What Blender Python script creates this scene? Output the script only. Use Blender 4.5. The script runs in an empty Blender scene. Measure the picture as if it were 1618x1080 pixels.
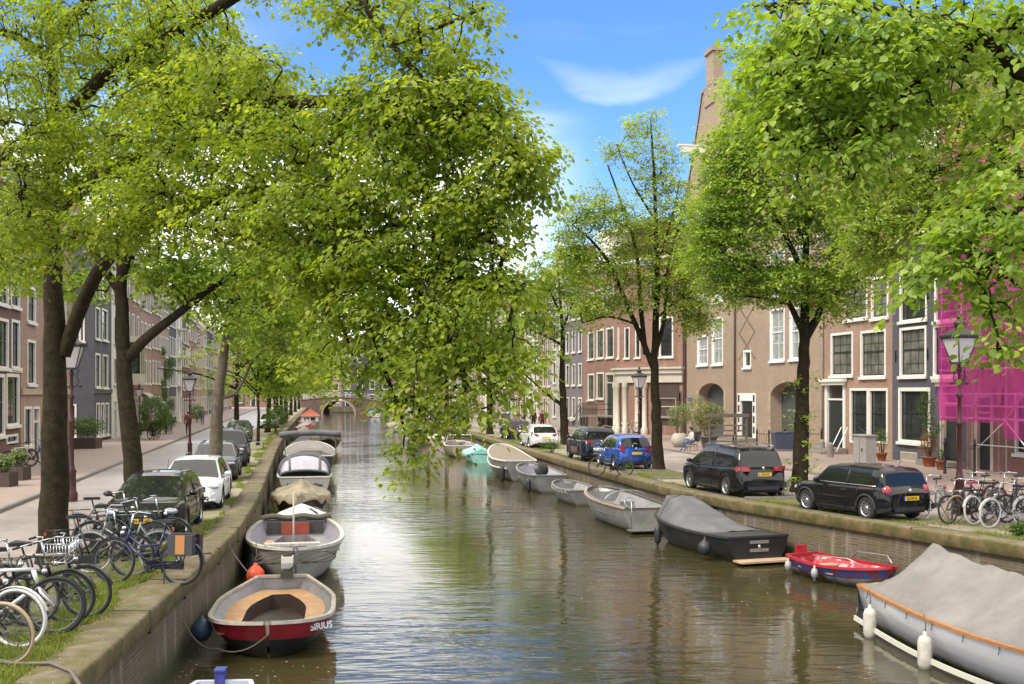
import bpy, math, random
import numpy as np
from mathutils import Vector, Matrix, noise
R = math.radians
random.seed(7)
rng = np.random.default_rng(11)
scene = bpy.context.scene
COL = scene.collection

# ---------------------------------------------------------------- camera
CAMH = 3.4
FPX = 1700.0
CXP, HOR = 809.0, 620.0
WATER = -1.4
cd = bpy.data.cameras.new('camera')
cam = bpy.data.objects.new('camera', cd)
COL.objects.link(cam)
cam.location = (0, 0, CAMH)
cam.rotation_euler = (R(90), 0, 0)
cd.sensor_width = 36
cd.lens = FPX / 1618 * 36
cd.shift_y = (HOR - 540) / 1618
cd.clip_start = 0.1
cd.clip_end = 3000
scene.camera = cam

# ---------------------------------------------------------------- light
SUN_EL, SUN_AZ = 52, 228       # azimuth clockwise from +Y
scene.view_settings.view_transform = 'Standard'
scene.view_settings.look = 'None'
scene.view_settings.gamma = 1
scene.view_settings.exposure = 1.52
w = bpy.data.worlds.new('World'); scene.world = w; w.use_nodes = True
nt = w.node_tree; N = nt.nodes; Lk = nt.links
N.clear()
wo = N.new('ShaderNodeOutputWorld'); bg = N.new('ShaderNodeBackground')
sky = N.new('ShaderNodeTexSky'); sky.sky_type = 'NISHITA'; sky.sun_disc = False
sky.sun_elevation = R(SUN_EL); sky.sun_rotation = R(SUN_AZ)
sky.air_density = 1.0; sky.dust_density = 0.25; sky.ozone_density = 2.6
tc = N.new('ShaderNodeTexCoord')
sep = N.new('ShaderNodeSeparateXYZ'); Lk.new(tc.outputs['Generated'], sep.inputs[0])
def wmath(op, a, b=None, clamp=False):
    n = N.new('ShaderNodeMath'); n.operation = op; n.use_clamp = clamp
    for i, q in enumerate((a, b)):
        if q is None: continue
        if isinstance(q, (int, float)): n.inputs[i].default_value = q
        else: Lk.new(q, n.inputs[i])
    return n.outputs[0]
def wramp(v, a, b):
    n = N.new('ShaderNodeMapRange'); n.interpolation_type = 'SMOOTHSTEP'
    Lk.new(v, n.inputs[0]); n.inputs[1].default_value = a; n.inputs[2].default_value = b
    return n.outputs[0]
# wispy cirrus: stretched noise on the sky dome; thicker cloud higher up
mp = N.new('ShaderNodeMapping'); mp.inputs['Scale'].default_value = (1.5, 1.5, 5.5)
mp.inputs['Rotation'].default_value = (0, R(14), 0)
mp.inputs['Location'].default_value = (0.35, 0.0, 0.2)
Lk.new(tc.outputs['Generated'], mp.inputs[0])
nz = N.new('ShaderNodeTexNoise'); nz.inputs['Scale'].default_value = 2.2; nz.inputs['Detail'].default_value = 9
nz.inputs['Roughness'].default_value = 0.52; nz.inputs['Distortion'].default_value = 0.5
Lk.new(mp.outputs[0], nz.inputs['Vector'])
# one soft streak, low in the sky over the right-hand houses
az = wmath('ARCTAN2', sep.outputs[0], sep.outputs[1])
u = wmath('MULTIPLY', wmath('SUBTRACT', az, 0.105), 14.0)
curve = wmath('ADD', wmath('MULTIPLY', wmath('POWER', wmath('ABSOLUTE', u), 2), 0.02), 0.268)
vv = wmath('MULTIPLY', wmath('SUBTRACT', sep.outputs[2], curve), 80)
nsub = wmath('MULTIPLY', wmath('SUBTRACT', nz.outputs['Fac'], 0.5), 7.0)
d2 = wmath('ADD', wmath('POWER', wmath('ABSOLUTE', u), 2), wmath('POWER', wmath('ABSOLUTE', wmath('ADD', vv, nsub)), 2))
streak = wmath('SUBTRACT', 1.0, wramp(d2, 0.0, 1.6))
wisp = wmath('MULTIPLY', wramp(nz.outputs['Fac'], 0.5, 0.85), 0.22)
high = wramp(wmath('ADD', sep.outputs[2], wmath('MULTIPLY', wmath('SUBTRACT', nz.outputs['Fac'], 0.5), 0.12)), 0.36, 0.43)
low = wmath('MULTIPLY', wmath('SUBTRACT', 1.0, wramp(sep.outputs[2], 0.02, 0.2)), 0.62)
bank = wmath('MULTIPLY', wmath('MULTIPLY', wramp(wmath('MULTIPLY', az, -1.0), -0.09, 0.06), wmath('SUBTRACT', 1.0, wramp(wmath('ADD', sep.outputs[2], wmath('MULTIPLY', wmath('SUBTRACT', nz.outputs['Fac'], 0.5), 0.2)), 0.19, 0.27))), 0.78)
low = wmath('MAXIMUM', low, bank)
fac = wmath('MAXIMUM', wmath('MAXIMUM', wmath('MULTIPLY', wmath('MULTIPLY', streak, 0.2), wramp(nz.outputs['Fac'], 0.3, 0.62)), wisp), wmath('MAXIMUM', wmath('MULTIPLY', high, 0.93), low))
skyc = N.new('ShaderNodeMix'); skyc.data_type = 'RGBA'; skyc.blend_type = 'MULTIPLY'
skyc.inputs[0].default_value = 1.0
skyc.inputs[7].default_value = (0.42, 0.62, 0.88, 1)
Lk.new(sky.outputs[0], skyc.inputs[6])
mx = N.new('ShaderNodeMix'); mx.data_type = 'RGBA'
Lk.new(fac, mx.inputs[0]); Lk.new(skyc.outputs[2], mx.inputs[6])
mx.inputs[7].default_value = (8.5, 8.0, 7.25, 1)
Lk.new(mx.outputs[2], bg.inputs['Color'])
bg.inputs['Strength'].default_value = 0.1
Lk.new(bg.outputs[0], wo.inputs[0])
sl = bpy.data.lights.new('sun', 'SUN'); so = bpy.data.objects.new('sun', sl); COL.objects.link(so)
sl.energy = 1.4; sl.angle = R(18); sl.color = (1.0, 0.93, 0.8)
a = R(SUN_AZ); e = R(SUN_EL)
sdir = Vector((math.sin(a)*math.cos(e), math.cos(a)*math.cos(e), math.sin(e)))
so.rotation_euler = sdir.to_track_quat('Z', 'Y').to_euler()

# ---------------------------------------------------------------- plan helpers
def G(px, py, z=0.0):
    """ground-plan point (x, y) of something at height z seen at (px, py)"""
    Y = (CAMH - z) * FPX / (py - HOR)
    return ((px - CXP) * Y / FPX, Y)
def P3(px, py, Y):
    return Vector(((px - CXP) * Y / FPX, Y, CAMH + (HOR - py) * Y / FPX))
LB = [(-30,-4.3),(0,-4.3),(8,-4.75),(13.6,-5.24),(16.9,-5.62),(21.2,-6.09),(24.5,-6.51),(26.8,-6.82),(29.3,-7.25),(33.4,-7.98),
      (39.3,-9.1),(45.5,-10.35),(64.2,-14.05),(96.3,-20.2),(140,-28.0),(190,-36.9),(243,-46.3)]
RB = [(-30,34),(0,21.3),(10,17.1),(17,14.1),(23.6,11.2),(27,9.75),(30.1,8.34),(33.4,6.9),(37,5.75),(41,4.9),(46,3.95),(52,2.8),(65,0.6),
      (90.3,-3.7),(137.6,-12.5),(190,-21.2),(243,-30.2)]
def interp(tab, y):
    return float(np.interp(y, [t[0] for t in tab], [t[1] for t in tab]))
LX = lambda y: interp(LB, y)
RX = lambda y: interp(RB, y)

# ---------------------------------------------------------------- materials
MATS = {}
def mat(name, col, rough=0.6, metal=0.0, var=0.0, scale=4.0, bump=0.0, bscale=30.0, col2=None, spec=0.5, coat=0.0, detail=5.0, lo=0.35, hi=0.65, bdist=0.02):
    if name in MATS: return MATS[name]
    m = bpy.data.materials.new(name); m.use_nodes = True; MATS[name] = m
    t = m.node_tree; b = t.nodes['Principled BSDF']
    b.inputs['Roughness'].default_value = rough; b.inputs['Metallic'].default_value = metal
    b.inputs['Specular IOR Level'].default_value = spec; b.inputs['Coat Weight'].default_value = coat
    b.inputs['Coat Roughness'].default_value = 0.04
    c = (*col, 1)
    b.inputs['Base Color'].default_value = c
    tcn = None
    if var or col2 or bump:
        tcn = t.nodes.new('ShaderNodeTexCoord')
    if var or col2:
        n = t.nodes.new('ShaderNodeTexNoise'); n.inputs['Scale'].default_value = scale; n.inputs['Detail'].default_value = detail
        n.inputs['Roughness'].default_value = 0.6
        t.links.new(tcn.outputs['Object'], n.inputs['Vector'])
        mr = t.nodes.new('ShaderNodeMapRange'); mr.inputs[1].default_value = lo; mr.inputs[2].default_value = hi
        t.links.new(n.outputs['Fac'], mr.inputs[0])
        mi = t.nodes.new('ShaderNodeMix'); mi.data_type = 'RGBA'
        c2 = col2 if col2 else tuple(x * (1 - var) for x in col)
        mi.inputs[6].default_value = (*c2, 1); mi.inputs[7].default_value = c
        t.links.new(mr.outputs[0], mi.inputs[0]); t.links.new(mi.outputs[2], b.inputs['Base Color'])
    if bump:
        n2 = t.nodes.new('ShaderNodeTexNoise'); n2.inputs['Scale'].default_value = bscale; n2.inputs['Detail'].default_value = 4
        t.links.new(tcn.outputs['Object'], n2.inputs['Vector'])
        bp = t.nodes.new('ShaderNodeBump'); bp.inputs['Strength'].default_value = bump; bp.inputs['Distance'].default_value = bdist
        t.links.new(n2.outputs['Fac'], bp.inputs['Height']); t.links.new(bp.outputs[0], b.inputs['Normal'])
    return m

def brickmat(name, c1, c2, mortar, bw=0.22, bh=0.07, rough=0.8, vert=True, msize=0.012, stain=None, stain_amt=0.5, stscale=0.5, bumps=0.5):
    """bricks in real size; vert: wall (object x+y, z), else paving (x, y)"""
    if name in MATS: return MATS[name]
    m = bpy.data.materials.new(name); m.use_nodes = True; MATS[name] = m
    t = m.node_tree; nn = t.nodes; ln = t.links; b = nn['Principled BSDF']
    tcn = nn.new('ShaderNodeTexCoord')
    src = tcn.outputs['Object']
    if vert:
        s = nn.new('ShaderNodeSeparateXYZ'); ln.new(src, s.inputs[0])
        ad = nn.new('ShaderNodeMath'); ad.operation = 'ADD'; ln.new(s.outputs[0], ad.inputs[0]); ln.new(s.outputs[1], ad.inputs[1])
        cb = nn.new('ShaderNodeCombineXYZ'); ln.new(ad.outputs[0], cb.inputs[0]); ln.new(s.outputs[2], cb.inputs[1])
        vec = cb.outputs[0]
    else:
        vec = src
    br = nn.new('ShaderNodeTexBrick'); br.inputs['Scale'].default_value = 1.0
    br.inputs['Brick Width'].default_value = bw; br.inputs['Row Height'].default_value = bh
    br.inputs['Mortar Size'].default_value = msize; br.inputs['Mortar Smooth'].default_value = 0.3
    br.inputs['Color1'].default_value = (*c1, 1); br.inputs['Color2'].default_value = (*c2, 1); br.inputs['Mortar'].default_value = (*mortar, 1)
    ln.new(vec, br.inputs['Vector'])
    nz = nn.new('ShaderNodeTexNoise'); nz.inputs['Scale'].default_value = stscale; nz.inputs['Detail'].default_value = 8; nz.inputs['Roughness'].default_value = 0.65
    ln.new(src, nz.inputs['Vector'])
    mr = nn.new('ShaderNodeMapRange'); mr.inputs[1].default_value = 0.4; mr.inputs[2].default_value = 0.68
    mr.inputs[3].default_value = 0.0; mr.inputs[4].default_value = min(1, stain_amt*1.3)
    ln.new(nz.outputs['Fac'], mr.inputs[0])
    mi = nn.new('ShaderNodeMix'); mi.data_type = 'RGBA'
    st = stain if stain else tuple(x * 0.55 for x in c1)
    ln.new(br.outputs['Color'], mi.inputs[6]); mi.inputs[7].default_value = (*st, 1); ln.new(mr.outputs[0], mi.inputs[0])
    ln.new(mi.outputs[2], b.inputs['Base Color'])
    b.inputs['Roughness'].default_value = rough
    bp = nn.new('ShaderNodeBump'); bp.inputs['Strength'].default_value = bumps; bp.inputs['Distance'].default_value = 0.012; bp.invert = True
    ln.new(br.outputs['Fac'], bp.inputs['Height']); ln.new(bp.outputs[0], b.inputs['Normal'])
    return m

def leafmat(name, ca, cb, trans=0.4, rough=0.5, cc=None):
    m = bpy.data.materials.new(name); m.use_nodes = True; MATS[name] = m
    t = m.node_tree; nn = t.nodes; ln = t.links; b = nn['Principled BSDF']; out = nn['Material Output']
    at = nn.new('ShaderNodeAttribute'); at.attribute_name = 'tint'
    rp = nn.new('ShaderNodeValToRGB'); rp.color_ramp.elements[0].color = (*ca, 1); rp.color_ramp.elements[1].color = (*cb, 1)
    if cc:
        e = rp.color_ramp.elements.new(0.55); e.color = (*cc, 1)
    ln.new(at.outputs['Fac'], rp.inputs[0])
    ln.new(rp.outputs[0], b.inputs['Base Color']); b.inputs['Roughness'].default_value = rough
    b.inputs['Specular IOR Level'].default_value = 0.35
    tr = nn.new('ShaderNodeBsdfTranslucent')
    g = nn.new('ShaderNodeMix'); g.data_type = 'RGBA'; g.blend_type = 'MULTIPLY'; g.inputs[0].default_value = 1
    ln.new(rp.outputs[0], g.inputs[6]); g.inputs[7].default_value = (1.45, 1.5, 0.45, 1)
    ln.new(g.outputs[2], tr.inputs['Color'])
    ms = nn.new('ShaderNodeMixShader'); ms.inputs[0].default_value = trans
    ln.new(b.outputs[0], ms.inputs[1]); ln.new(tr.outputs[0], ms.inputs[2]); ln.new(ms.outputs[0], out.inputs['Surface'])
    return m

# ---------------------------------------------------------------- mesh builder
class MB:
    def __init__(s): s.v = []; s.f = []; s.m = []; s.sm = []
    def add(s, vs, fs, mi=0, smooth=False, T=None):
        o = len(s.v)
        for p in vs:
            p = Vector(p)
            if T is not None: p = T @ p
            s.v.append((p.x, p.y, p.z))
        for f in fs:
            s.f.append(tuple(i + o for i in f)); s.m.append(mi); s.sm.append(smooth)
        return s
    def box(s, x0, x1, y0, y1, z0, z1, mi=0, T=None):
        vs = [(x0,y0,z0),(x1,y0,z0),(x1,y1,z0),(x0,y1,z0),(x0,y0,z1),(x1,y0,z1),(x1,y1,z1),(x0,y1,z1)]
        return s.add(vs, [(0,3,2,1),(4,5,6,7),(0,1,5,4),(1,2,6,5),(2,3,7,6),(3,0,4,7)], mi, False, T)
    def grid(s, rows, mi=0, smooth=True, closed=False, T=None):
        n = len(rows[0]); vs = [p for r in rows for p in r]; fs = []
        for i in range(len(rows) - 1):
            for j in range(n if closed else n - 1):
                k = (j + 1) % n
                fs.append((i*n+j, i*n+k, (i+1)*n+k, (i+1)*n+j))
        return s.add(vs, fs, mi, smooth, T)
    def tube(s, pts, rad, n=6, mi=0, smooth=True, cap=True, T=None, closed=False):
        pts = [Vector(p) for p in pts]
        if not hasattr(rad, '__len__'): rad = [rad] * len(pts)
        rows = []; up = None; L = len(pts)
        for i, p in enumerate(pts):
            if closed: d = pts[(i+1) % L] - pts[i-1]
            else: d = pts[min(i+1, L-1)] - pts[max(i-1, 0)]
            if d.length < 1e-9: d = Vector((0,0,1))
            d.normalize()
            if up is None:
                up = Vector((0,0,1)) if abs(d.z) < 0.9 else Vector((1,0,0))
            a = d.cross(up)
            if a.length < 1e-6: a = d.cross(Vector((0,1,0)))
            a.normalize(); b = a.cross(d).normalized(); up = b
            rows.append([p + (a*math.cos(2*math.pi*k/n) + b*math.sin(2*math.pi*k/n)) * rad[i] for k in range(n)])
        if closed: rows.append(rows[0])
        s.grid(rows, mi, smooth, True, T)
        if cap and not closed:
            s.add(rows[0], [tuple(range(n))], mi, False, T); s.add(rows[-1], [tuple(range(n))[::-1]], mi, False, T)
        return s
    def lathe(s, prof, n=16, c=(0,0,0), mi=0, smooth=True, T=None):
        rows = [[(c[0]+r*math.cos(2*math.pi*k/n), c[1]+r*math.sin(2*math.pi*k/n), c[2]+z) for k in range(n)] for r, z in prof]
        return s.grid(rows, mi, smooth, True, T)
    def ell(s, c, r, n=10, m=7, mi=0, T=None):
        rows = []
        for i in range(m + 1):
            t = math.pi * i / m
            rr = max(math.sin(t), 1e-4)
            rows.append([(c[0]+r[0]*rr*math.cos(2*math.pi*k/n), c[1]+r[1]*rr*math.sin(2*math.pi*k/n), c[2]-r[2]*math.cos(t)) for k in range(n)])
        return s.grid(rows, mi, True, True, T)
    def prism(s, pts, lo, hi, axis='y', mi=0, smooth=False, T=None):
        """2-D outline pts extruded between lo and hi along axis"""
        def mk(p, h):
            if axis == 'y': return (p[0], h, p[1])
            if axis == 'x': return (h, p[0], p[1])
            return (p[0], p[1], h)
        n = len(pts); vs = [mk(p, lo) for p in pts] + [mk(p, hi) for p in pts]
        fs = [tuple(range(n)), tuple(range(n, 2*n))[::-1]] + [(i, i+n, (i+1) % n + n, (i+1) % n) for i in range(n)]
        return s.add(vs, fs, mi, smooth, T)
    def build(s, name, mats, parent=None, loc=None, rz=None, fix=True):
        me = bpy.data.meshes.new(name)
        me.from_pydata(s.v, [], s.f)
        if not isinstance(mats, (list, tuple)): mats = [mats]
        for q in mats: me.materials.append(q)
        me.polygons.foreach_set('material_index', s.m)
        me.polygons.foreach_set('use_smooth', s.sm)
        if fix:
            import bmesh
            bm = bmesh.new(); bm.from_mesh(me); bmesh.ops.remove_doubles(bm, verts=bm.verts, dist=1e-5)
            bmesh.ops.recalc_face_normals(bm, faces=bm.faces); bm.to_mesh(me); bm.free()
        me.update()
        o = bpy.data.objects.new(name, me); COL.objects.link(o)
        if parent: o.parent = parent
        if loc is not None: o.location = loc
        if rz is not None: o.rotation_euler = (0, 0, rz)
        return o

def rawmesh(name, co, faces, m, parent=None, tint=None, smooth=False):
    """fast mesh from numpy: co (n,3), faces (k,q) all the same size"""
    me = bpy.data.meshes.new(name)
    q = faces.shape[1]
    me.vertices.add(len(co)); me.vertices.foreach_set('co', np.ascontiguousarray(co, dtype=np.float32).ravel())
    me.loops.add(faces.size); me.loops.foreach_set('vertex_index', np.ascontiguousarray(faces, dtype=np.int32).ravel())
    me.polygons.add(len(faces)); me.polygons.foreach_set('loop_start', np.arange(0, faces.size, q, dtype=np.int32))
    if tint is not None:
        at = me.attributes.new('tint', 'FLOAT', 'FACE'); at.data.foreach_set('value', np.ascontiguousarray(tint, dtype=np.float32))
    if smooth: me.polygons.foreach_set('use_smooth', np.ones(len(faces), dtype=bool))
    me.materials.append(m); me.update(calc_edges=True)
    o = bpy.data.objects.new(name, me); COL.objects.link(o)
    if parent: o.parent = parent
    return o
def thing(name, label, cat, loc=(0,0,0), rz=0, group=None):
    o = bpy.data.objects.new(name, None); COL.objects.link(o); o.empty_display_size = 0.3
    o.location = loc if len(loc) == 3 else (*loc, 0); o.rotation_euler = (0, 0, rz)
    o['label'] = label; o['category'] = cat
    if group: o['group'] = group
    return o
def tag(o, label=None, cat=None, group=None, kind=None):
    if label: o['label'] = label
    if cat: o['category'] = cat
    if group: o['group'] = group
    if kind: o['kind'] = kind
    return o
def kids(o): return KID.get(o.name, [])
def copytree(o, loc, rz, label=None, group=None, scale=None, swap=None):
    def rec(s, parent):
        c = s.copy(); COL.objects.link(c); c.parent = parent
        for k in s.children: rec(k, c)
        return c
    r = rec(o, None); r.location = loc if len(loc) == 3 else (*loc, 0); r.rotation_euler = (0, 0, rz)
    if label: r['label'] = label
    if group: r['group'] = group
    if scale: r.scale = scale if hasattr(scale, '__len__') else (scale,)*3
    return r
def text_mesh(name, s, size, m, parent, T, depth=0.004, align='CENTER'):
    cu = bpy.data.curves.new('txt', 'FONT'); cu.body = s; cu.size = size; cu.extrude = depth / 2; cu.align_x = align; cu.align_y = 'CENTER'; cu.offset = size*0.02
    o = bpy.data.objects.new('txt', cu); COL.objects.link(o)
    bpy.context.view_layer.update()
    me = bpy.data.meshes.new_from_object(o.evaluated_get(bpy.context.evaluated_depsgraph_get()))
    bpy.data.objects.remove(o)
    me.name = name; me.transform(T); me.materials.clear(); me.materials.append(m)
    ob = bpy.data.objects.new(name, me); COL.objects.link(ob); ob.parent = parent
    return ob
def TR(x=0, y=0, z=0, rx=0, ry=0, rz=0, s=1):
    return Matrix.Translation((x, y, z)) @ Matrix.Rotation(rz, 4, 'Z') @ Matrix.Rotation(ry, 4, 'Y') @ Matrix.Rotation(rx, 4, 'X') @ Matrix.Scale(s, 4)

# shared materials
white = mat('white_paint', (0.74,0.71,0.64), 0.45, var=0.12, scale=3)
white2 = mat('bright_white_paint', (0.8,0.79,0.77), 0.4, var=0.08, scale=3)
cream = mat('cream_paint', (0.52,0.47,0.39), 0.55, var=0.12, scale=2)
dkgreen = mat('dark_green_paint', (0.018,0.024,0.024), 0.35)
black = mat('black_paint', (0.015,0.015,0.016), 0.35)
blackplastic = mat('black_plastic', (0.02,0.02,0.021), 0.6)
rubber = mat('rubber', (0.018,0.018,0.018), 0.8)
chrome = mat('chrome', (0.7,0.7,0.7), 0.22, 1.0)
steel = mat('galvanised_steel', (0.45,0.46,0.47), 0.42, 0.85, var=0.2)
glassm = mat('window_glass', (0.035,0.04,0.04), 0.05, spec=0.9, var=0.5, scale=1.2)
curtain = mat('curtained_glass', (0.2,0.19,0.165), 0.15, spec=0.8, col2=(0.08,0.078,0.07), scale=1.6)
netcurtain = mat('net_curtained_glass', (0.36,0.38,0.37), 0.15, spec=0.8, col2=(0.2,0.22,0.22), scale=2.5)
stone = mat('sandstone', (0.42,0.34,0.24), 0.8, var=0.3, scale=3, bump=0.3)
greystone = mat('grey_stone', (0.26,0.235,0.2), 0.8, var=0.35, scale=2.5, bump=0.4)
rooftile = mat('roof_tiles', (0.1,0.055,0.04), 0.75, var=0.4, scale=8, bump=0.5)
zinc = mat('zinc_roof', (0.2,0.2,0.2), 0.5, 0.3, var=0.3)
shutter = mat('grey_shutter', (0.085,0.09,0.09), 0.5, var=0.15)
plate_y = mat('yellow_plate', (0.75,0.48,0.02), 0.4)
plate_b = mat('blue_plate_band', (0.01,0.05,0.4), 0.4)
txt_dark = mat('lettering_dark', (0.02,0.02,0.02), 0.5)
txt_white = mat('lettering_white', (0.8,0.8,0.8), 0.5)
terracotta = mat('terracotta', (0.32,0.1,0.045), 0.8, var=0.3)
soil = mat('soil', (0.05,0.035,0.022), 0.95, var=0.3)
rope_m = mat('rope', (0.12,0.1,0.08), 0.9)
rope_l = mat('pale_rope', (0.4,0.38,0.33), 0.9)
# ================================================================ setting: ground, quays, water
def strip(name, tab, sgn, o0, o1, z, m, ys=None, z1=None, kindstruct=True):
    """sheet along a quay between offsets o0..o1 from the water edge (sgn -1 left, +1 right)"""
    ys = ys or sorted(set([t[0] for t in tab] + [float(q) for q in np.arange(-30, 244, 3.0)]))
    b = MB()
    f = lambda o, y: (o(y) if callable(o) else o)
    rows = [[(interp(tab, y) + sgn*f(o0, y), y, z), (interp(tab, y) + sgn*f(o1, y), y, z if z1 is None else z1)] for y in ys]
    b.grid(rows, 0, False)
    ob = b.build(name, m)
    if kindstruct: ob['kind'] = 'structure'
    return ob
# ---- materials
def mossy(name, base, moss, bw=None, thr=(0.45, 0.62)):
    m = mat(name, base, 0.85, var=0.35, scale=3, bump=0.6, bscale=25)
    t = m.node_tree; nn = t.nodes; ln = t.links; b = nn['Principled BSDF']
    src = b.inputs['Base Color'].links[0].from_socket
    tcn = nn.new('ShaderNodeTexCoord'); nz = nn.new('ShaderNodeTexNoise'); nz.inputs['Scale'].default_value = 2.6; nz.inputs['Detail'].default_value = 10; nz.inputs['Roughness'].default_value = 0.7
    ln.new(tcn.outputs['Object'], nz.inputs['Vector'])
    mr = nn.new('ShaderNodeMapRange'); mr.inputs[1].default_value = thr[0]; mr.inputs[2].default_value = thr[1]; ln.new(nz.outputs['Fac'], mr.inputs[0])
    mi = nn.new('ShaderNodeMix'); mi.data_type = 'RGBA'; ln.new(src, mi.inputs[6]); mi.inputs[7].default_value = (*moss, 1); ln.new(mr.outputs[0], mi.inputs[0])
    ln.new(mi.outputs[2], b.inputs['Base Color'])
    return m
coping_m = mossy('quay_coping_stone', (0.19,0.155,0.105), (0.1,0.09,0.025), thr=(0.42,0.6))
coping_side = mossy('quay_coping_face', (0.17,0.12,0.055), (0.07,0.068,0.014), thr=(0.42,0.58))
def quaywall_mat():
    m = brickmat('quay_wall_brick', (0.15,0.11,0.078), (0.085,0.06,0.045), (0.17,0.145,0.11), 0.22, 0.075, 0.75, msize=0.014, stain=(0.11,0.09,0.035), stain_amt=0.7, stscale=0.9)
    t = m.node_tree; nn = t.nodes; ln = t.links; b = nn['Principled BSDF']
    src = b.inputs['Base Color'].links[0].from_socket
    tcn = nn.new('ShaderNodeTexCoord')
    # pale lime runs: noise stretched vertically
    mp = nn.new('ShaderNodeMapping'); mp.inputs['Scale'].default_value = (2.2, 2.2, 0.25); ln.new(tcn.outputs['Object'], mp.inputs[0])
    nz = nn.new('ShaderNodeTexNoise'); nz.inputs['Scale'].default_value = 1.6; nz.inputs['Detail'].default_value = 8; ln.new(mp.outputs[0], nz.inputs['Vector'])
    mr = nn.new('ShaderNodeMapRange'); mr.inputs[1].default_value = 0.56; mr.inputs[2].default_value = 0.68; mr.inputs[4].default_value = 0.6; ln.new(nz.outputs['Fac'], mr.inputs[0])
    mi = nn.new('ShaderNodeMix'); mi.data_type = 'RGBA'; ln.new(src, mi.inputs[6]); mi.inputs[7].default_value = (0.3,0.27,0.22,1); ln.new(mr.outputs[0], mi.inputs[0])
    # algae band near the water line (grows on the wall itself)
    s = nn.new('ShaderNodeSeparateXYZ'); ln.new(tcn.outputs['Object'], s.inputs[0])
    m2 = nn.new('ShaderNodeMapRange'); m2.inputs[1].default_value = WATER + 0.45; m2.inputs[2].default_value = WATER + 0.1; ln.new(s.outputs[2], m2.inputs[0])
    mj = nn.new('ShaderNodeMix'); mj.data_type = 'RGBA'; ln.new(mi.outputs[2], mj.inputs[6]); mj.inputs[7].default_value = (0.045,0.05,0.018,1); ln.new(m2.outputs[0], mj.inputs[0])
    ln.new(mj.outputs[2], b.inputs['Base Color'])
    return m
qwall = quaywall_mat()
pave_road = brickmat('clinker_road', (0.41,0.36,0.32), (0.28,0.245,0.225), (0.14,0.12,0.11), 0.22, 0.11, 0.28, False, 0.014, stain=(0.45,0.42,0.4), stain_amt=0.6, stscale=0.35, bumps=0.35)
pave_side = brickmat('clinker_pavement', (0.37,0.285,0.24), (0.26,0.195,0.165), (0.14,0.115,0.1), 0.22, 0.075, 0.6, False, 0.01, stain=(0.3,0.24,0.21), stain_amt=0.6, stscale=0.5)
pave_park = brickmat('clinker_parking', (0.4,0.35,0.27), (0.32,0.27,0.21), (0.12,0.12,0.06), 0.2, 0.1, 0.7, False, 0.014, stain=(0.15,0.16,0.06), stain_amt=0.55, stscale=0.9)
earth_m = mossy('mossy_earth', (0.13,0.1,0.065), (0.1,0.13,0.03), thr=(0.42, 0.6))
kerb_m = mat('kerb_stone', (0.22,0.2,0.185), 0.7, var=0.3, scale=4, bump=0.2)
ground_m = mat('far_ground', (0.2,0.18,0.16), 0.9, var=0.3, scale=0.1)

# ground: one sheet to the horizon with the canal left open
b = MB()
ys = sorted(set([t[0] for t in LB] + [t[0] for t in RB]))
rows = []
for y in ys: rows.append([(-1500, y, -0.02), (LX(y) - 0.3, y, -0.02)])
b.grid(rows, 0, False)
rows = [[(RX(y) + 0.3, y, -0.02), (1500, y, -0.02)] for y in ys]
b.grid(rows, 0, False)
b.add([(-1500,243,-0.02),(LX(243)-0.3,243,-0.02),(LX(243)-10,1500,-0.02),(-1500,1500,-0.02)], [(0,1,2,3)])
b.add([(RX(243)+0.3,243,-0.02),(1500,243,-0.02),(1500,1500,-0.02),(RX(243)+0.3,1500,-0.02)], [(0,1,2,3)])
b.add([(-1500,-400,-0.02),(-4.6,-400,-0.02),(-4.6,-30,-0.02),(-1500,-30,-0.02)], [(0,1,2,3)])
b.add([(34.3,-400,-0.02),(1500,-400,-0.02),(1500,-30,-0.02),(34.3,-30,-0.02)], [(0,1,2,3)])
b.add([(LX(243)-12,258,-0.02),(RX(243)+2,258,-0.02),(RX(243)+2,1500,-0.02),(LX(243)-12,1500,-0.02)], [(0,1,2,3)])
b.v = [(x, y, z-0.01*(i >= len(b.v)-4)) for i, (x, y, z) in enumerate(b.v)]
tag(b.build('ground', ground_m), kind='structure')

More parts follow.
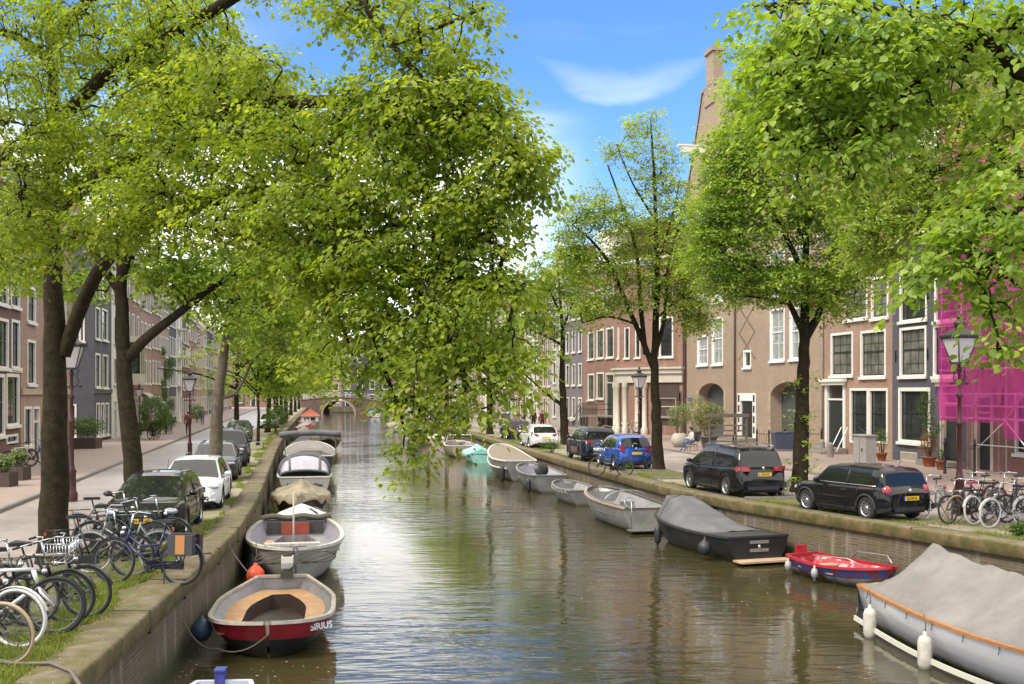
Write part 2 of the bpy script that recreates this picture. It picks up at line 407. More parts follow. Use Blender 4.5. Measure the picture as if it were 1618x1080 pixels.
# canal water
def water_mat():
    m = bpy.data.materials.new('canal_water'); m.use_nodes = True
    t = m.node_tree; nn = t.nodes; ln = t.links; b = nn['Principled BSDF']
    b.inputs['Roughness'].default_value = 0.06; b.inputs['IOR'].default_value = 1.33
    b.inputs['Specular IOR Level'].default_value = 0.95
    tcn = nn.new('ShaderNodeTexCoord')
    n0 = nn.new('ShaderNodeTexNoise'); n0.inputs['Scale'].default_value = 0.12; n0.inputs['Detail'].default_value = 3
    ln.new(tcn.outputs['Object'], n0.inputs['Vector'])
    mi = nn.new('ShaderNodeMix'); mi.data_type = 'RGBA'; ln.new(n0.outputs['Fac'], mi.inputs[0])
    mi.inputs[6].default_value = (0.04,0.036,0.014,1); mi.inputs[7].default_value = (0.06,0.052,0.022,1)
    ln.new(mi.outputs[2], b.inputs['Base Color'])
    mp = nn.new('ShaderNodeMapping'); mp.inputs['Scale'].default_value = (0.55, 1.7, 1); mp.inputs['Rotation'].default_value = (0,0,R(-12))
    ln.new(tcn.outputs['Object'], mp.inputs[0])
    n1 = nn.new('ShaderNodeTexNoise'); n1.inputs['Scale'].default_value = 1.0; n1.inputs['Detail'].default_value = 2.5; n1.inputs['Distortion'].default_value = 0.6
    ln.new(mp.outputs[0], n1.inputs['Vector'])
    n2 = nn.new('ShaderNodeTexNoise'); n2.inputs['Scale'].default_value = 4.5; n2.inputs['Detail'].default_value = 2; n2.inputs['Distortion'].default_value = 0.3
    ln.new(mp.outputs[0], n2.inputs['Vector'])
    # calm and ruffled patches
    n3 = nn.new('ShaderNodeTexNoise'); n3.inputs['Scale'].default_value = 0.09; n3.inputs['Detail'].default_value = 2
    ln.new(tcn.outputs['Object'], n3.inputs['Vector'])
    mr = nn.new('ShaderNodeMapRange'); mr.inputs[1].default_value = 0.42; mr.inputs[2].default_value = 0.6; mr.inputs[3].default_value = 0.25; mr.inputs[4].default_value = 1.0
    ln.new(n3.outputs['Fac'], mr.inputs[0])
    sm = nn.new('ShaderNodeMath'); sm.operation = 'MULTIPLY_ADD'; ln.new(n2.outputs['Fac'], sm.inputs[0]); sm.inputs[1].default_value = 0.2; ln.new(n1.outputs['Fac'], sm.inputs[2])
    ml = nn.new('ShaderNodeMath'); ml.operation = 'MULTIPLY'; ln.new(sm.outputs[0], ml.inputs[0]); ln.new(mr.outputs[0], ml.inputs[1])
    bp = nn.new('ShaderNodeBump'); bp.inputs['Strength'].default_value = 1.0; bp.inputs['Distance'].default_value = 0.048
    ln.new(ml.outputs[0], bp.inputs['Height']); ln.new(bp.outputs[0], b.inputs['Normal'])
    return m
b = MB(); b.add([(-60,-60,WATER),(60,-60,WATER),(60,330,WATER),(-90,330,WATER)], [(0,1,2,3)])
tag(b.build('canal_water', water_mat()), kind='structure')

# quay walls with coping
def quay(tab, sgn, side):
    ys = sorted(set([t[0] for t in tab] + [float(q) for q in np.arange(-30, 244, 1.5)]))
    wob = lambda y, k: 0.02 * noise.noise((y*0.7, k, sgn*3.0))
    b = MB()
    b.grid([[(interp(tab,y) + sgn*0.06 + sgn*0.0, y, -2.6), (interp(tab,y) + sgn*0.09 + wob(y,1), y, -0.27)] for y in ys], 0, False)
    q = b.build('quay_wall', qwall); tag(q, 'brick quay wall with mossy stone edge along the %s of the canal' % side, 'wall')
    b = MB()
    W = 0.62 if sgn < 0 else 0.75
    sec = [(0.07,-0.28),(-0.01,-0.265),(-0.03,-0.24),(-0.035,0.0),(-0.015,0.04),(0.03,0.055),(W*0.5,0.06),(W,0.05),(W,-0.02)]
    b.grid([[(interp(tab,y) + sgn*(o + wob(y, i)*1.0), y, z + wob(y, i+9)*0.7) for i,(o,z) in enumerate(sec)] for y in ys], 0, True)
    for i, mm in enumerate(b.f): pass
    n = len(sec) - 1
    for k in range(len(b.f)): b.m[k] = 1 if (k % n) < 4 else 0
    b.build('coping', [coping_m, coping_side], q)
    return q
quay(LB, -1, 'left side'); quay(RB, 1, 'right side')
b = MB(); b.box(-62, -26, 257.6, 258.0, -2.6, 0.1); tag(b.build('quay_wall', qwall), 'short brick quay wall seen through the arch of the far bridge', 'wall')
# joints across the coping: thin dark gaps as real grooves (small raised blocks)
b = MB()
jy = 6.0
while jy < 120:
    jy += random.uniform(2.6, 5.0); y = jy
    x = LX(y); b.box(x-0.6, x+0.034, y-0.005, y+0.005, -0.3, 0.062)
    if y > 17: x = RX(y); b.box(x-0.033, x+0.74, y-0.006, y+0.006, -0.3, 0.062)
tag(b.build('coping_joints', soil), kind='structure')

# left street
strip('planting_strip', LB, -1, 0.62, 3.0, 0.0, earth_m, ys=[-30,0,5,10,13.6,16.9,19,21.2,24.2])
strip('parking_strip', LB, -1, 0.62, 3.0, 0.0, pave_park, ys=[24.2,26.8,29.3,33.4,36,39.3,45.5,52,64.2,80,96.3,120,140,190,243])
LK = lambda y: LX(y) + (8.35 + 0.2*y) if y > 20 else LX(20) + 12.35   # distance quay -> left kerb
lk = lambda y: max(5.2, LX(y) + 8.35 + 0.2*y)
strip('road', LB, -1, 3.0, lambda y: lk(y), 0.004, pave_road)
b = MB(); ys = [float(q) for q in np.arange(-30, 244, 3)]
for k in (0,):
    sec = [(0.0,-0.02),(0.0,0.1),(0.02,0.12),(0.16,0.12),(0.16,0.0)]
    b.grid([[(LX(y) - lk(y) - o, y, z) for o, z in sec] for y in ys], 0, False)
tag(b.build('kerb', kerb_m), kind='structure')
strip('pavement', LB, -1, lambda y: lk(y) + 0.16, lambda y: lk(y) + 9.0, 0.112, pave_side)
# parking kerb line between road and parking
b = MB(); b.grid([[(LX(y)-2.95-o, y, z) for o, z in [(0,0.0),(0,0.012),(0.12,0.012),(0.12,0.0)]] for y in ys], 0, False)
tag(b.build('parking_edge', kerb_m), kind='structure')

# right street
FRX = lambda y: 28.3 - 0.18*y if y < 83 else 26.4 - 0.2*y
strip('parking_strip', RB, 1, 0.75, 3.1, 0.0, pave_park)
strip('road', RB, 1, 3.1, 8.2, 0.004, pave_road)
b = MB(); b.grid([[(RX(y)+8.2+o, y, z) for o, z in [(0,-0.01),(0,0.1),(0.02,0.12),(0.16,0.12),(0.16,0.0)]] for y in ys], 0, False)
tag(b.build('kerb', kerb_m), kind='structure')
strip('pavement', RB, 1, 8.36, lambda y: max(FRX(y) - RX(y), 9) + 1.2, 0.112, pave_side)

# kerbed tree pits on the right quay
for (y0, y1) in ((31.9, 34.3), (42.2, 46.4), (71.5, 76)):
    b = MB()
    for a0, a1, c0, c1 in ((0.8, 3.0, y0, y0+0.14), (0.8, 3.0, y1-0.14, y1), (2.86, 3.0, y0+.14, y1-.14)):
        n = 6
        r0 = []; 
        for i in range(n):
            ya = c0 + (c1-c0)*i/(n-1)
            r0.append([(RX(ya)+a0, ya, 0.0), (RX(ya)+a0, ya, 0.09), (RX(ya)+a1, ya, 0.09), (RX(ya)+a1, ya, 0.0)])
        b.grid(r0, 0, False)
        b.add(r0[0], [(0,1,2,3)]); b.add(r0[-1], [(3,2,1,0)])
    tag(b.build('kerb', kerb_m), kind='structure')
    strip('tree_pit_earth', RB, 1, 0.78, 2.86, 0.045, earth_m, ys=[y0+.14, (y0+y1)/2, y1-.14])

# ---- grass (uncountable)
grassm = leafmat('grass_blades', (0.09,0.12,0.018), (0.3,0.34,0.07), 0.3, 0.7)
def grass(name, spots, hmin=0.03, hmax=0.12):
    """spots: list of (x, y, z) numpy"""
    p = np.array(spots); n = len(p)
    ang = rng.uniform(0, 2*np.pi, n); h = rng.uniform(hmin, hmax, n); wd = rng.uniform(0.004, 0.011, n)
    lean = rng.normal(0, 0.45, (n, 2)) * h[:, None]
    co = np.zeros((n, 3, 3)); dx = np.cos(ang)*wd; dy = np.sin(ang)*wd
    co[:,0] = p + np.stack([-dx, -dy, np.zeros(n)], 1); co[:,1] = p + np.stack([dx, dy, np.zeros(n)], 1)
    co[:,2] = p + np.stack([lean[:,0], lean[:,1], h], 1)
    f = np.arange(n*3).reshape(n, 3)
    return tag(rawmesh(name, co.reshape(-1,3), f, grassm, None, rng.uniform(0, 1, n)), kind='stuff')
sp = []
def patchy(y, o, s=1.0): return noise.noise((y*0.8*s, o*2.2*s, 3.3)) + 0.35*noise.noise((y*3*s, o*6*s, 1.0))
while len(sp) < 42000:
    y = 8 + 18 * random.random()**1.3; o = random.uniform(0.5, 2.9)
    edge = 1.0 - abs(o - 0.95) / 0.55
    if patchy(y, o) + 0.55*max(edge, -0.4) > 0.12: sp.append((LX(y) - o, y, 0.0))
k = 0
while k < 15000:
    y = random.uniform(24, 100); o = 0.62 + abs(random.gauss(0, 0.28))
    if patchy(y, o, 0.6) > -0.05: sp.append((LX(y) - o, y, 0.0)); k += 1
k = 0
while k < 26000:
    y = random.choice([random.uniform(20, 31), random.uniform(31, 36), random.uniform(36, 90), random.uniform(42.4,46.2)])
    o = random.choice([0.7 + abs(random.gauss(0, 0.2)), random.uniform(0.5, 2.8) if (y < 29 or 31.9 < y < 34.3 or 42.2 < y < 46.4) else 0.8])
    if patchy(y, o, 0.9) > 0.0: sp.append((RX(y) + o, y, 0.01)); k += 1
grass('grass', sp)
# fallen blossom and bud scales lying on the coping and ground
sp = []
for i in range(5200):
    y = 8 + 60 * random.random()**1.6
    if random.random() < 0.5: sp.append((LX(y) - random.uniform(0.05, 2.6), y, 0.062))
    else: sp.append((RX(max(y,16)) + random.uniform(0.05, 2.6), max(y, 16), 0.062))
p = np.array(sp); n = len(p); r_ = rng.uniform(0.008, 0.02, n); an = rng.uniform(0, 6.28, n)
co = np.zeros((n, 3, 3))
for k in range(3):
    co[:,k] = p + np.stack([np.cos(an + k*2.1)*r_, np.sin(an + k*2.1)*r_, rng.uniform(0, 0.006, n)], 1)
tag(rawmesh('fallen_petals', co.reshape(-1,3), np.arange(n*3).reshape(n,3), mat('dry_petals', (0.38,0.33,0.18), 0.8), None), kind='stuff')

sp = []
for i in range(1500):
    y = 12 + 60*random.random()**1.5
    if random.random() < 0.6: xx_ = random.choice([LX(y) + abs(random.gauss(0, 1.2)) + 0.1, RX(max(y,18)) - abs(random.gauss(0, 1.2)) - 0.1])
    else: xx_ = random.uniform(LX(y)+0.3, RX(max(y,18))-0.3)
    sp.append((xx_, max(y, 12), WATER + 0.004))
p = np.array(sp); n = len(p); r_ = rng.uniform(0.01, 0.035, n); an = rng.uniform(0, 6.28, n); co = np.zeros((n, 4, 3))
for k in range(4): co[:,k] = p + np.stack([np.cos(an + k*1.57)*r_*(1 if k % 2 else 0.6), np.sin(an + k*1.57)*r_*(1 if k % 2 else 0.6), np.zeros(n)], 1)
tag(rawmesh('floating_petals', co.reshape(-1,3), np.arange(n*4).reshape(n,4), mat('pale_petals', (0.45,0.42,0.3), 0.8), None), kind='stuff')
# ---- far bridge
bp0, bp1 = -47.5, -29.5
bc = (535 - CXP) * 243 / FPX      # arch centre x
bridge = thing('arch_bridge', 'low brick arch bridge with iron railing at the far end of the canal', 'bridge', (bc, 243, 0), 0)
bbrick = brickmat('bridge_brick', (0.17,0.095,0.075), (0.13,0.075,0.06), (0.15,0.12,0.1), stain_amt=0.4)
def deckz(x): return 2.3 - 0.0085*x*x
xs = np.linspace(bp0 - bc - 0.8, bp1 - bc + 0.8, 41)
b = MB(); ar, at = 3.55, 1.55 - WATER
def archz(x): return WATER + at*math.sqrt(max(0, 1-(x/ar)**2)) if abs(x) < ar else -2.6
xs = sorted(set(list(xs) + [ar*math.cos(t) for t in np.linspace(0, math.pi, 25)]))
front = [[(x, 0, archz(x)), (x, 0, deckz(x))] for x in xs]
b.grid(front, 0, False); b.grid([[(x, 9, z) for (x, _, z) in r] for r in front], 0, False)
b.grid([[(ar*math.cos(t), y, WATER + at*math.sin(t)) for y in (0, 9)] for t in np.linspace(0, math.pi, 25)], 0, False)
b.grid([[(x, 0, deckz(x)), (x, 9, deckz(x))] for x in xs], 0, False)
b.build('arch_span', bbrick, bridge)
b = MB()
b.grid([[((ar+o)*math.cos(t), yy, WATER + (at+o)*math.sin(t)) for (o, yy) in ((0.0,-0.003),(0.0,-0.05),(0.38,-0.05),(0.38,-0.003))] for t in np.linspace(0, math.pi, 25)], 0, False)
b.build('arch_ring', mat('pale_brick_ring', (0.4,0.32,0.26), 0.8, var=0.3), bridge)
b = MB(); b.grid([[(x, -0.12, deckz(x)-0.02), (x, -0.12, deckz(x)+0.18), (x, 0.25, deckz(x)+0.18), (x, 0.25, deckz(x)+0.001)] for x in xs], 0, False)
b.build('deck_edge', greystone, bridge)
b = MB()
for k in (0.5, 0.82, 1.12):
    b.tube([(x, 0.05, deckz(x)+k) for x in xs], 0.05 if k < 1.1 else 0.08, 5)
for x in np.arange(bp0-bc, bp1-bc, 1.5): b.tube([(x, 0.05, deckz(x)+0.15), (x, 0.05, deckz(x)+1.15)], 0.07, 5)
b.build('railing', mat('pale_iron', (0.42,0.43,0.42), 0.5), bridge)
b = MB(); b.box(-0.55, 0.75, -0.06, -0.02, 1.62, 1.95); b.build('name_plate', white, bridge)
# ================================================================ buildings
def ray_t(A, B, px):
    k = (px - CXP) / FPX
    dx, dy = B[0]-A[0], B[1]-A[1]
    return (k*A[1] - A[0]) / (dx - k*dy)
def lerp(A, B, t): return (A[0]+(B[0]-A[0])*t, A[1]+(B[1]-A[1])*t)
def px2loc(A, B, q):
    """measured facade rectangle (px0, py0, px1, py1) -> local x0,x1,z0,z1 on the wall A-B"""
    Ln = math.hypot(B[0]-A[0], B[1]-A[1])
    t0, t1 = ray_t(A, B, q[0]), ray_t(A, B, q[2])
    Y = lerp(A, B, (t0+t1)/2)[1]
    x0, x1 = sorted((t0*Ln, t1*Ln))
    z0, z1 = CAMH + (HOR-q[3])*Y/FPX, CAMH + (HOR-q[1])*Y/FPX
    return [x0, x1, z0, z1]
def wall_mesh(L, H, ops, mat_, parent, name='wall', T=None, rev=0.22, gable=None, depth=None):
    """front wall 0..L x 0..H in plane y=0 with real openings; ops: [x0,x1,z0,z1]"""
    xs = sorted(set([0, L] + [v for o in ops for v in (max(0, o[0]), min(L, o[1]))]))
    zs = sorted(set([0, H] + [v for o in ops for v in (max(0, o[2]), min(H, o[3]))]))
    b = MB()
    for i in range(len(xs)-1):
        for j in range(len(zs)-1):
            cx, cz = (xs[i]+xs[i+1])/2, (zs[j]+zs[j+1])/2
            if xs[i+1]-xs[i] < 1e-6 or zs[j+1]-zs[j] < 1e-6: continue
            if any(o[0] < cx < o[1] and o[2] < cz < o[3] for o in ops): continue
            b.add([(xs[i],0,zs[j]),(xs[i+1],0,zs[j]),(xs[i+1],0,zs[j+1]),(xs[i],0,zs[j+1])], [(0,1,2,3)])
    for o in ops:
        x0, x1, z0, z1 = max(0,o[0]), min(L,o[1]), max(0,o[2]), min(H,o[3])
        c = [(x0,0,z0),(x1,0,z0),(x1,0,z1),(x0,0,z1)]; d = [(x0,rev,z0),(x1,rev,z0),(x1,rev,z1),(x0,rev,z1)]
        b.add(c+d, [(0,1,5,4),(1,2,6,5),(2,3,7,6),(3,0,4,7)])
    if gable:   # polygon standing on top, with thickness
        b.prism(gable, 0.0, 0.5, 'y')
    if depth:
        b.add([(0,0,0),(0,depth,0),(0,depth,H),(0,0,H),(L,0,0),(L,depth,0),(L,depth,H),(L,0,H)], [(0,1,2,3),(4,5,6,7),(1,5,6,2),(3,2,6,7)])
    if T is not None:
        b.v = [tuple(T @ Vector(p)) for p in b.v]
    return b.build(name, mat_, parent)
def window(parent, o, nx=2, ny=3, fm=None, sm=None, gm=None, fw=0.13, T=None, sash=True, sill=True, y=0.1, arch=0):
    """window part: frame + sash bars; pane is its sub-part"""
    fm = fm or white; sm = sm or dkgreen; gm = gm or glassm
    x0, x1, z0, z1 = o[:4]
    b = MB()
    e = 0.03  # frame stands slightly proud
    for q in ((x0-0.004, x0+fw, z0, z1), (x1-fw, x1+0.004, z0, z1)): b.box(q[0], q[1], -e, y+0.05, q[2], q[3])
    b.box(x0+fw, x1-fw, -e, y+0.05, z1-fw, z1+0.004); b.box(x0+fw, x1-fw, -e, y+0.05, z0-0.004, z0+fw*0.8)
    if sill: b.box(x0-0.08, x1+0.08, -0.12, -e-0.002, z0-0.1, z0+0.04)
    ix0, ix1, iz0, iz1 = x0+fw, x1-fw, z0+fw*0.8, z1-fw
    s = 0.045
    b.box(ix0, ix0+s, y-0.03, y+0.03, iz0, iz1, 1); b.box(ix1-s, ix1, y-0.03, y+0.03, iz0, iz1, 1)
    b.box(ix0+s, ix1-s, y-0.03, y+0.03, iz0, iz0+s*1.3, 1); b.box(ix0+s, ix1-s, y-0.03, y+0.03, iz1-s, iz1, 1)
    zm = iz0 + (iz1-iz0)*0.56
    if sash: b.box(ix0+s, ix1-s, y-0.045, y+0.03, zm-0.035, zm+0.035, 1)
    for i in range(1, nx):
        xx = ix0 + (ix1-ix0)*i/nx; b.box(xx-0.013, xx+0.013, y-0.012, y+0.02, iz0+s*1.3, iz1-s, 1)
    for j in range(1, ny):
        zz = iz0 + (iz1-iz0)*j/ny
        if sash and abs(zz-zm) < 0.15: continue
        b.box(ix0+s, ix1-s, y-0.010, y+0.018, zz-0.013, zz+0.013, 1)
    p = MB(); p.add([(ix0,y+0.005,iz0),(ix1,y+0.005,iz0),(ix1,y+0.005,iz1),(ix0,y+0.005,iz1)], [(0,1,2,3)])
    if T is not None:
        for q in (b, p): q.v = [tuple(T @ Vector(v)) for v in q.v]
    w_ = b.build('window', [fm, sm], parent)
    p.build('pane', gm, w_)
    return w_
def door(parent, o, col=None, T=None, transom=0.6, fm=None, pediment=False, fw=0.16):
    fm = fm or white; col = col or dkgreen
    x0, x1, z0, z1 = o[:4]
    b = MB(); e = 0.04
    b.box(x0, x0+fw, -e, 0.2, z0, z1); b.box(x1-fw, x1, -e, 0.2, z0, z1); b.box(x0+fw, x1-fw, -e, 0.2, z1-fw, z1)
    if transom: b.box(x0+fw, x1-fw, 0.02, 0.18, z1-fw-transom-0.1, z1-fw-transom)
    if pediment:
        b.box(x0-0.12, x1+0.12, -0.22, -e-0.002, z1-0.28, z1-0.1); b.box(x0-0.22, x1+0.22, -0.32, -e-0.002, z1-0.1, z1+0.06)
    f = b
    d = MB(); dz = z1-fw-(transom+0.1 if transom else 0)
    d.box(x0+fw, x1-fw, 0.1, 0.15, z0, dz)
    cx0, cx1 = x0+fw+0.1, x1-fw-0.1
    for zz0, zz1 in ((z0+0.15, z0+(dz-z0)*0.42), (z0+(dz-z0)*0.48, dz-0.12)):
        d.box(cx0, cx1, 0.075, 0.1, zz0, zz1)
    g = MB()
    if transom: g.add([(x0+fw,0.12,z1-fw-transom),(x1-fw,0.12,z1-fw-transom),(x1-fw,0.12,z1-fw),(x0+fw,0.12,z1-fw)], [(0,1,2,3)])
    h = MB(); h.ell((x1-fw-0.12, 0.06, z0+(dz-z0)*0.45), (0.035,0.035,0.035), 8, 5)
    if T is not None:
        for q in (f, d, g, h): q.v = [tuple(T @ Vector(v)) for v in q.v]
    fo = f.build('door_frame', fm, parent)
    do = d.build('door', col, parent); h.build('handle', chrome, do)
    if transom: g.build('transom_pane', glassm, fo)
def cornice(parent, L, H, m=None, proud=0.45, h=0.5, T=None, x0=-0.0):
    b = MB(); m = m or white
    b.box(x0, L, -proud*0.35, -0.002, H-h, H-h*0.6); b.box(x0, L, -proud*0.7, -0.002, H-h*0.6+0.002, H-h*0.3); b.box(x0-0.05, L+0.05, -proud, 0.3, H-h*0.3+0.002, H+0.06)
    if T is not None: b.v = [tuple(T @ Vector(v)) for v in b.v]
    return b.build('cornice', m, parent)
def pitched_roof(parent, L, H, D=10, hr=3.0, m=None, flat=True, chimney=True):
    b = MB()
    b.add([(0,0.35,H+0.02),(L,0.35,H+0.02),(L,2.6,H+hr),(0,2.6,H+hr),(0,D-2.6,H+hr),(L,D-2.6,H+hr),(0,D,H+0.02),(L,D,H+0.02)],
          [(0,1,2,3),(3,2,5,4),(4,5,7,6),(0,3,4,6),(1,7,5,2)])
    r = b.build('roof', m or rooftile, parent)
    if chimney:
        c = MB(); c.box(0.15, 0.75, 3.4, 4.6, H+hr-0.3, H+hr+1.1); c.box(0.08, 0.82, 3.33, 4.67, H+hr+1.1, H+hr+1.22)
        for k in (0.3, 0.7): c.lathe([(0.1,0),(0.09,0.35),(0.0,0.36)], 8, (0.45, 3.4+1.2*k, H+hr+1.22))
        c.build('chimney', brickmat('chimney_brick', (0.2,0.12,0.09), (0.15,0.09,0.07), (0.2,0.17,0.14)), r)
    return r
def pxhouse(name, label, A, B, H, wm, wins, cat='house', depth=10, roof=True, group='houses along the canal', gable=None, extra_open=(), corn=True, rooftop=None):
    d = (B[0]-A[0], B[1]-A[1]); L = math.hypot(*d); rz = math.atan2(d[1], d[0])
    t = thing(name, label, cat, (A[0], A[1], 0), rz, group)
    ops = []; jobs = []
    for wq in wins:
        q = px2loc(A, B, wq[0]) if wq[0] is not None else list(wq[3])
        q[0] = max(q[0], 0.12); q[1] = min(q[1], L-0.12); q[2] = max(q[2], 0.0)
        if q[1]-q[0] < 0.2: continue
        jobs.append((q, wq[1], wq[2] if len(wq) > 2 else {})); ops.append(q)
    wall_mesh(L, H, ops + list(extra_open), wm, t, depth=depth, gable=gable)
    for q, kind, kw in jobs:
        if kind == 'w': window(t, q, **kw)
        elif kind == 'd': door(t, q, **kw)
    if corn: cornice(t, L, H, **(corn if isinstance(corn, dict) else {}))
    if roof: pitched_roof(t, L, H, depth)
    return t, L
# brick kinds
B_brown = brickmat('brown_brick', (0.36,0.21,0.14), (0.235,0.13,0.088), (0.38,0.31,0.25), stain=(0.23,0.14,0.1))
B_tan = brickmat('tan_brick', (0.36,0.25,0.175), (0.255,0.17,0.118), (0.38,0.32,0.25), stain=(0.25,0.18,0.13), stain_amt=0.4)
B_red = brickmat('red_brick', (0.31,0.155,0.11), (0.21,0.105,0.075), (0.3,0.22,0.18), stain_amt=0.4)
B_dark = brickmat('dark_painted_brick', (0.085,0.08,0.095), (0.07,0.066,0.08), (0.06,0.056,0.068), stain=(0.11,0.105,0.12), stain_amt=0.35)
B_maroon = brickmat('maroon_brick', (0.16,0.062,0.05), (0.115,0.05,0.042), (0.15,0.11,0.095), stain_amt=0.3)
B_purple = brickmat('purple_grey_brick', (0.2,0.165,0.19), (0.165,0.14,0.16), (0.16,0.14,0.155), stain_amt=0.3)
P_grey = mat('grey_render', (0.42,0.4,0.37), 0.7, var=0.15, scale=0.8)
P_white = mat('white_render', (0.66,0.63,0.58), 0.7, var=0.12, scale=0.8)

def FR(y): return (28.3 - 0.18*y, y)
def FR2(y): return (26.4 - 0.2*y, y)
def FLn(y): return (-13.3 - 0.2*y, y)
def yr(px): return 28.3 / ((px-CXP)/FPX + 0.18)
def yr2(px): return 26.4 / ((px-CXP)/FPX + 0.2)
def yl(px): return -13.3 / ((px-CXP)/FPX + 0.2)

# -- brown brick house
A, B = FR(yr(1300)), FR(yr(1410))
cw = dict(gm=curtain, nx=3, ny=4)
brown, L = pxhouse('canal_house', 'light brown brick house with white framed windows beside the dark painted house', A, B, 12.2, B_brown, [
    ((1313,525,1348,594), 'w', cw), ((1360,521,1400,596), 'w', cw),
    ((1335,438,1371,505), 'w', dict(gm=curtain, nx=3, ny=3)), ((1377,436,1404,503), 'w', dict(gm=curtain, nx=2, ny=3)),
    ((1335,372,1367,428), 'w', dict(gm=curtain, nx=2, ny=3)),
    ((1304,600,1336,713), 'd', dict(pediment=True, fw=0.26, transom=0.75)),
    ((1343,613,1372,700), 'w', dict(nx=2, ny=3, sill=False)), ((1373,613,1403,700), 'w', dict(nx=2, ny=3, sill=False))])
# stoop with rails and a grey cabinet beside it
q = px2loc(A, B, (1304,600,1336,713))
b = MB(); b.box(q[0]-0.3, q[1]+0.3, -1.1, -0.06, 0.1, 0.42); b.box(q[0]-0.1, q[1]+0.1, -1.5, -1.102, 0.1, 0.26); b.build('stoop', greystone, brown)
b = MB()
for xx in (q[1]+0.3, q[1]+1.0):
    b.tube([(xx, -0.4, 1.55), (xx+0.9, -1.5, 0.35)], 0.03, 6)
b.build('handrail', white2, brown)
b = MB(); b.tube([(0.15, -0.1, 0.1), (0.15, -0.1, 12)], 0.05, 8); b.build('drainpipe', mat('grey_pipe', (0.3,0.25,0.2), 0.6), brown)
# -- dark painted house with a neck gable
A, B = FR(yr(1410)), FR(yr(1530))
Lq = math.hypot(B[0]-A[0], B[1]-A[1])
gb = [(0,10.2),(Lq,10.2),(Lq,10.5)] 
for t_ in np.linspace(0, 1, 8): gb.append((Lq - 1.9*t_, 10.5 + 2.1*t_**2.2))
gb += [(Lq-1.9,14.6),(Lq-2.3,14.7),(Lq/2,15.7),(2.3,14.7),(1.9,14.6)]
for t_ in np.linspace(1, 0, 8): gb.append((1.9*t_, 10.5 + 2.1*t_**2.2))
dark, L = pxhouse('canal_house', 'dark purple grey painted brick house with white neck gable beside the pink scaffold', A, B, 10.2, B_dark, [
    ((1422,428,1465,507), 'w', dict(nx=3, ny=4)), ((1477,427,1521,507), 'w', dict(nx=3, ny=4)),
    ((1422,516,1464,595), 'w', dict(nx=3, ny=4, gm=curtain)), ((1475,511,1518,595), 'w', dict(nx=3, ny=4)),
    ((1420,612,1470,700), 'w', dict(nx=3, ny=3, fw=0.17)),
    ((1486,600,1519,729), 'd', dict(pediment=True, fw=0.3, transom=0.7, fm=cream))], roof=False, gable=gb, corn=False)
b = MB()   # white gable trim
trimL = [(x, z) for x, z in gb[2:11]]
for seg in (gb[2:11], gb[14:]):
    rows = [[(x, -0.09, z), (x, -0.09, z+0.16), (x, 0.56, z+0.16), (x, 0.56, z)] for x, z in seg]
    b.grid(rows, 0, False)
b.prism([(1.7,14.62),(Lq-1.7,14.62),(Lq-1.7,14.8),(Lq/2,16.1),(1.7,14.8)], -0.12, -0.002, 'y')
b.build('gable_trim', white, dark)
window(dark, [Lq/2-0.75, Lq/2+0.75, 10.9, 13.1], nx=3, ny=3, y=-0.06, gm=glassm)
b = MB()
b.add([(0.2,0.5,10.25),(Lq/2,0.5,14.6),(Lq/2,10,14.6),(0.2,10,10.25),(Lq-0.2,0.5,10.25),(Lq-0.2,10,10.25)], [(0,1,2,3),(1,4,5,2)])
b.build('roof', rooftile, dark)
for z in (4.9, 7.6):
    for x in (0.35, Lq/2): b = MB(); b.box(x-0.025, x+0.025, -0.05, 0.0, z, z+0.55); b.box(x-0.09, x+0.09, -0.04, -0.001, z+0.2, z+0.26); b.build('wall_anchor', black, dark)
q = px2loc(A, B, (1486,600,1519,729))
b = MB(); b.box(q[0]-0.4, q[1]+0.5, -1.0, -0.06, 0.1, 0.36); b.build('stoop', greystone, dark)
b = MB()  # basement grille under window
q2 = px2loc(A, B, (1424,706,1450,727)); b.box(q2[0], q2[1], -0.05, -0.02, 0.5, 0.56); b.box(q2[0], q2[1], -0.05, -0.02, 0.12, 0.17)
for x in np.arange(q2[0], q2[1], 0.09): b.box(x, x+0.03, -0.045, -0.022, 0.17, 0.5)
b.build('grille', cream, dark)
# -- third house, behind the scaffold
A, B = FR(yr(1530)), FR(35.0)
wl = []
Lq = math.hypot(B[0]-A[0], B[1]-A[1])
for r, z in enumerate((4.7, 7.7, 10.7)):
    for x in np.arange(0.8, Lq-1.2, 2.0): wl.append((None, 'w', dict(nx=2, ny=3), [x, x+1.15, z, z+2.1]))
wl += [(None, 'd', dict(fw=0.2, transom=0.6, fm=cream), [0.5, 1.8, 0.1, 3.4]), (None, 'w', dict(nx=2, ny=2), [3.2, 5.6, 0.9, 3.4]), (None, 'd', dict(fw=0.2, fm=cream), [6.2, 7.5, 0.1, 3.3]), (None, 'w', dict(nx=2, ny=2), [8.2, 10.6, 0.9, 3.3])]
third, L3 = pxhouse('canal_house', 'red brown brick house hidden behind magenta scaffold netting', A, B, 13.6, B_red, wl)

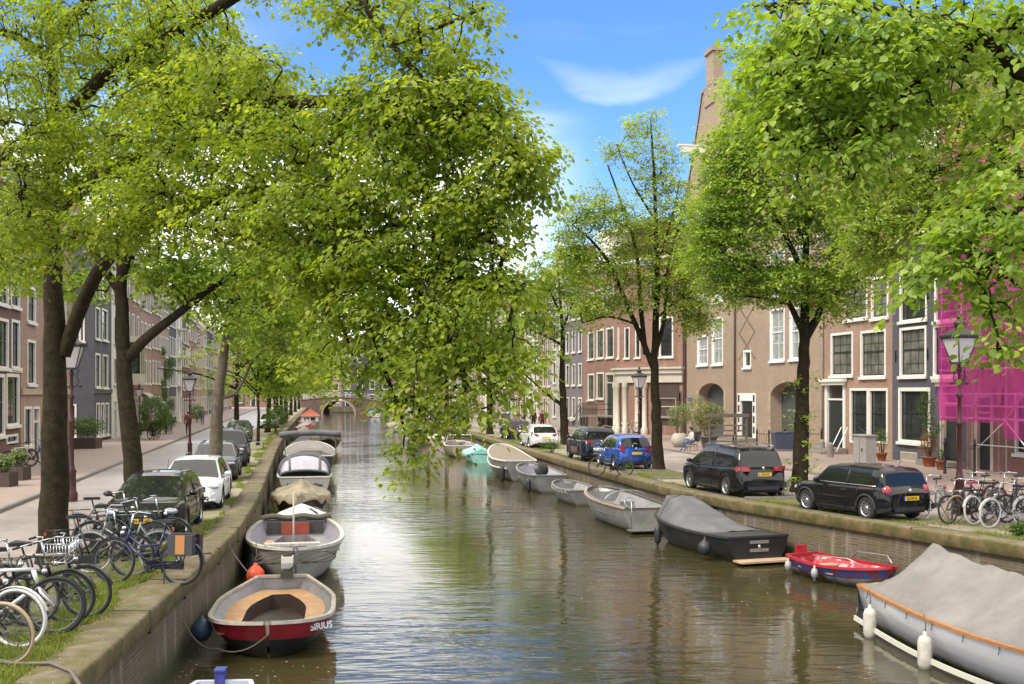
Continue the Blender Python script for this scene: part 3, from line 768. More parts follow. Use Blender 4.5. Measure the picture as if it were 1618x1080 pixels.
# -- scaffold with magenta net
sx = thing('scaffold', 'steel tube scaffold wrapped in translucent magenta netting in front of a house', 'scaffold', (*FR(46.4), 0), math.atan2(-1, 0.18))
Ls, D0, D1 = 11.0, -1.55, -0.35
galv = mat('scaffold_tube', (0.6,0.6,0.6), 0.4, 0.7)
zl = [2.35, 4.35, 6.35, 8.35, 10.35, 12.35, 14.2]
for x in np.arange(0, Ls+0.1, 2.2):
    for y in (D0, D1):
        b = MB(); b.tube([(x, y, 0.1), (x, y, 14.4)], 0.028, 6); b.lathe([(0.08,0),(0.08,0.015),(0,0.016)], 8, (x, y, 0.105)); b.build('upright', galv, sx)
b = MB()
for z in zl:
    for y in (D0, D1):
        for dz in (0, 0.5, 1.0): b.tube([(-0.1, y, z+dz), (Ls+0.1, y, z+dz)], 0.024, 5)
    for x in np.arange(0, Ls+0.1, 2.2): b.tube([(x, D0-0.1, z), (x, D1+0.1, z)], 0.024, 5)
b.build('ledger', galv, sx)
b = MB()
for i, z in enumerate(zl[:-1]):
    x = 2.2 if i % 2 else 4.4
    b.tube([(x, D0-0.04, z), (x+2.2, D0-0.04, z+2)], 0.024, 5); b.tube([(8.8 if i % 2 else 6.6, D0-0.04, z), (6.6 if i % 2 else 8.8, D0-0.04, z+2)], 0.024, 5)
b.tube([(2.2, D0-0.04, 0.9), (4.4, D0-0.04, 2.3)], 0.024, 5); b.tube([(4.4, D0-0.04, 2.3), (6.6, D0-0.04, 0.6)], 0.024, 5); b.tube([(2.2, D0-0.05, 1.3), (11, D0-0.05, 1.3)], 0.024, 5)
b.build('brace', galv, sx)
for z in zl[:-1]:
    b = MB(); b.box(0, Ls, D0+0.1, D1-0.1, z-0.05, z-0.01); b.build('deck', mat('scaffold_board', (0.35,0.3,0.22), 0.8, var=0.3), sx)
for i, z in enumerate(zl[1:5]):
    b = MB(); x0 = 1.0 + (i % 2)*1.2
    b.tube([(x0, -1.0, z-2), (x0+0.8, -1.0, z)], 0.022, 5); b.tube([(x0+0.35, -1.0, z-2), (x0+1.15, -1.0, z)], 0.022, 5)
    for k in range(8): b.tube([(x0+0.8*k/8+0.02, -1.0, z-2+2*k/8), (x0+0.8*k/8+0.35, -1.0, z-2+2*k/8)], 0.015, 4)
    b.build('ladder', galv, sx)
def net_mat():
    m = bpy.data.materials.new('magenta_net'); m.use_nodes = True; t = m.node_tree; nn = t.nodes; ln = t.links
    b = nn['Principled BSDF']; b.inputs['Base Color'].default_value = (0.66,0.09,0.38,1); b.inputs['Roughness'].default_value = 0.6
    tl = nn.new('ShaderNodeBsdfTranslucent'); tl.inputs[0].default_value = (0.75,0.02,0.4,1)
    tp = nn.new('ShaderNodeBsdfTransparent'); tp.inputs[0].default_value = (1,0.5,0.8,1)
    m1 = nn.new('ShaderNodeMixShader'); m1.inputs[0].default_value = 0.35; ln.new(b.outputs[0], m1.inputs[1]); ln.new(tl.outputs[0], m1.inputs[2])
    tcn = nn.new('ShaderNodeTexCoord'); nz = nn.new('ShaderNodeTexNoise'); nz.inputs['Scale'].default_value = 0.8; nz.inputs['Detail'].default_value = 4; ln.new(tcn.outputs['Object'], nz.inputs['Vector'])
    mr = nn.new('ShaderNodeMapRange'); mr.inputs[1].default_value = 0.3; mr.inputs[2].default_value = 0.7; mr.inputs[3].default_value = 0.46; mr.inputs[4].default_value = 0.2; ln.new(nz.outputs['Fac'], mr.inputs[0])
    m2 = nn.new('ShaderNodeMixShader'); ln.new(mr.outputs[0], m2.inputs[0]); ln.new(tp.outputs[0], m2.inputs[1]); ln.new(m1.outputs[0], m2.inputs[2])
    ln.new(m2.outputs[0], nn['Material Output'].inputs['Surface'])
    return m
netm = net_mat()
for (x0, x1, zb) in ((0.0, 4.4, 2.2), (4.42, 8.8, 1.6), (8.82, 11.0, 1.6)):
    rows = []
    for i in range(25):
        x = x0 + (x1-x0)*i/24
        rows.append([(x, D0-0.1-0.11*abs(math.sin(k*math.pi/5.3))*(0.6+0.5*math.sin(i*0.8+zb))-0.05*noise.noise((i*0.45,k*0.3,zb))-0.03*abs(noise.noise((i*0.5+k*0.35,k*0.12,7))) , zb + (14.4-zb)*k/40) for k in range(41)])
    b = MB(); b.grid(rows); b.build('net', netm, sx)
b = MB(); b.grid([[(-0.06, D0-0.05 + (D1-D0+0.1)*i/6, 2.2 + 12.2*k/30) for k in range(31)] for i in range(7)]); b.build('net', netm, sx)

# -- warehouse with twin gables
A, B = FR(yr(1085)), FR(yr(1300))
d = (B[0]-A[0], B[1]-A[1]); L = math.hypot(*d); rz = math.atan2(d[1], d[0])
wh = thing('warehouse', 'tall tan brick warehouse with two steep gables and arched garage doors', 'warehouse', (*A, 0), rz, 'houses along the canal')
ws = dict(sm=white2, fm=white2, gm=netcurtain, nx=2, ny=3, fw=0.12)
specs = [((1102,530,1119,577),ws), ((1125,501,1142.5,576),ws), ((1217,487,1240,570.5),ws), ((1248,485,1271,568),ws),
         ((1102,425,1119,482),ws), ((1125,415,1142,478),ws), ((1217,395,1240,470),ws), ((1248,390,1271,466),ws),
         ((1175,553,1187,581),dict(sm=white2, fm=white2, gm=glassm, nx=1, ny=1, sash=False)),
         ((1150,620,1151,621),None)]
ops = []; jobs = []
for q, kw in specs[:-1]:
    o = px2loc(A, B, q); ops.append(o); jobs.append((o, kw))
for cpx in (1110, 1133, 1228, 1259):
    for zz in (15.0,):
        o = px2loc(A, B, (cpx-7, 0, cpx+7, 10)); o[2], o[3] = zz, zz+2.0
        ops.append(o); jobs.append((o, dict(ws, ny=2)))
dq = px2loc(A, B, (1166,621,1194.5,691)); dq[2] = 0.45; ops.append(dq)
gar = [px2loc(A, B, (1104,605,1144,697)), px2loc(A, B, (1218,603,1277,703))]
for g_ in gar: g_[2] = 0.0; ops.append(g_)
xc = [px2loc(A, B, (1085,0,1164,1)), px2loc(A, B, (1196,0,1300,1))]
Hw = 17.4
wall_mesh(L, Hw, ops, B_tan, wh, depth=16)
for o, kw in jobs: window(wh, o, **kw)
door(wh, dq, col=black, fm=white2, fw=0.5, transom=0, T=None)
b = MB()
for sgn_ in (0,1):
    xx = dq[0]+0.12 if sgn_ == 0 else dq[1]-0.38
    for k in range(4): b.box(xx, xx+0.26, -0.055, -0.042, dq[2]+0.3+k*0.68, dq[2]+0.75+k*0.68)
b.build('side_light', black, wh)
b = MB(); b.box(dq[0]-0.3, dq[1]+0.3, -1.2, -0.03, 0.1, 0.45); b.box(dq[0]-0.3, dq[1]+0.3, -1.6, -1.202, 0.1, 0.28); b.build('stoop', greystone, wh)
for g_ in gar:   # arch spandrels, shutter, quoins
    x0, x1, z0, z1 = g_; cx = (x0+x1)/2; r = (x1-x0)/2; rise = 0.85
    b = MB()
    arc = [(cx + r*math.cos(t), z1-rise + rise*math.sin(t)) for t in np.linspace(0, math.pi, 17)]
    right = arc[:9] + [(cx, z1), (x1, z1)]; left = [(cx, z1)] + arc[8:] + [(x0, z1)]
    for k in range(16):
        p0, p1 = arc[k], arc[k+1]
        b.add([(p0[0],0,p0[1]),(p1[0],0,p1[1]),(p1[0],0,z1),(p0[0],0,z1)], [(0,1,2,3)])
        b.add([(p0[0],0,p0[1]),(p1[0],0,p1[1]),(p1[0],0.8,p1[1]),(p0[0],0.8,p0[1])], [(0,1,2,3)])
        ro = 1.0 + 0.33/r
    b.add([(x0,0.2,z0),(x0,0.8,z0),(x0,0.8,z1),(x0,0.2,z1)], [(0,1,2,3)]); b.add([(x1,0.2,z0),(x1,0.8,z0),(x1,0.8,z1),(x1,0.2,z1)], [(0,1,2,3)])
    b.build('arch', B_tan, wh)
    b = MB()
    for k in range(int((z1-z0)/0.16)+1): b.box(x0, x1, 0.72 if k % 2 else 0.735, 0.79, z0+0.1+k*0.16, z0+0.1+(k+1)*0.16)
    b.build('garage_shutter', shutter, wh)
    b = MB()
    for xx in (x0-0.42, x1-0.0): b.box(xx, xx+0.42, -0.04, -0.002, z1-1.9, z1-0.55)
    for k in range(6):
        for xx in (x0-0.3, x1-0.02): b.box(xx, xx+0.32, -0.03, -0.002, 0.5+k*0.5, 0.75+k*0.5)
    b.build('quoin', [stone], wh)
# diamond pattern on the stair strip
s0 = px2loc(A, B, (1167,0,1194,1)); zb, zt = 5.6, 10.8
b = MB(); n = 3.0; wd = s0[1]-s0[0]
for ph in (0, 1):
    for k in range(int(n*16)):
        t0 = k/16; tri = abs(((t0+ph) % 2) - 1)
        x = s0[0]+0.15 + (wd-0.3)*tri; z = zb + (zt-zb)*k/(n*16)
        b.box(x-0.09, x+0.09, -0.025, -0.001, z, z+0.07)
b.build('brick_pattern', mat('dark_header_bricks', (0.16,0.11,0.085), 0.8), wh)
b = MB(); xx = px2loc(A, B, (1163,0,1165,1)); b.tube([(xx[0], -0.1, 0.1), (xx[0], -0.1, 17.2)], 0.07, 8); b.build('drainpipe', mat('dark_pipe', (0.09,0.08,0.07), 0.6), wh)
# gables
for x0, x1, _, _ in xc:
    cx = (x0+x1)/2; hw = (x1-x0)/2; b = MB()
    pts = [(x0,Hw),(x1,Hw),(x1,Hw+0.8)]
    prof = [(1.0,0.8),(0.86,2.2),(0.62,4.6),(0.42,6.6),(0.3,8.0)]
    pts += [(cx+hw*f_, Hw+z) for f_, z in prof[1:]] + [(cx-hw*f_, Hw+z) for f_, z in prof[::-1]]
    b.prism(pts, 0.0, 0.6, 'y')
    g = b.build('gable', B_tan, wh)
    b = MB()   # copings
    for sg in (-1, 1):
        rows = [[(cx+sg*hw*f_, -0.08, Hw+z), (cx+sg*(hw*f_+0.12), -0.08, Hw+z+0.16), (cx+sg*(hw*f_+0.12), 0.68, Hw+z+0.16), (cx+sg*hw*f_, 0.68, Hw+z)] for f_, z in prof]
        b.grid(rows, 0, False)
    b.box(cx-hw*0.34, cx+hw*0.34, -0.1, 0.7, Hw+8.0, Hw+8.25)
    b.build('gable_coping', greystone, g)
    b = MB(); b.box(cx-0.72, cx+0.72, -0.05, 0.7, Hw+8.26, Hw+10.5); b.box(cx-0.85, cx+0.85, -0.17, 0.83, Hw+10.5, Hw+10.8)
    b.box(cx-1.0, cx+1.0, -0.1, 0.75, Hw+6.8, Hw+8.0)
    b.build('chimney', B_tan, g)
    b = MB(); b.box(cx-1.1, cx-0.75, -1.9, -0.02, Hw+3.5, Hw+3.95); b.box(cx-1.15, cx-0.7, -2.1, 0.0, Hw+3.951, Hw+4.05)
    b.build('hoist_beam', white2, g)
    for sg in (-1,1):
        b = MB(); b.ell((cx+sg*hw*0.95, 0.2, Hw+1.75), (0.5,0.5,0.5), 14, 9); b.box(cx+sg*hw*0.95-0.4, cx+sg*hw*0.95+0.4, -0.15, 0.6, Hw+0.8, Hw+1.28); b.build('stone_ball', greystone, g)
    window(wh, [cx-0.6, cx+0.6, Hw+1.0, Hw+2.9], y=-0.06, **{k: v for k, v in ws.items()})
    b = MB(); b.add([(x0,0.6,Hw),(cx,0.6,Hw+7.2),(cx,16,Hw+7.2),(x0,16,Hw),(x1,0.6,Hw),(x1,16,Hw)], [(0,1,2,3),(1,4,5,2)]); b.build('roof', rooftile, wh)
# wall lamps and street sign
b = MB(); b.box(0.35, 1.25, -0.05, -0.01, 2.78, 3.0); sgn = b.build('street_sign', plate_b, wh)

# -- corner building with columned shop front
Yc = 84.2
A = FR2(yr2(975)); C1 = FR2(88.0); C2 = (FR2(88.0)[0]+1.9, 85.2); E = (FR(83.5)[0]-0.1, 83.0)
cb = thing('corner_building', 'pink brick corner building with cream columned shop front beside the warehouse', 'building', (*A, 0), 0, 'houses along the canal')
def sub(A_, B_, H, wm, wins, parent, org, nm='wall', depth=None):
    d = (B_[0]-A_[0], B_[1]-A_[1]); L = math.hypot(*d); T = Matrix.Translation((A_[0]-org[0], A_[1]-org[1], 0)) @ Matrix.Rotation(math.atan2(d[1], d[0]), 4, 'Z')
    ops = []; jobs = []
    for q, kind, kw in wins:
        o = px2loc(A_, B_, q) if len(q) == 4 and q[1] > 30 else list(q)
        o[0] = max(o[0], 0.08); o[1] = min(o[1], L-0.08); o[2] = max(o[2], 0)
        if o[1]-o[0] < 0.2: continue
        ops.append(o); jobs.append((o, kind, kw))
    wall_mesh(L, H, ops, wm, parent, name=nm, T=T, depth=depth)
    for o, kind, kw in jobs:
        (window if kind == 'w' else door)(parent, o, T=T, **kw)
    return T, L
tall = dict(nx=1, ny=2, fw=0.09)
T1, L1 = sub(A, C1, 14.0, B_red, [((976,517,981,566),'w',tall), ((977,592,981,666),'w',tall)], cb, A)
T2, L2 = sub(C1, C2, 14.0, B_red, [((987,517,995,566),'w',tall), ((1004,515,1012,565),'w',tall), ((1004,610,1019,678),'d',dict(fw=0.2,fm=cream)), ((984,592,993,668),'w',dict(nx=1,ny=3,fw=0.08,fm=cream))], cb, A)
T3, L3_ = sub(C2, E, 14.0, B_red, [((1042,500,1064,564),'w',dict(nx=2,ny=1,fw=0.12)), ((1060,618,1081,646),'w',dict(nx=2,ny=2,fw=0.1,fm=mat('brown_shop_paint',(0.11,0.075,0.06),0.5))), ((1028,440,1042,480),'w',tall), ((1050,440,1064,480),'w',tall)], cb, A)
for T_, L_, full in ((T1, L1, 0), (T2, L2, 1), (T3, L3_, 2)):
    b = MB(); b.box(-0.1, L_+0.1, -0.35, -0.005, 4.9, 5.25); b.box(-0.05, L_+0.05, -0.2, -0.005, 4.2, 4.9); b.box(-0.2, L_+0.2, -0.5, -0.004, 5.252, 5.4)
    b.v = [tuple(T_ @ Vector(v)) for v in b.v]; b.build('shop_cornice', cream, cb)
    cornice(cb, L_, 14.0, T=T_)
b = MB()
for T_, xs_ in ((T1, (0.25,)), (T2, (0.0, L2*0.28, L2*0.72, L2-0.05)), ):
    for x in xs_:
        b.lathe([(0.27,0.1),(0.27,0.6),(0.2,0.65),(0.19,3.7),(0.24,3.8),(0.26,3.95),(0.26,4.2)], 14, (x, -0.22, 0), T=T_)
b.build('column', cream, cb)
b = MB(); b.box(0.6, L3_-0.3, -0.06, -0.002, 0.9, 4.15); b.v = [tuple(T3 @ Vector(v)) for v in b.v]; b.build('shop_panel', mat('dark_brown_panel', (0.075,0.05,0.04), 0.5, var=0.2), cb)
window(cb, [2.6, 4.6, 1.5, 3.0] if L3_ > 4.8 else [L3_-2.2, L3_-0.5, 1.5, 3.0], nx=2, ny=2, T=T3 @ Matrix.Translation((0,-0.12,0)), fm=mat('taupe_paint', (0.25,0.21,0.18), 0.5), sm=cream, fw=0.1)
b = MB()
pts = [(0,0), (C1[0]-A[0], C1[1]-A[1]), (C2[0]-A[0], C2[1]-A[1]), (E[0]-A[0], E[1]-A[1]), (E[0]-A[0]+6, E[1]-A[1]+6), (6, 8)]
b.prism(pts, 13.9, 14.1, 'z'); b.build('roof', zinc, cb)
b = MB(); b.add([(p[0],p[1],0) for p in pts[3:]]+[(p[0],p[1],13.9) for p in pts[3:]], [(0,1,4,3),(1,2,5,4)]); b.build('rear_wall', B_red, cb)

# generic row house
def genhouse(A, B, H, wm, label, nwin=3, floors=4, roof='cornice', fm=None, door_at=0, gm=None, depth=10, group='houses along the canal', trim=None, name='canal_house', nx=2, ny=3, bars=True):
    L = math.hypot(B[0]-A[0], B[1]-A[1]); wl = []
    fh = (H-0.9)/floors; sp_ = L/nwin; ww = min(sp_*0.56, 1.25)
    for f_ in range(floors):
        for i in range(nwin):
            cx = sp_*(i+0.5); z0 = f_*fh + (0.95 if f_ else 0.9); z1 = z0 + fh*(0.66 if f_ < floors-1 else 0.55)
            if f_ == 0 and i == door_at: wl.append((None, 'd', dict(fm=fm, transom=0.5, fw=0.14), [cx-0.65, cx+0.65, 0.12, z1])); continue
            wl.append((None, 'w', dict(fm=fm, nx=nx, ny=ny, gm=(gm if random.random() < 0.5 else None), fw=0.12, sash=bars), [cx-ww/2, cx+ww/2, z0, z1]))
    gab = None
    if roof == 'gable':
        gab = [(0,H),(L,H),(L*0.94,H+0.5),(L*0.72,H+1.4),(L*0.68,H+3.2),(L*0.5,H+4.0),(L*0.32,H+3.2),(L*0.28,H+1.4),(L*0.06,H+0.5)]
    t, L = pxhouse(name, label, A, B, H, wm, wl, depth=depth, corn=(roof != 'gable'), roof=(roof != 'none'), gable=gab, group=group)
    if gab:
        b = MB()
        for seg in (gab[2:5], gab[6:9], gab[4:7]):
            b.grid([[(x, -0.07, z), (x, -0.07, z+0.15), (x, 0.55, z+0.15), (x, 0.55, z)] for x, z in seg], 0, False)
        b.build('gable_trim', white, t)
    return t
# brick house px 922-975
A, B = FR2(yr2(922)), FR2(yr2(975))
pw = dict(nx=1, ny=2, fw=0.14)
h, L = pxhouse('canal_house', 'pink brick house with tall narrow windows and dormer left of the corner shop', A, B, 14.6, B_red, [
    ((929,524,939,568),'w',pw), ((943,520,954,566),'w',pw), ((958,517,970,565),'w',pw),
    ((929,590,939,632),'w',pw), ((943,588,954,630),'w',pw),
    ((929,462,939,500),'w',pw), ((943,456,954,496),'w',pw), ((958,452,970,492),'w',pw),
    ((957,588,971,672),'d',dict(fw=0.22, fm=cream)), ((944,655,950,668),'w',dict(nx=1,ny=1,fw=0.1,sash=False))])
b = MB(); b.box(L*0.3, L*0.62, 0.5, 3.0, 14.7, 17.2); b.box(L*0.26, L*0.66, 0.3, 3.2, 17.2, 17.5); dm = b.build('dormer', white, h)
window(h, [L*0.36, L*0.56, 15.0, 16.8], y=0.1, T=Matrix.Translation((0,0.43,0)), sill=False)
b = MB(); q0 = L*0.45; b.box(q0, L-0.3, -1.7, -0.02, 1.35, 1.5)
for x in np.arange(q0+0.1, L-0.2, 0.9): b.box(x, x+0.08, -1.66, -1.58, 0.1, 1.35)
for k in range(6): b.box(q0-0.3*(k+1), q0-0.3*k-0.002, -1.6, -0.8, 0.1, 1.35-0.22*(k+0.5))
b.build('stoop', greystone, h)
b = MB()
for z in (2.0, 2.45): b.tube([(L-0.3,-0.05,z),(L-0.3,-1.65,z),(q0,-1.65,z),(q0-1.8,-1.65,z-1.25)], 0.03, 5)
for x in np.arange(q0, L-0.2, 0.28): b.tube([(x,-1.65,1.5),(x,-1.65,2.45)], 0.018, 4)
b.build('railing', black, h)
y0 = yr2(922)
rowR = [(7.0,B_purple,'purple grey house with flower boxes on its sills',3,4,13.4,'cornice'), (5.6,P_grey,'grey rendered house with dark stoop',2,4,14.5,'gable'),
        (6.2,B_brown,'brown brick house with white sashes',3,4,13.2,'cornice'), (7.0,P_white,'white rendered house with tall windows',3,4,12.6,'cornice'),
        (6.0,B_red,'red brick house',2,4,14.0,'gable'), (7,B_dark,'dark painted house',3,4,13,'cornice'), (8,B_tan,'tan brick house',3,4,14,'cornice'),
        (7,P_white,'white house',3,4,12.5,'gable'), (8,B_red,'red brick house',3,4,13.5,'cornice'), (8,B_brown,'brown brick house',3,4,14,'gable'),
        (9,B_purple,'purple brick house',3,4,13,'cornice'), (9,B_tan,'tan house',3,4,14,'gable'), (10,B_red,'red brick house',4,4,13,'cornice'),(10,B_dark,'dark brick house',4,4,14,'cornice'),(12,B_brown,'brown brick house',4,4,13,'gable'),(12,B_red,'red house',4,4,13.5,'cornice')]
y = y0
ordw = ['first','second','third','fourth','fifth','sixth','seventh','eighth','ninth','tenth','eleventh','twelfth','thirteenth','fourteenth','fifteenth','sixteenth','seventeenth','eighteenth']
for i, (wd, wm, lb, nw, fl, H, rf) in enumerate(rowR):
    y1 = y + wd
    if y1 > 245: break
    hh = genhouse(FR2(y1), FR2(y), H, wm, lb + ', %s house past the dormer house' % ordw[i], nw, fl, rf, door_at=nw-1, gm=curtain)
    if i == 0:
        b = MB()
        for k in range(2):
            cx = wd/nw*(k+0.5); b.box(cx-0.6, cx+0.6, -0.3, -0.13, 0.72, 0.88); b.ell((cx, -0.22, 0.95), (0.58,0.14,0.14), 10, 6)
        b.build('flower_box', mat('white_blossom', (0.7,0.68,0.62), 0.8, var=0.4, scale=25), hh)
    y = y1

# ---- left row
A, B = FLn(40.0), FLn(yl(33))
h1, L = pxhouse('canal_house', 'maroon brick house with large white windows at the left edge', A, B, 13.5, B_maroon, [
    ((-9,426,13,481),'w',dict(nx=3,ny=3)), ((17,430,31,486),'w',dict(nx=2,ny=3)), ((-9,502,13,582),'w',dict(nx=3,ny=4)), ((18,505,31,582),'w',dict(nx=2,ny=4)),
    ((-12,590,7.5,690),'w',dict(nx=2,ny=4,fw=0.16)), ((9.5,590,30,673),'w',dict(nx=2,ny=3,fw=0.16)), ((10,686,28,700),'w',dict(nx=2,ny=1,fw=0.1,sash=False,sill=False))])
b = MB(); b.box(0, L, -0.06, -0.002, 4.35, 4.5); b.build('string_course', white, h1)
A, B = FLn(yl(33)), FLn(63.5)
h2, L = pxhouse('canal_house', 'pinkish brown brick house behind the nearest tree trunk on the left', A, B, 13.8, B_brown, [
    ((43,453,56,510),'w',dict(nx=1,ny=2)), ((43,537,56,608),'w',dict(nx=1,ny=2)), ((38,642,50,705),'w',dict(nx=1,ny=2)), ((52,642,62,722),'d',dict(fw=0.12)),
    ((70,453,82,510),'w',dict(nx=1,ny=2)), ((70,537,82,608),'w',dict(nx=1,ny=2)), ((94,455,104,512),'w',dict(nx=1,ny=2)), ((94,539,104,608),'w',dict(nx=1,ny=2)), ((72,642,84,700),'w',dict(nx=1,ny=2)),((94,642,104,700),'w',dict(nx=1,ny=2)),
    ((43,375,56,425),'w',dict(nx=1,ny=2)), ((70,380,82,427),'w',dict(nx=1,ny=2))])
b = MB(); b.box(0, L, -0.1, -0.002, 3.3, 3.6); b.build('string_course', stone, h2)
A, B = FLn(70.6), FLn(77.2)
nw_ = dict(nx=1, ny=2, fw=0.12)
h3 = thing('canal_house', 'dark purple painted corner house with narrow cream windows on the left street', 'house', (*A, 0), 0, 'houses along the canal')
T_, L_ = sub(A, B, 13.6, B_dark, [((150.5,485,158,536),'w',nw_), ((161,488,170,538),'w',nw_), ((150.5,558,158.5,612),'w',nw_), ((162,560,170.5,613),'w',nw_),
    ((152,636,157.5,690),'w',nw_), ((159.5,636,164.5,688),'w',nw_), ((166.5,636,172,687),'w',nw_), ((151,430,158,470),'w',nw_), ((161,434,170,472),'w',nw_)], h3, A)
Ab = (A[0]-9.8, A[1]+2.0-2.4)
T2_, L2_ = sub(Ab, A, 13.6, B_dark, [((108,638,121,692),'w',nw_), ((125,500,134,540),'w',nw_)], h3, A)
Bb = (B[0]-9.8, B[1]-1.9); T4_, L4_ = sub(B, Bb, 13.6, B_dark, [], h3, A); sub(Bb, Ab, 13.6, B_dark, [], h3, A)
cornice(h3, L_, 13.6, T=T_); b = MB(); b.box(0, L_, -0.08, -0.002, 3.35, 3.65); b.v = [tuple(T_ @ Vector(v)) for v in b.v]; b.build('string_course', B_dark, h3)
b = MB(); org = A; q4 = [A, B, Bb, Ab]; c_ = (sum(p[0] for p in q4)/4-A[0], sum(p[1] for p in q4)/4-A[1])
b.add([(p[0]-A[0], p[1]-A[1], 13.62) for p in q4] + [(c_[0]+2, c_[1], 16.5), (c_[0]-2, c_[1], 16.5)], [(0,1,4),(1,2,5,4),(2,3,5),(3,0,4,5)]); b.build('roof', rooftile, h3)
rowL = [(6.5,P_white,'white plastered house behind the second tree',2,4,13.0,'cornice'), (7.5,B_red,'brick house with a white bay window',3,4,14.2,'cornice'),
        (7,B_brown,'brown brick house with striped awning and ivy',3,4,13.8,'cornice'), (7,B_red,'red brick house with tall sashes',3,4,14.1,'gable'),
        (6.5,B_tan,'tan brick house',3,4,13,'cornice'), (7,B_dark,'dark brick house',3,4,13.5,'cornice'), (6,P_white,'white house with balconies',2,4,13.8,'cornice'),
        (8,B_maroon,'maroon brick house',3,4,12,'gable'), (9,B_red,'red brick house',3,4,13,'cornice'), (9,B_brown,'brown brick house',3,4,12.6,'cornice'),
        (9,B_tan,'tan house',3,4,13,'gable'), (10,B_dark,'dark house',3,4,13,'cornice'), (10,B_red,'red house',3,4,13,'gable'), (12,B_brown,'brown house',4,4,13,'cornice'), (14,B_tan,'tan brick house',4,4,13,'cornice'), (14,B_red,'red brick house',4,4,13,'gable')]
y = 77.2
for i, (wd, wm, lb, nw, fl, H, rf) in enumerate(rowL):
    y1 = y + wd
    if y1 > 243: break
    hh = genhouse(FLn(y), FLn(y1), H, wm, lb + ', %s past the left dark corner house' % ordw[i], nw, fl, rf, door_at=0, gm=curtain)
    if i == 1:
        b = MB()
        b.prism([(1.2,0),(1.8,-0.9),(4.2,-0.9),(4.8,0)], 4.0, 4.9, 'z'); b.prism([(1.25,0),(1.85,-0.85),(4.15,-0.85),(4.75,0)], 7.4, 7.9, 'z')
        for x, y_ in ((1.8,-0.85),(3.0,-0.85),(4.2,-0.85),(1.3,-0.1),(4.7,-0.1)): b.box(x-0.07, x+0.07, y_-0.03, y_+0.03, 4.9, 7.4)
        bay = b.build('bay_window', cream, hh); b = MB(); b.prism([(1.3,-0.002),(1.9,-0.78),(4.1,-0.78),(4.7,-0.002)], 4.9, 7.4, 'z'); b.build('pane', glassm, bay)
    if i == 2:
        b = MB(); b.add([(1.2,-0.05,3.4),(5.4,-0.05,3.4),(5.4,-1.5,2.5),(1.2,-1.5,2.5),(5.4,-1.5,2.3),(1.2,-1.5,2.3)], [(0,1,2,3),(3,2,4,5)])
        b.build('awning', mat('grey_awning', (0.4,0.39,0.37), 0.8, var=0.3), hh)
    if i == 6:
        for z in (4.1, 7.3, 10.4):
            b = MB(); b.box(1.0, 5, -1.0, -0.02, z, z+0.15)
            for x in np.arange(1.0, 5.01, 0.2): b.box(x-0.02, x+0.02, -0.98, -0.94, z+0.15, z+1.0)
            b.box(1.0, 5, -1.0, -0.92, z+1.0, z+1.06); b.build('balcony', white, hh)
    y = y1

# ---- houses across the far end
xx = -82.0
farrow = [(9,B_brown,'brown brick house',3,11.5,'cornice'), (8,B_maroon,'maroon brick house',3,12,'cornice'), (8,B_red,'red brick house',2,12,'gable'), (7.5,P_grey,'grey house',2,11,'cornice'), (8,B_brown,'brown house with pale shop front',3,12.5,'gable'),
          (12.0,B_dark,'dark blue grey house right above the bridge',4,14,'gable'), (8,B_red,'red house',3,13,'cornice'), (8,P_white,'white house',3,12,'gable'), (9,B_tan,'tan brick house',3,13,'cornice'), (9,B_brown,'brown brick house',3,12,'gable'), (12,B_red,'red brick house',4,13,'cornice')]
for i, (wd, wm, lb, nw, H, rf) in enumerate(farrow):
    genhouse((xx, 262), (xx+wd, 262), H, wm, lb + ' beyond the far bridge, %s from the left' % ordw[i], nw, 4, rf, group='houses across the far end of the canal', bars=False, nx=1, ny=2)
    xx += wd
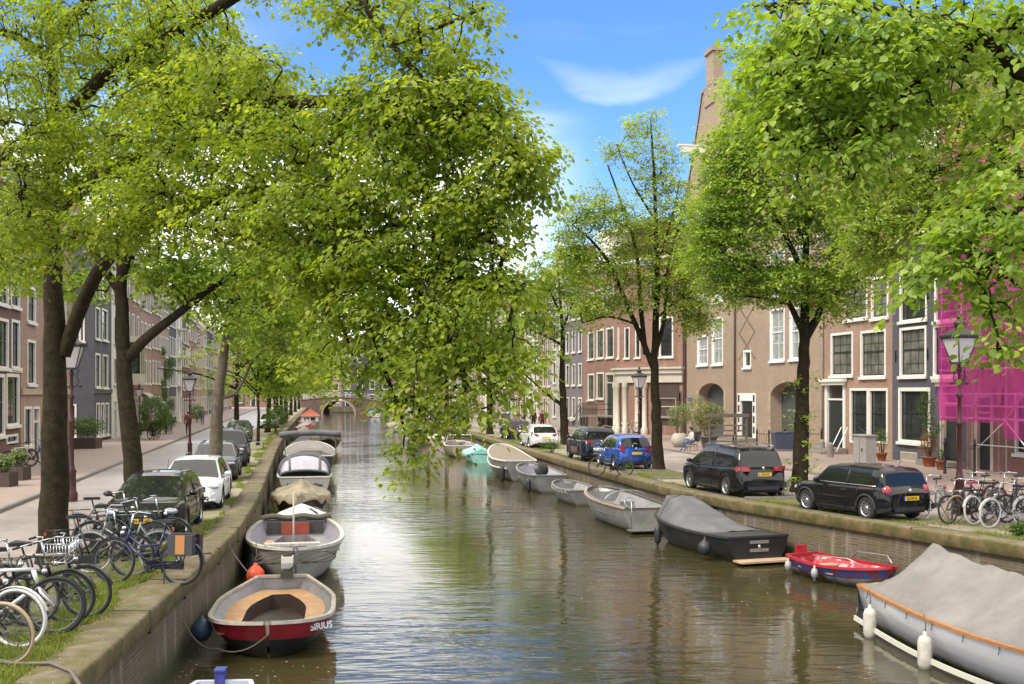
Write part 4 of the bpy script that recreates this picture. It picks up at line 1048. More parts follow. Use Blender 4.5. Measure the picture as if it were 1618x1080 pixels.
# ================================================================ cars
carglass = mat('car_glass', (0.012,0.014,0.015), 0.03, spec=0.55)
tail_red = mat('tail_lamp_red', (0.35,0.008,0.02), 0.15, spec=0.8, coat=0.5)
lampglass = mat('headlamp_glass', (0.34,0.36,0.38), 0.12, 0.3, spec=0.9, coat=0.6)
alloy = mat('alloy_rim', (0.5,0.51,0.52), 0.3, 0.9)
darkrim = mat('dark_alloy', (0.12,0.12,0.125), 0.35, 0.8)
trim_dark = mat('bumper_trim', (0.022,0.022,0.023), 0.65)
def paint(name, c, flake=0.0):
    return mat('car_paint_' + name, c, 0.5, flake, coat=0.8, spec=0.08)
def wheel_parts(parent, x, y, r, side, rimm, spokes=5, wd=0.21):
    s = side
    b = MB(); T = TR(x, y, r, rx=R(90))
    b.lathe([(r*0.64,-wd/2+0.01),(r*0.7,-wd/2),(r*0.9,-wd/2),(r*0.985,-wd/2+0.03),(r,-wd/2+0.07),(r,wd/2-0.07),(r*0.985,wd/2-0.03),(r*0.9,wd/2),(r*0.7,wd/2),(r*0.64,wd/2-0.01)], 28, T=T)
    wl = b.build('wheel', rubber, parent)
    b = MB(); o = wd/2*0.82
    f = 1 if s < 0 else -1
    T2 = T @ (Matrix.Identity(4) if f > 0 else Matrix.Rotation(math.pi, 4, 'X'))
    b.lathe([(r*0.65,o+0.008),(r*0.6,o),(r*0.57,o-0.05),(r*0.57,o-0.1)], 28, T=T2)
    b.lathe([(r*0.57,o-0.1),(0.001,o-0.1)], 20, T=T2, mi=1)
    for k in range(spokes):
        a0 = 2*math.pi*k/spokes
        for da in ((-0.11,0.11) if spokes <= 6 else (0,)):
            pr = [(0.05,-0.03),(r*0.58,-0.018),(r*0.58,0.018),(0.05,0.03)]
            Ts = T2 @ Matrix.Rotation(a0+da, 4, 'Z')
            b.prism(pr, o-0.05, o-0.012, 'z', T=Ts)
    b.lathe([(0.001,o),(0.06,o-0.002),(0.075,o-0.03),(0.075,o-0.06)], 14, T=T2)
    b.build('rim', [rimm, blackplastic], wl)
def car(name, label, L, W, H, pm, prof, roofl, wbase, fo, r=0.32, rimm=None, spokes=5, belt=None, wr=0.72, clear=0.19, plate=None, plate_mesh=True, lamp_front='round', tail='block', rail=False, grille=1, roofm=None, pillars=(), group='cars parked along the quays', cladding=False, tailz=0.85, tailh=0.2, tailw=0.2, headz=0.66, noseround=0.16):
    """prof: [(x, z)] hood/belt line tail->nose; roofl: [(x, z)] roof line from rear glass base to windscreen base.  x forward"""
    rimm = rimm or alloy
    t = thing(name, label, 'car', group=group)
    xf = L/2 - fo; xr = xf - wbase                       # axle positions
    px_, pz_ = zip(*prof)
    n = 60
    xs = sorted(set([round(v, 4) for v in list(np.linspace(-L/2, L/2, n)) + [xf + r*1.14*math.cos(q) for q in np.linspace(0, math.pi, 13)] + [xr + r*1.14*math.cos(q) for q in np.linspace(0, math.pi, 13)]]))
    def hw(x):
        u = (x + L/2)/L
        e0 = min(1, u/0.1); e1 = min(1, (1-u)/noseround)
        return W/2 * (0.86 + 0.14*math.sin(e0*math.pi/2)) * (0.76 + 0.24*math.sin(e1*math.pi/2)**0.7)
    def zlow(x):
        base = clear + (0.10*max(0, (abs(x)-L/2+0.35)/0.35))
        for xa in (xf, xr):
            d = abs(x-xa); ra = r*1.14
            if d < ra: base = max(base, r + math.sqrt(ra*ra-d*d)*0.98)
        return base
    def ztop(x): return float(np.interp(x, px_, pz_))
    rows = []
    for x in xs:
        w_ = hw(x); zl_ = zlow(x); zt = ztop(x); end = min((x+L/2), (L/2-x))
        k = 1.0
        zm = zl_ + (zt-zl_)*0.45; zu = zl_ + (zt-zl_)*0.82
        bul = 0.012 * (1 if any(abs(x-xa) < r*1.4 for xa in (xf, xr)) else 0)
        half = [(w_*0.93 + bul, zl_), (w_*0.985 + bul, zl_+(zm-zl_)*0.35), (w_ + bul, zm), (w_*0.99, zu), (w_*0.955, zt-0.035), (w_*0.90, zt), (w_*0.5, zt+0.022), (0, zt+0.03)]
        rows.append([(x, -y, z) for y, z in half] + [(x, y, z) for y, z in half[-2::-1]])
    b = MB(); b.grid(rows, 0, True)
    m_ = len(rows[0])
    for rr, off in ((rows[0], -0.05), (rows[-1], 0.07)):   # bulged end caps
        c = []
        for (x, y, z) in rr: c.append((x+off, y*0.9, max(z*0.96, clear+0.08) if z > 0.5 else z+0.05))
        b.grid([rr, c], 0, True)
        b.add(c, [tuple(range(m_))])
    if cladding:
        for q in range(len(b.f)):
            if b.sm[q] and (q % (m_-1)) in (0, m_-2): b.m[q] = 1
    body = b.build('body', [pm, trim_dark], t)
    # underbody and arches
    b = MB(); b.box(-L/2+0.25, L/2-0.3, -W/2+0.24, W/2-0.24, clear-0.02, 0.62)
    b.box(-L/2+0.08, -L/2+0.4, -W/2*0.72, W/2*0.72, clear+0.02, 0.45); b.box(L/2-0.45, L/2-0.1, -W/2*0.7, W/2*0.7, clear, 0.4)
    b.build('underbody', blackplastic, t)
    for xa in (xf, xr):
        for s in (-1, 1): wheel_parts(t, xa, s*(W/2-0.115), r, s, rimm, spokes)
    for xa in (xf, xr):
        for s in (-1, 1):
            b = MB(); b.tube([(xa + r*1.12*math.cos(q), s*(hw(xa + r*1.12*math.cos(q))*0.985+0.006), r + r*1.12*math.sin(q)) for q in np.linspace(-0.1, math.pi+0.1, 16)], 0.035 if cladding else 0.016, 5); b.build('arch_trim', trim_dark, t)
    # greenhouse
    rx, rz_ = zip(*roofl); x0, x1 = rx[0], rx[-1]
    gx = sorted(set([round(v, 4) for v in list(np.linspace(x0, x1, 30)) + list(rx)]))
    def beltw(x): return hw(x)*0.935
    G_rows = []
    zr_max = max(rz_)
    for x in gx:
        zb = ztop(x) - 0.02; zr = max(float(np.interp(x, rx, rz_)), zb + 0.002)
        f = (zr - zb)/max(zr_max - zb, 1e-3)
        wt = beltw(x) - (1-wr)*W/2*f*1.05
        half = [(beltw(x), zb), (beltw(x)*0.5+wt*0.5+0.02*f, zb+(zr-zb)*0.5), (wt+0.015*f, zb + (zr-zb)*0.9), (wt*0.93, zb+(zr-zb)*0.985), (wt*0.5, zr+0.02*f), (0, zr+0.028*f)]
        G_rows.append([(x, -y, z) for y, z in half] + [(x, y, z) for y, z in half[-2::-1]])
    top_z = [z for z in rz_]
    xi = [i for i in range(len(rx)) if rz_[i] > zr_max-0.16]
    xra, xrb = rx[xi[0]], rx[xi[-1]]
    gl = MB(); pt = MB()
    mcol = len(G_rows[0])
    def is_pillar(xm): return any(a_ <= xm <= b_ for a_, b_ in pillars)
    for i in range(len(gx)-1):
        xm = (gx[i]+gx[i+1])/2
        for j in range(mcol-1):
            quad = [G_rows[i][j], G_rows[i][j+1], G_rows[i+1][j+1], G_rows[i+1][j]]
            side = j in (0, 1, mcol-3, mcol-2); rail_ = j in (2, mcol-4)
            if (rail_) or (not side and xra-0.01 <= xm <= xrb+0.01) or (side and is_pillar(xm)):
                pt.add(quad, [(0,1,2,3)], 0, True)
            else: gl.add(quad, [(0,1,2,3)], 0, True)
    pt.build('cabin_frame', roofm or pm, t); gl.build('window_glass', carglass, t)
    # b-pillar, side seams, handles
    b = MB()
    xm = (x0+x1)/2 - 0.02
    def sidept(x, f, s, off=0.006):
        zb = ztop(x) - 0.02; zr = float(np.interp(x, rx, rz_)); ff = (zr-zb)/max(zr_max-zb, 1e-3)
        wt = beltw(x) - (1-wr)*W/2*ff*1.05
        y = beltw(x) + (wt-beltw(x))*f
        return (x, s*(y+off+0.02*math.sin(f*math.pi)*ff), zb + (zr-zb)*f*0.9)
    for s in (-1, 1):
        for dx in (0,):
            b.tube([sidept(xm, q, s, 0.0) for q in (0.02,0.3,0.6,0.95)], 0.03, 5)
        b.tube([(x, s*(hw(x)*0.955+0.008), ztop(x)-0.03) for x in np.linspace(x0+0.25, x1-0.1, 14)], 0.013, 4)
    b.build('window_trim', black, t)
    for s in (-1, 1):
        b = MB()
        for xd in (xm, x1-0.28, max(x0+0.3, xr+r*1.0)):
            b.tube([(xd, s*(hw(xd)*1.0+0.001), z) for z in np.linspace(clear+0.09, ztop(xd)-0.08, 5)], 0.006, 4)
        b.tube([(x, s*(hw(x)*0.99+0.002), clear+0.09) for x in np.linspace(xr+r*1.2, xf-r*1.2, 8)], 0.012, 4)
        b.build('door_seam', black, t)
    for s in (-1, 1):
        b = MB(); b.box(xm-0.02, xm+0.16, min(s*(hw(xm)*0.99), s*(hw(xm)*0.99+0.03)), max(s*(hw(xm)*0.99), s*(hw(xm)*0.99+0.03)), ztop(xm)-0.17, ztop(xm)-0.135); b.build('door_handle', pm, t)
        xw = x1 - 0.32
        b = MB(); b.ell((xw, s*(hw(xw)+0.1), ztop(xw)+0.08), (0.075,0.11,0.07), 10, 6); b.tube([(xw, s*(hw(xw)-0.05), ztop(xw)), (xw, s*(hw(xw)+0.06), ztop(xw)+0.05)], 0.025, 5)
        b.build('mirror', pm, t)
        xh = L/2-0.13
        b = MB(); T = TR(xh, s*(hw(xh)*0.8), headz, rz=s*R(30))
        if lamp_front == 'round': b.ell((0,0,0), (0.16,0.19,0.085), 14, 8, T=T)
        else: b.ell((0,0,0), (0.17,0.24,0.055), 14, 8, T=T)
        b.build('headlight', lampglass, t)
        xt = -L/2+0.12
        b = MB(); T = TR(xt, s*(hw(xt)*(0.82 if tail == 'oval' else 0.77)), tailz, rz=-s*R(26))
        if tail == 'oval': b.ell((0,0,0), (0.12,0.14,tailh*0.85), 16, 10, T=T)
        else:
            b.prism([(-tailw*0.75,-tailh*0.4),(tailw*0.75,-tailh*0.5),(tailw*0.75,tailh*0.5),(-tailw*0.7,tailh*0.35)] if s > 0 else [(-tailw*0.75,-tailh*0.5),(tailw*0.75,-tailh*0.4),(tailw*0.7,tailh*0.35),(-tailw*0.75,tailh*0.5)], -0.085, 0.12, 'x', T=T)
        b.build('tail_light', tail_red, t)
    # front grille, intake
    b = MB(); xg = L/2
    b.box(xg-0.06, xg+0.078, -W*0.26, W*0.26, headz-0.12, headz+0.02)
    b.box(xg-0.1, xg+0.083, -W*0.31, W*0.31, clear+0.1, clear+0.24)
    b.build('grille', blackplastic, t)
    b = MB(); b.tube([(xg+0.082, y, headz+0.03) for y in (-W*0.26, W*0.26)], 0.012, 5); b.lathe([(0.055,0),(0.045,0.02),(0,0.021)], 16, T=TR(xg+0.08, 0, headz-0.04, ry=R(90))); b.build('badge', chrome, t)
    # rear
    b = MB(); b.box(-xg-0.055, -xg+0.1, -W*0.3, W*0.3, clear+0.09, clear+0.2); b.build('rear_diffuser', trim_dark, t)
    b = MB(); b.lathe([(0.05,0),(0.045,0.02),(0,0.021)], 16, T=TR(-xg-0.05, 0, tailz+0.03, ry=R(-90))); b.build('badge', chrome, t)
    for end, zz in ((1, clear+0.3), (-1, tailz-0.17)):
        b = MB(); e0 = xg+0.083 if end > 0 else -xg-0.085
        b.box(min(e0, e0+0.012*end), max(e0, e0+0.012*end), -0.26, 0.26, zz-0.055, zz+0.055)
        b.box(min(e0, e0+0.014*end), max(e0, e0+0.014*end), *((-0.26,-0.22) if end > 0 else (0.22,0.26)), zz-0.056, zz+0.056, 1)
        pl = b.build('number_plate', [plate_y, plate_b], t)
        if plate:
            T = Matrix.Translation((e0+0.0145*end, 0.0, zz)) @ (Matrix.Rotation(math.pi/2, 4, 'Z') if end > 0 else Matrix.Rotation(-math.pi/2, 4, 'Z')) @ Matrix.Rotation(math.pi/2, 4, 'X')
            text_mesh('lettering', plate, 0.095, txt_dark, pl, T, 0.002)
    # wipers, roof rails, antenna
    b = MB(); xw = x1-0.12
    for y in (-0.25, 0.3): b.tube([(xw+0.05, y, ztop(xw)+0.03), (xw-0.2, y+0.45*(1 if y < 0 else -0.6), ztop(xw)+0.13)], 0.008, 4)
    b.build('wiper', black, t)
    if rail:
        b = MB()
        for s in (-1, 1):
            b.tube([(x, s*(wr*W/2+0.0), float(np.interp(x, rx, rz_)) + 0.045) for x in np.linspace(xra+0.15, xrb-0.1, 10)], 0.018, 5)
        b.build('roof_rail', chrome, t)
    else:
        b = MB(); b.tube([(xra+0.2, 0, zr_max), (xra+0.05, 0, zr_max+0.22)], 0.006, 4); b.build('antenna', black, t)
    return t
def put(o, xy, rz, **kw):
    o.location = (xy[0], xy[1], 0); o.rotation_euler = (0, 0, rz)
def lquay(y, off):   # on the left quay, parked facing the camera (towards -y)
    dx = (LX(y+2)-LX(y-2))/4
    return (LX(y)-off, y), math.atan2(-1, -dx)
def rquay(y, off):   # on the right quay, facing away
    dx = (RX(y+2)-RX(y-2))/4
    return (RX(y)+off, y), math.atan2(1, dx)
p_black = paint('black', (0.008,0.008,0.009)); p_white = paint('white', (0.78,0.79,0.8)); p_silver = paint('silver', (0.5,0.51,0.52), 0.5)
p_blue = paint('blue', (0.012,0.07,0.36), 0.2); p_navy = paint('navy', (0.012,0.016,0.035), 0.3); p_grey = paint('dark_grey', (0.05,0.055,0.06), 0.4)
p_lwhite = paint('pearl', (0.66,0.66,0.66), 0.2)
# small three-door hatch with upright screen (right, nearest)
mini = car('parked_car', 'black three door hatchback parked nearest on the right quay beside the bicycles', 3.8, 1.73, 1.41, p_black,
    [(-1.93,0.66),(-1.86,0.9),(-1.6,0.93),(0.6,0.9),(0.95,0.89),(1.5,0.84),(1.78,0.76),(1.93,0.66)],
    [(-1.8,0.92),(-1.7,1.28),(-1.5,1.38),(-0.4,1.42),(0.3,1.4),(0.48,1.35),(0.92,0.9)], 2.42, 0.7, 0.32, spokes=10, wr=0.83, plate='GJ-547-B', tail='oval', tailh=0.2, tailz=0.79, pillars=((-1.72,-1.35),), cladding=True)
xy, rz = rquay(30.1, 1.35); put(mini, xy, rz + 0.0)
b = MB()
for s in (-1,1): b.tube([(x, s*0.835, 0.925) for x in np.linspace(-1.6,0.85,8)], 0.012, 5)
b.build('belt_moulding', chrome, mini)
touran = car('parked_car', 'black people carrier with silver roof rails parked between two trees on the right quay', 4.53, 1.83, 1.66, p_black,
    [(-2.26,0.6),(-2.2,0.98),(-1.9,1.02),(0.9,0.98),(1.35,0.98),(1.9,0.91),(2.26,0.75)],
    [(-2.2,1.0),(-1.98,1.5),(-1.8,1.6),(-0.5,1.66),(0.35,1.62),(0.6,1.55),(1.42,0.99)], 2.79, 0.88, 0.33, spokes=10, wr=0.78, plate='L-743-HZ', rail=True, tailz=0.95, tailh=0.17, tailw=0.3, pillars=((-2.1,-1.85),))
xy, rz = rquay(36.7, 1.6); put(touran, xy, rz)
b = MB()
for s in (-1,1): b.box(-0.8, 0.6, s*0.9-0.006, s*0.9+0.006, 0.27, 0.3)
b.build('sill_moulding', chrome, touran)
yaris = car('parked_car', 'bright blue hatchback parked behind the tree on the right quay', 3.95, 1.7, 1.51, p_blue,
    [(-1.97,0.6),(-1.9,0.95),(-1.6,0.99),(0.9,0.9),(1.25,0.88),(1.7,0.8),(1.97,0.68)],
    [(-1.88,0.97),(-1.68,1.38),(-1.4,1.47),(-0.4,1.51),(0.2,1.46),(0.45,1.4),(1.2,0.89)], 2.51, 0.8, 0.3, rimm=alloy, spokes=7, wr=0.76, tailz=0.9, tailh=0.3, tailw=0.16, pillars=((-1.75,-1.45),))
xy, rz = rquay(49.4, 1.8); put(yaris, xy, rz)
jeep = car('parked_car', 'dark navy compact off roader parked beyond the bright blue hatchback', 4.24, 1.8, 1.68, p_navy,
    [(-2.12,0.65),(-2.06,1.08),(-1.8,1.1),(0.9,1.08),(1.2,1.07),(1.9,1.0),(2.12,0.72)],
    [(-2.04,1.1),(-1.9,1.5),(-1.72,1.64),(-0.4,1.68),(0.4,1.66),(0.55,1.6),(1.05,1.08)], 2.57, 0.85, 0.35, rimm=darkrim, wr=0.8, clear=0.25, rail=True, cladding=True, tailz=1.0, tailh=0.2, tailw=0.17, headz=0.82, pillars=((-1.95,-1.6),))
xy, rz = rquay(54.6, 1.65); put(jeep, xy, rz)
corolla = car('parked_car', 'pearl white hatchback with sloping rear screen parked beyond the navy off roader', 4.37, 1.79, 1.43, p_lwhite,
    [(-2.18,0.6),(-2.12,0.93),(-1.8,0.98),(0.9,0.9),(1.3,0.87),(1.9,0.8),(2.18,0.68)],
    [(-2.1,0.96),(-1.55,1.32),(-1.2,1.4),(-0.3,1.43),(0.2,1.4),(0.45,1.34),(1.35,0.88)], 2.64, 0.9, 0.32, spokes=5, wr=0.74, tailz=0.86, tailh=0.13, tailw=0.3, lamp_front='slit', pillars=((-1.85,-1.35),))
xy, rz = rquay(67.0, 1.4); put(corolla, xy, rz)
golf = car('parked_car', 'black hatchback with round edged headlights parked nearest on the left quay behind the bicycles', 4.2, 1.76, 1.44, p_black,
    [(-2.1,0.6),(-2.04,0.95),(-1.7,0.98),(0.9,0.93),(1.2,0.92),(1.8,0.84),(2.1,0.71)],
    [(-2.02,0.97),(-1.7,1.33),(-1.4,1.4),(-0.4,1.44),(0.1,1.41),(0.35,1.36),(1.22,0.91)], 2.58, 0.87, 0.32, spokes=5, wr=0.77, plate='PN-HT-67', lamp_front='round', headz=0.68, pillars=((-1.85,-1.4),))
xy, rz = lquay(26.5, 1.95); put(golf, xy, rz)
merc = car('parked_car', 'white hatchback with wide black grille parked behind the black hatchback on the left quay', 4.42, 1.8, 1.44, p_white,
    [(-2.2,0.6),(-2.14,0.93),(-1.8,0.97),(0.9,0.92),(1.25,0.9),(1.9,0.81),(2.2,0.7)],
    [(-2.1,0.95),(-1.65,1.33),(-1.35,1.4),(-0.3,1.44),(0.15,1.41),(0.4,1.36),(1.3,0.9)], 2.73, 0.85, 0.33, spokes=5, wr=0.75, lamp_front='slit', headz=0.68, pillars=((-1.9,-1.4),))
xy, rz = lquay(32.9, 1.75); put(merc, xy, rz)
b = MB(); b.tube([(2.2,-0.75,0.33),(2.275,-0.5,0.3),(2.29,0,0.29),(2.275,0.5,0.3),(2.2,0.75,0.33)], 0.03, 6); b.tube([(2.22,-0.72,0.52),(2.285,-0.5,0.36)], 0.025, 5); b.tube([(2.22,0.72,0.52),(2.285,0.5,0.36)], 0.025, 5); b.build('front_lip', p_white, merc)
sedan = car('parked_car', 'dark grey saloon parked behind the white hatchback on the left quay', 4.5, 1.8, 1.46, p_grey,
    [(-2.25,0.65),(-2.15,0.98),(-1.6,1.0),(0.9,0.94),(1.3,0.92),(1.9,0.84),(2.25,0.71)],
    [(-2.0,1.0),(-1.4,1.36),(-1.0,1.44),(-0.3,1.46),(0.2,1.42),(0.45,1.36),(1.35,0.92)], 2.7, 0.88, 0.32, wr=0.76, lamp_front='slit', headz=0.7, pillars=((-1.7,-1.2),))
xy, rz = lquay(43.0, 1.95); put(sedan, xy, rz)
suv = copytree(jeep, (0,0,0), 0, 'dark green off roader behind the dark grey saloon on the left quay')
xy, rz = lquay(50.5, 1.95); put(suv, xy, rz)
c = copytree(sedan, (0,0,0), 0, 'dark grey saloon parked alone beyond a tree on the left quay beside a leafy bush'); xy, rz = lquay(76, 3.0); put(c, xy, rz)
far = [('L', 104, corolla, 'pearl white hatchback far along the left quay'), ('L', 116, merc, 'white hatchback farthest but one along the left quay'), ('L', 128, golf, 'black hatchback farthest along the left quay'),
       ('R', 79, golf, 'black hatchback beyond the pearl white hatchback on the right quay'), ('R', 112, sedan, 'dark grey saloon far along the right quay under the trees'), ('R', 119, corolla, 'pearl hatchback far along the right quay under the trees'),
       ('R', 127, golf, 'black hatchback far along the right quay in front of two others'), ('R', 134, merc, 'white hatchback far along the right quay'), ('R', 145, yaris, 'small blue hatchback farthest along the right quay')]
for sd, y, src, lb in far:
    (xy, rz) = lquay(y, 1.9) if sd == 'L' else rquay(y, 2.0)
    copytree(src, xy, rz, lb)
# blue lorry at the far end of the left street
t = thing('lorry', 'small blue box lorry standing at the far end of the left street', 'lorry', (*G(322, 650), 0), R(-95))
b = MB(); b.box(-3.2, 1.2, -1.1, 1.1, 0.9, 2.7); b.build('cargo_box', mat('blue_lorry', (0.01,0.05,0.3), 0.4), t)
b = MB(); b.prism([(1.3,0.5),(3.0,0.5),(3.05,1.3),(2.75,2.2),(1.3,2.3)], -1.0, 1.0, 'y'); cabp = b.build('cab', mat('blue_cab', (0.03,0.08,0.3), 0.35), t)
b = MB(); b.box(2.72, 3.0, -0.85, 0.85, 1.35, 2.0); b.build('windscreen', carglass, cabp)
b = MB(); b.box(-3.1, 2.9, -0.5, 0.5, 0.45, 0.88); b.build('chassis', blackplastic, t)
for x in (-2.2, 2.2):
    for s in (-1, 1): wheel_parts(t, x, s*0.95, 0.42, s, darkrim, 5)
# ================================================================ boats
alu = mat('worn_aluminium', (0.36,0.35,0.33), 0.45, 0.35, var=0.3, scale=2, bump=0.1)
alu_in = mat('grey_boat_inside', (0.27,0.265,0.27), 0.6, var=0.3, scale=2.5)
hull_black = mat('black_hull', (0.022,0.022,0.024), 0.4, var=0.3, scale=2)
def slime(m):
    t = m.node_tree; nn = t.nodes; ln = t.links; b = nn['Principled BSDF']; i = b.inputs['Base Color']
    tcn = nn.new('ShaderNodeTexCoord'); s = nn.new('ShaderNodeSeparateXYZ'); ln.new(tcn.outputs['Object'], s.inputs[0])
    n = nn.new('ShaderNodeTexNoise'); n.inputs['Scale'].default_value = 3.5; n.inputs['Detail'].default_value = 7; n.inputs['Roughness'].default_value = 0.7; ln.new(tcn.outputs['Object'], n.inputs['Vector'])
    a = nn.new('ShaderNodeMath'); a.operation = 'MULTIPLY_ADD'; ln.new(n.outputs['Fac'], a.inputs[0]); a.inputs[1].default_value = -0.28; ln.new(s.outputs[2], a.inputs[2])
    r = nn.new('ShaderNodeMapRange'); r.inputs[1].default_value = 0.03; r.inputs[2].default_value = -0.09; r.inputs[4].default_value = 0.85; ln.new(a.outputs[0], r.inputs[0])
    x = nn.new('ShaderNodeMix'); x.data_type = 'RGBA'; x.inputs[7].default_value = (0.05,0.05,0.022,1)
    if i.links: ln.new(i.links[0].from_socket, x.inputs[6])
    else: x.inputs[6].default_value = i.default_value
    ln.new(r.outputs[0], x.inputs[0])
    # scuffs and scratches
    mp = nn.new('ShaderNodeMapping'); mp.inputs['Scale'].default_value = (1.2,1.2,9); ln.new(tcn.outputs['Object'], mp.inputs[0])
    n2 = nn.new('ShaderNodeTexNoise'); n2.inputs['Scale'].default_value = 2.3; n2.inputs['Detail'].default_value = 10; n2.inputs['Roughness'].default_value = 0.75; ln.new(mp.outputs[0], n2.inputs['Vector'])
    r2 = nn.new('ShaderNodeMapRange'); r2.inputs[1].default_value = 0.6; r2.inputs[2].default_value = 0.68; r2.inputs[4].default_value = 0.45; ln.new(n2.outputs['Fac'], r2.inputs[0])
    y = nn.new('ShaderNodeMix'); y.data_type = 'RGBA'; y.inputs[7].default_value = (0.16,0.14,0.11,1) if m.name != 'white_hull' else (0.6,0.57,0.54,1); ln.new(x.outputs[2], y.inputs[6]); ln.new(r2.outputs[0], y.inputs[0]); ln.new(y.outputs[2], i)
    return m
hull_white = mat('white_hull', (0.82,0.8,0.83), 0.3, var=0.06, scale=2, coat=0.4)
hull_grey = mat('grey_hull', (0.2,0.2,0.2), 0.5, var=0.35, scale=1.5)
red_p = mat('red_boat_paint', (0.4,0.02,0.035), 0.4, var=0.25, scale=3)
ply = mat('varnished_plywood', (0.5,0.3,0.15), 0.5, col2=(0.36,0.2,0.09), scale=3)
plywood_pale = mat('pale_plywood', (0.52,0.38,0.25), 0.55, var=0.3, scale=4)
teak = mat('teak_trim', (0.4,0.18,0.06), 0.45, var=0.3, scale=6)
tarp_grey = mat('grey_tarpaulin', (0.225,0.212,0.2), 0.75, var=0.28, scale=1.3, bump=0.8, bscale=2.2, bdist=0.12)
tarp_dark = mat('dark_canvas', (0.13,0.13,0.14), 0.8, var=0.3, scale=1.5, bump=0.6, bscale=2.5, bdist=0.08)
tarp_beige = mat('beige_tarpaulin', (0.33,0.28,0.19), 0.8, var=0.3, scale=3, bump=0.3, bscale=6)
tarp_olive = mat('olive_tarpaulin', (0.17,0.15,0.11), 0.8, var=0.3, scale=3, bump=0.3, bscale=6)
teal_m = mat('teal_cover', (0.3,0.62,0.55), 0.5, var=0.2)
blue_m = mat('blue_cover', (0.02,0.2,0.55), 0.5, var=0.2)
orange_m = mat('orange_buoy', (0.7,0.075,0.02), 0.45)
salmon = mat('faded_orange_vinyl', (0.6,0.22,0.12), 0.5, var=0.15)
fender_w = mat('dirty_white_fender', (0.62,0.58,0.49), 0.6, var=0.3, scale=6)
fender_b = mat('black_fender', (0.03,0.03,0.033), 0.5)
lilac = mat('lilac_grey_paint', (0.33,0.32,0.38), 0.5, var=0.25, scale=2.5)
maroon_p = mat('dull_red_paint', (0.32,0.08,0.05), 0.6, var=0.3, scale=3)
wetfloor = mat('dirty_bilge', (0.05,0.04,0.033), 0.35, var=0.5, scale=4)
class Hull:
    def __init__(s, L, B, F, bow=0.35, stern=0.05, full=2.2, tr=0.75, draft=0.3, n=28, flare=0.86, bowfull=2.0):
        s.L, s.B, s.F, s.bow, s.stern, s.full, s.tr, s.draft, s.n, s.flare, s.bf = L, B, F, bow, stern, full, tr, draft, n, flare, bowfull
    def b(s, t):      # half beam, t 0 stern .. 1 bow
        m = 0.45
        if t < m: return s.B/2*(s.tr + (1-s.tr)*math.sin(t/m*math.pi/2))
        u = (t-m)/(1-m); return s.B/2*max(1e-3, (1 - u**s.full))**(1/s.bf)
    def z(s, t): return s.F + s.bow*max(0, (t-0.35)/0.65)**2 + s.stern*max(0, 1-t/0.35)**2
    def x(s, t, k=1.0): # k 0 keel, 1 sheer: raked stem
        return -s.L/2 + t*(s.L - (1-k)*0.09*s.L)
    def ts(s): return [1-(1-i/s.n)**1.35 for i in range(s.n+1)]
    def outer(s, mb, mi=0, band=None):
        rows = []
        ks = [(0.0,0.0),(0.42,0.06),(0.78,0.3),(0.93,0.6),(0.985,0.84),(1.0,1.0)]
        for t in s.ts():
            b_, z_ = s.b(t), s.z(t); fl = s.flare
            half = []
            for i,(kb,kz) in enumerate(ks):
                w_ = b_*(kb*(fl + (1-fl)*kz)); half.append((s.x(t, kz), w_, -s.draft*(1-0.6*max(0,(t-0.7)/0.3)) + (z_+s.draft*(1-0.6*max(0,(t-0.7)/0.3)))*kz))
            rows.append([(x,-y,z) for x,y,z in half[::-1]] + [(x,y,z) for x,y,z in half[1:]])
        mb.grid(rows, mi, True)
        mb.add(rows[0], [tuple(range(len(rows[0])))], mi)
        if band is not None:
            nn_ = len(rows[0])-1
            for q in range((len(rows)-1)*nn_):
                if q % nn_ in (0, 1, nn_-1, nn_-2): mb.m[q] = band
    def inner(s, mb, floor, th=0.05, mi=0, mf=1, t1=0.97, top=0.02, side_in=0.66):
        rows = []
        for t in [q for q in s.ts() if q <= t1]:
            b_, z_ = max(s.b(t)-th, 0.01), s.z(t)-top; q_ = side_in*(1-0.4*max(0,(t-0.55)/0.45))
            rows.append([(s.x(t),-b_,z_),(s.x(t),-b_*(0.45+q_*0.55-0.03),(z_+floor)/2),(s.x(t,0.5),-b_*q_,floor),(s.x(t,0.5),0,floor),(s.x(t,0.5),b_*q_,floor),(s.x(t),b_*(0.45+q_*0.55-0.03),(z_+floor)/2),(s.x(t),b_,z_)])
        rows[0] = [(p[0]+th, p[1], p[2]) for p in rows[0]]
        mb.grid(rows, mi, True)
        for q in range((len(rows)-1)*6):
            if q % 6 in (2,3): mb.m[-(len(rows)-1)*6 + q] = mf
        mb.add(rows[0], [tuple(range(7))], mi); mb.add(rows[-1], [tuple(range(7))], mi)
    def rim(s, mb, w=0.05, h=0.05, mi=0, off=0.0, dz=0.0, t0=0.0, transom=True, t1=1.0):
        ts = [t for t in s.ts() if t0 <= t <= t1]
        for sg in (-1, 1):
            rows = []
            for t in ts:
                b_, z_, x_ = s.b(t)+off, s.z(t)+dz, s.x(t)
                yi = max(b_-w, 0.0)
                rows.append([(x_,sg*yi,z_-h*0.2),(x_,sg*yi,z_+h*0.8),(x_,sg*(b_+0.012),z_+h*0.8),(x_+0.01*(t>0.9),sg*(b_+0.02),z_-h*0.2)])
            mb.grid(rows, mi, False, True)
        if transom:
            t = ts[0]; mb.box(s.x(t)-0.02, s.x(t)+w, -s.b(t), s.b(t), s.z(t)-h*0.2, s.z(t)+h*0.8, mi)
def boat_place(t, xy, rz): t.location = (xy[0], xy[1], WATER); t.rotation_euler = (0, 0, rz)
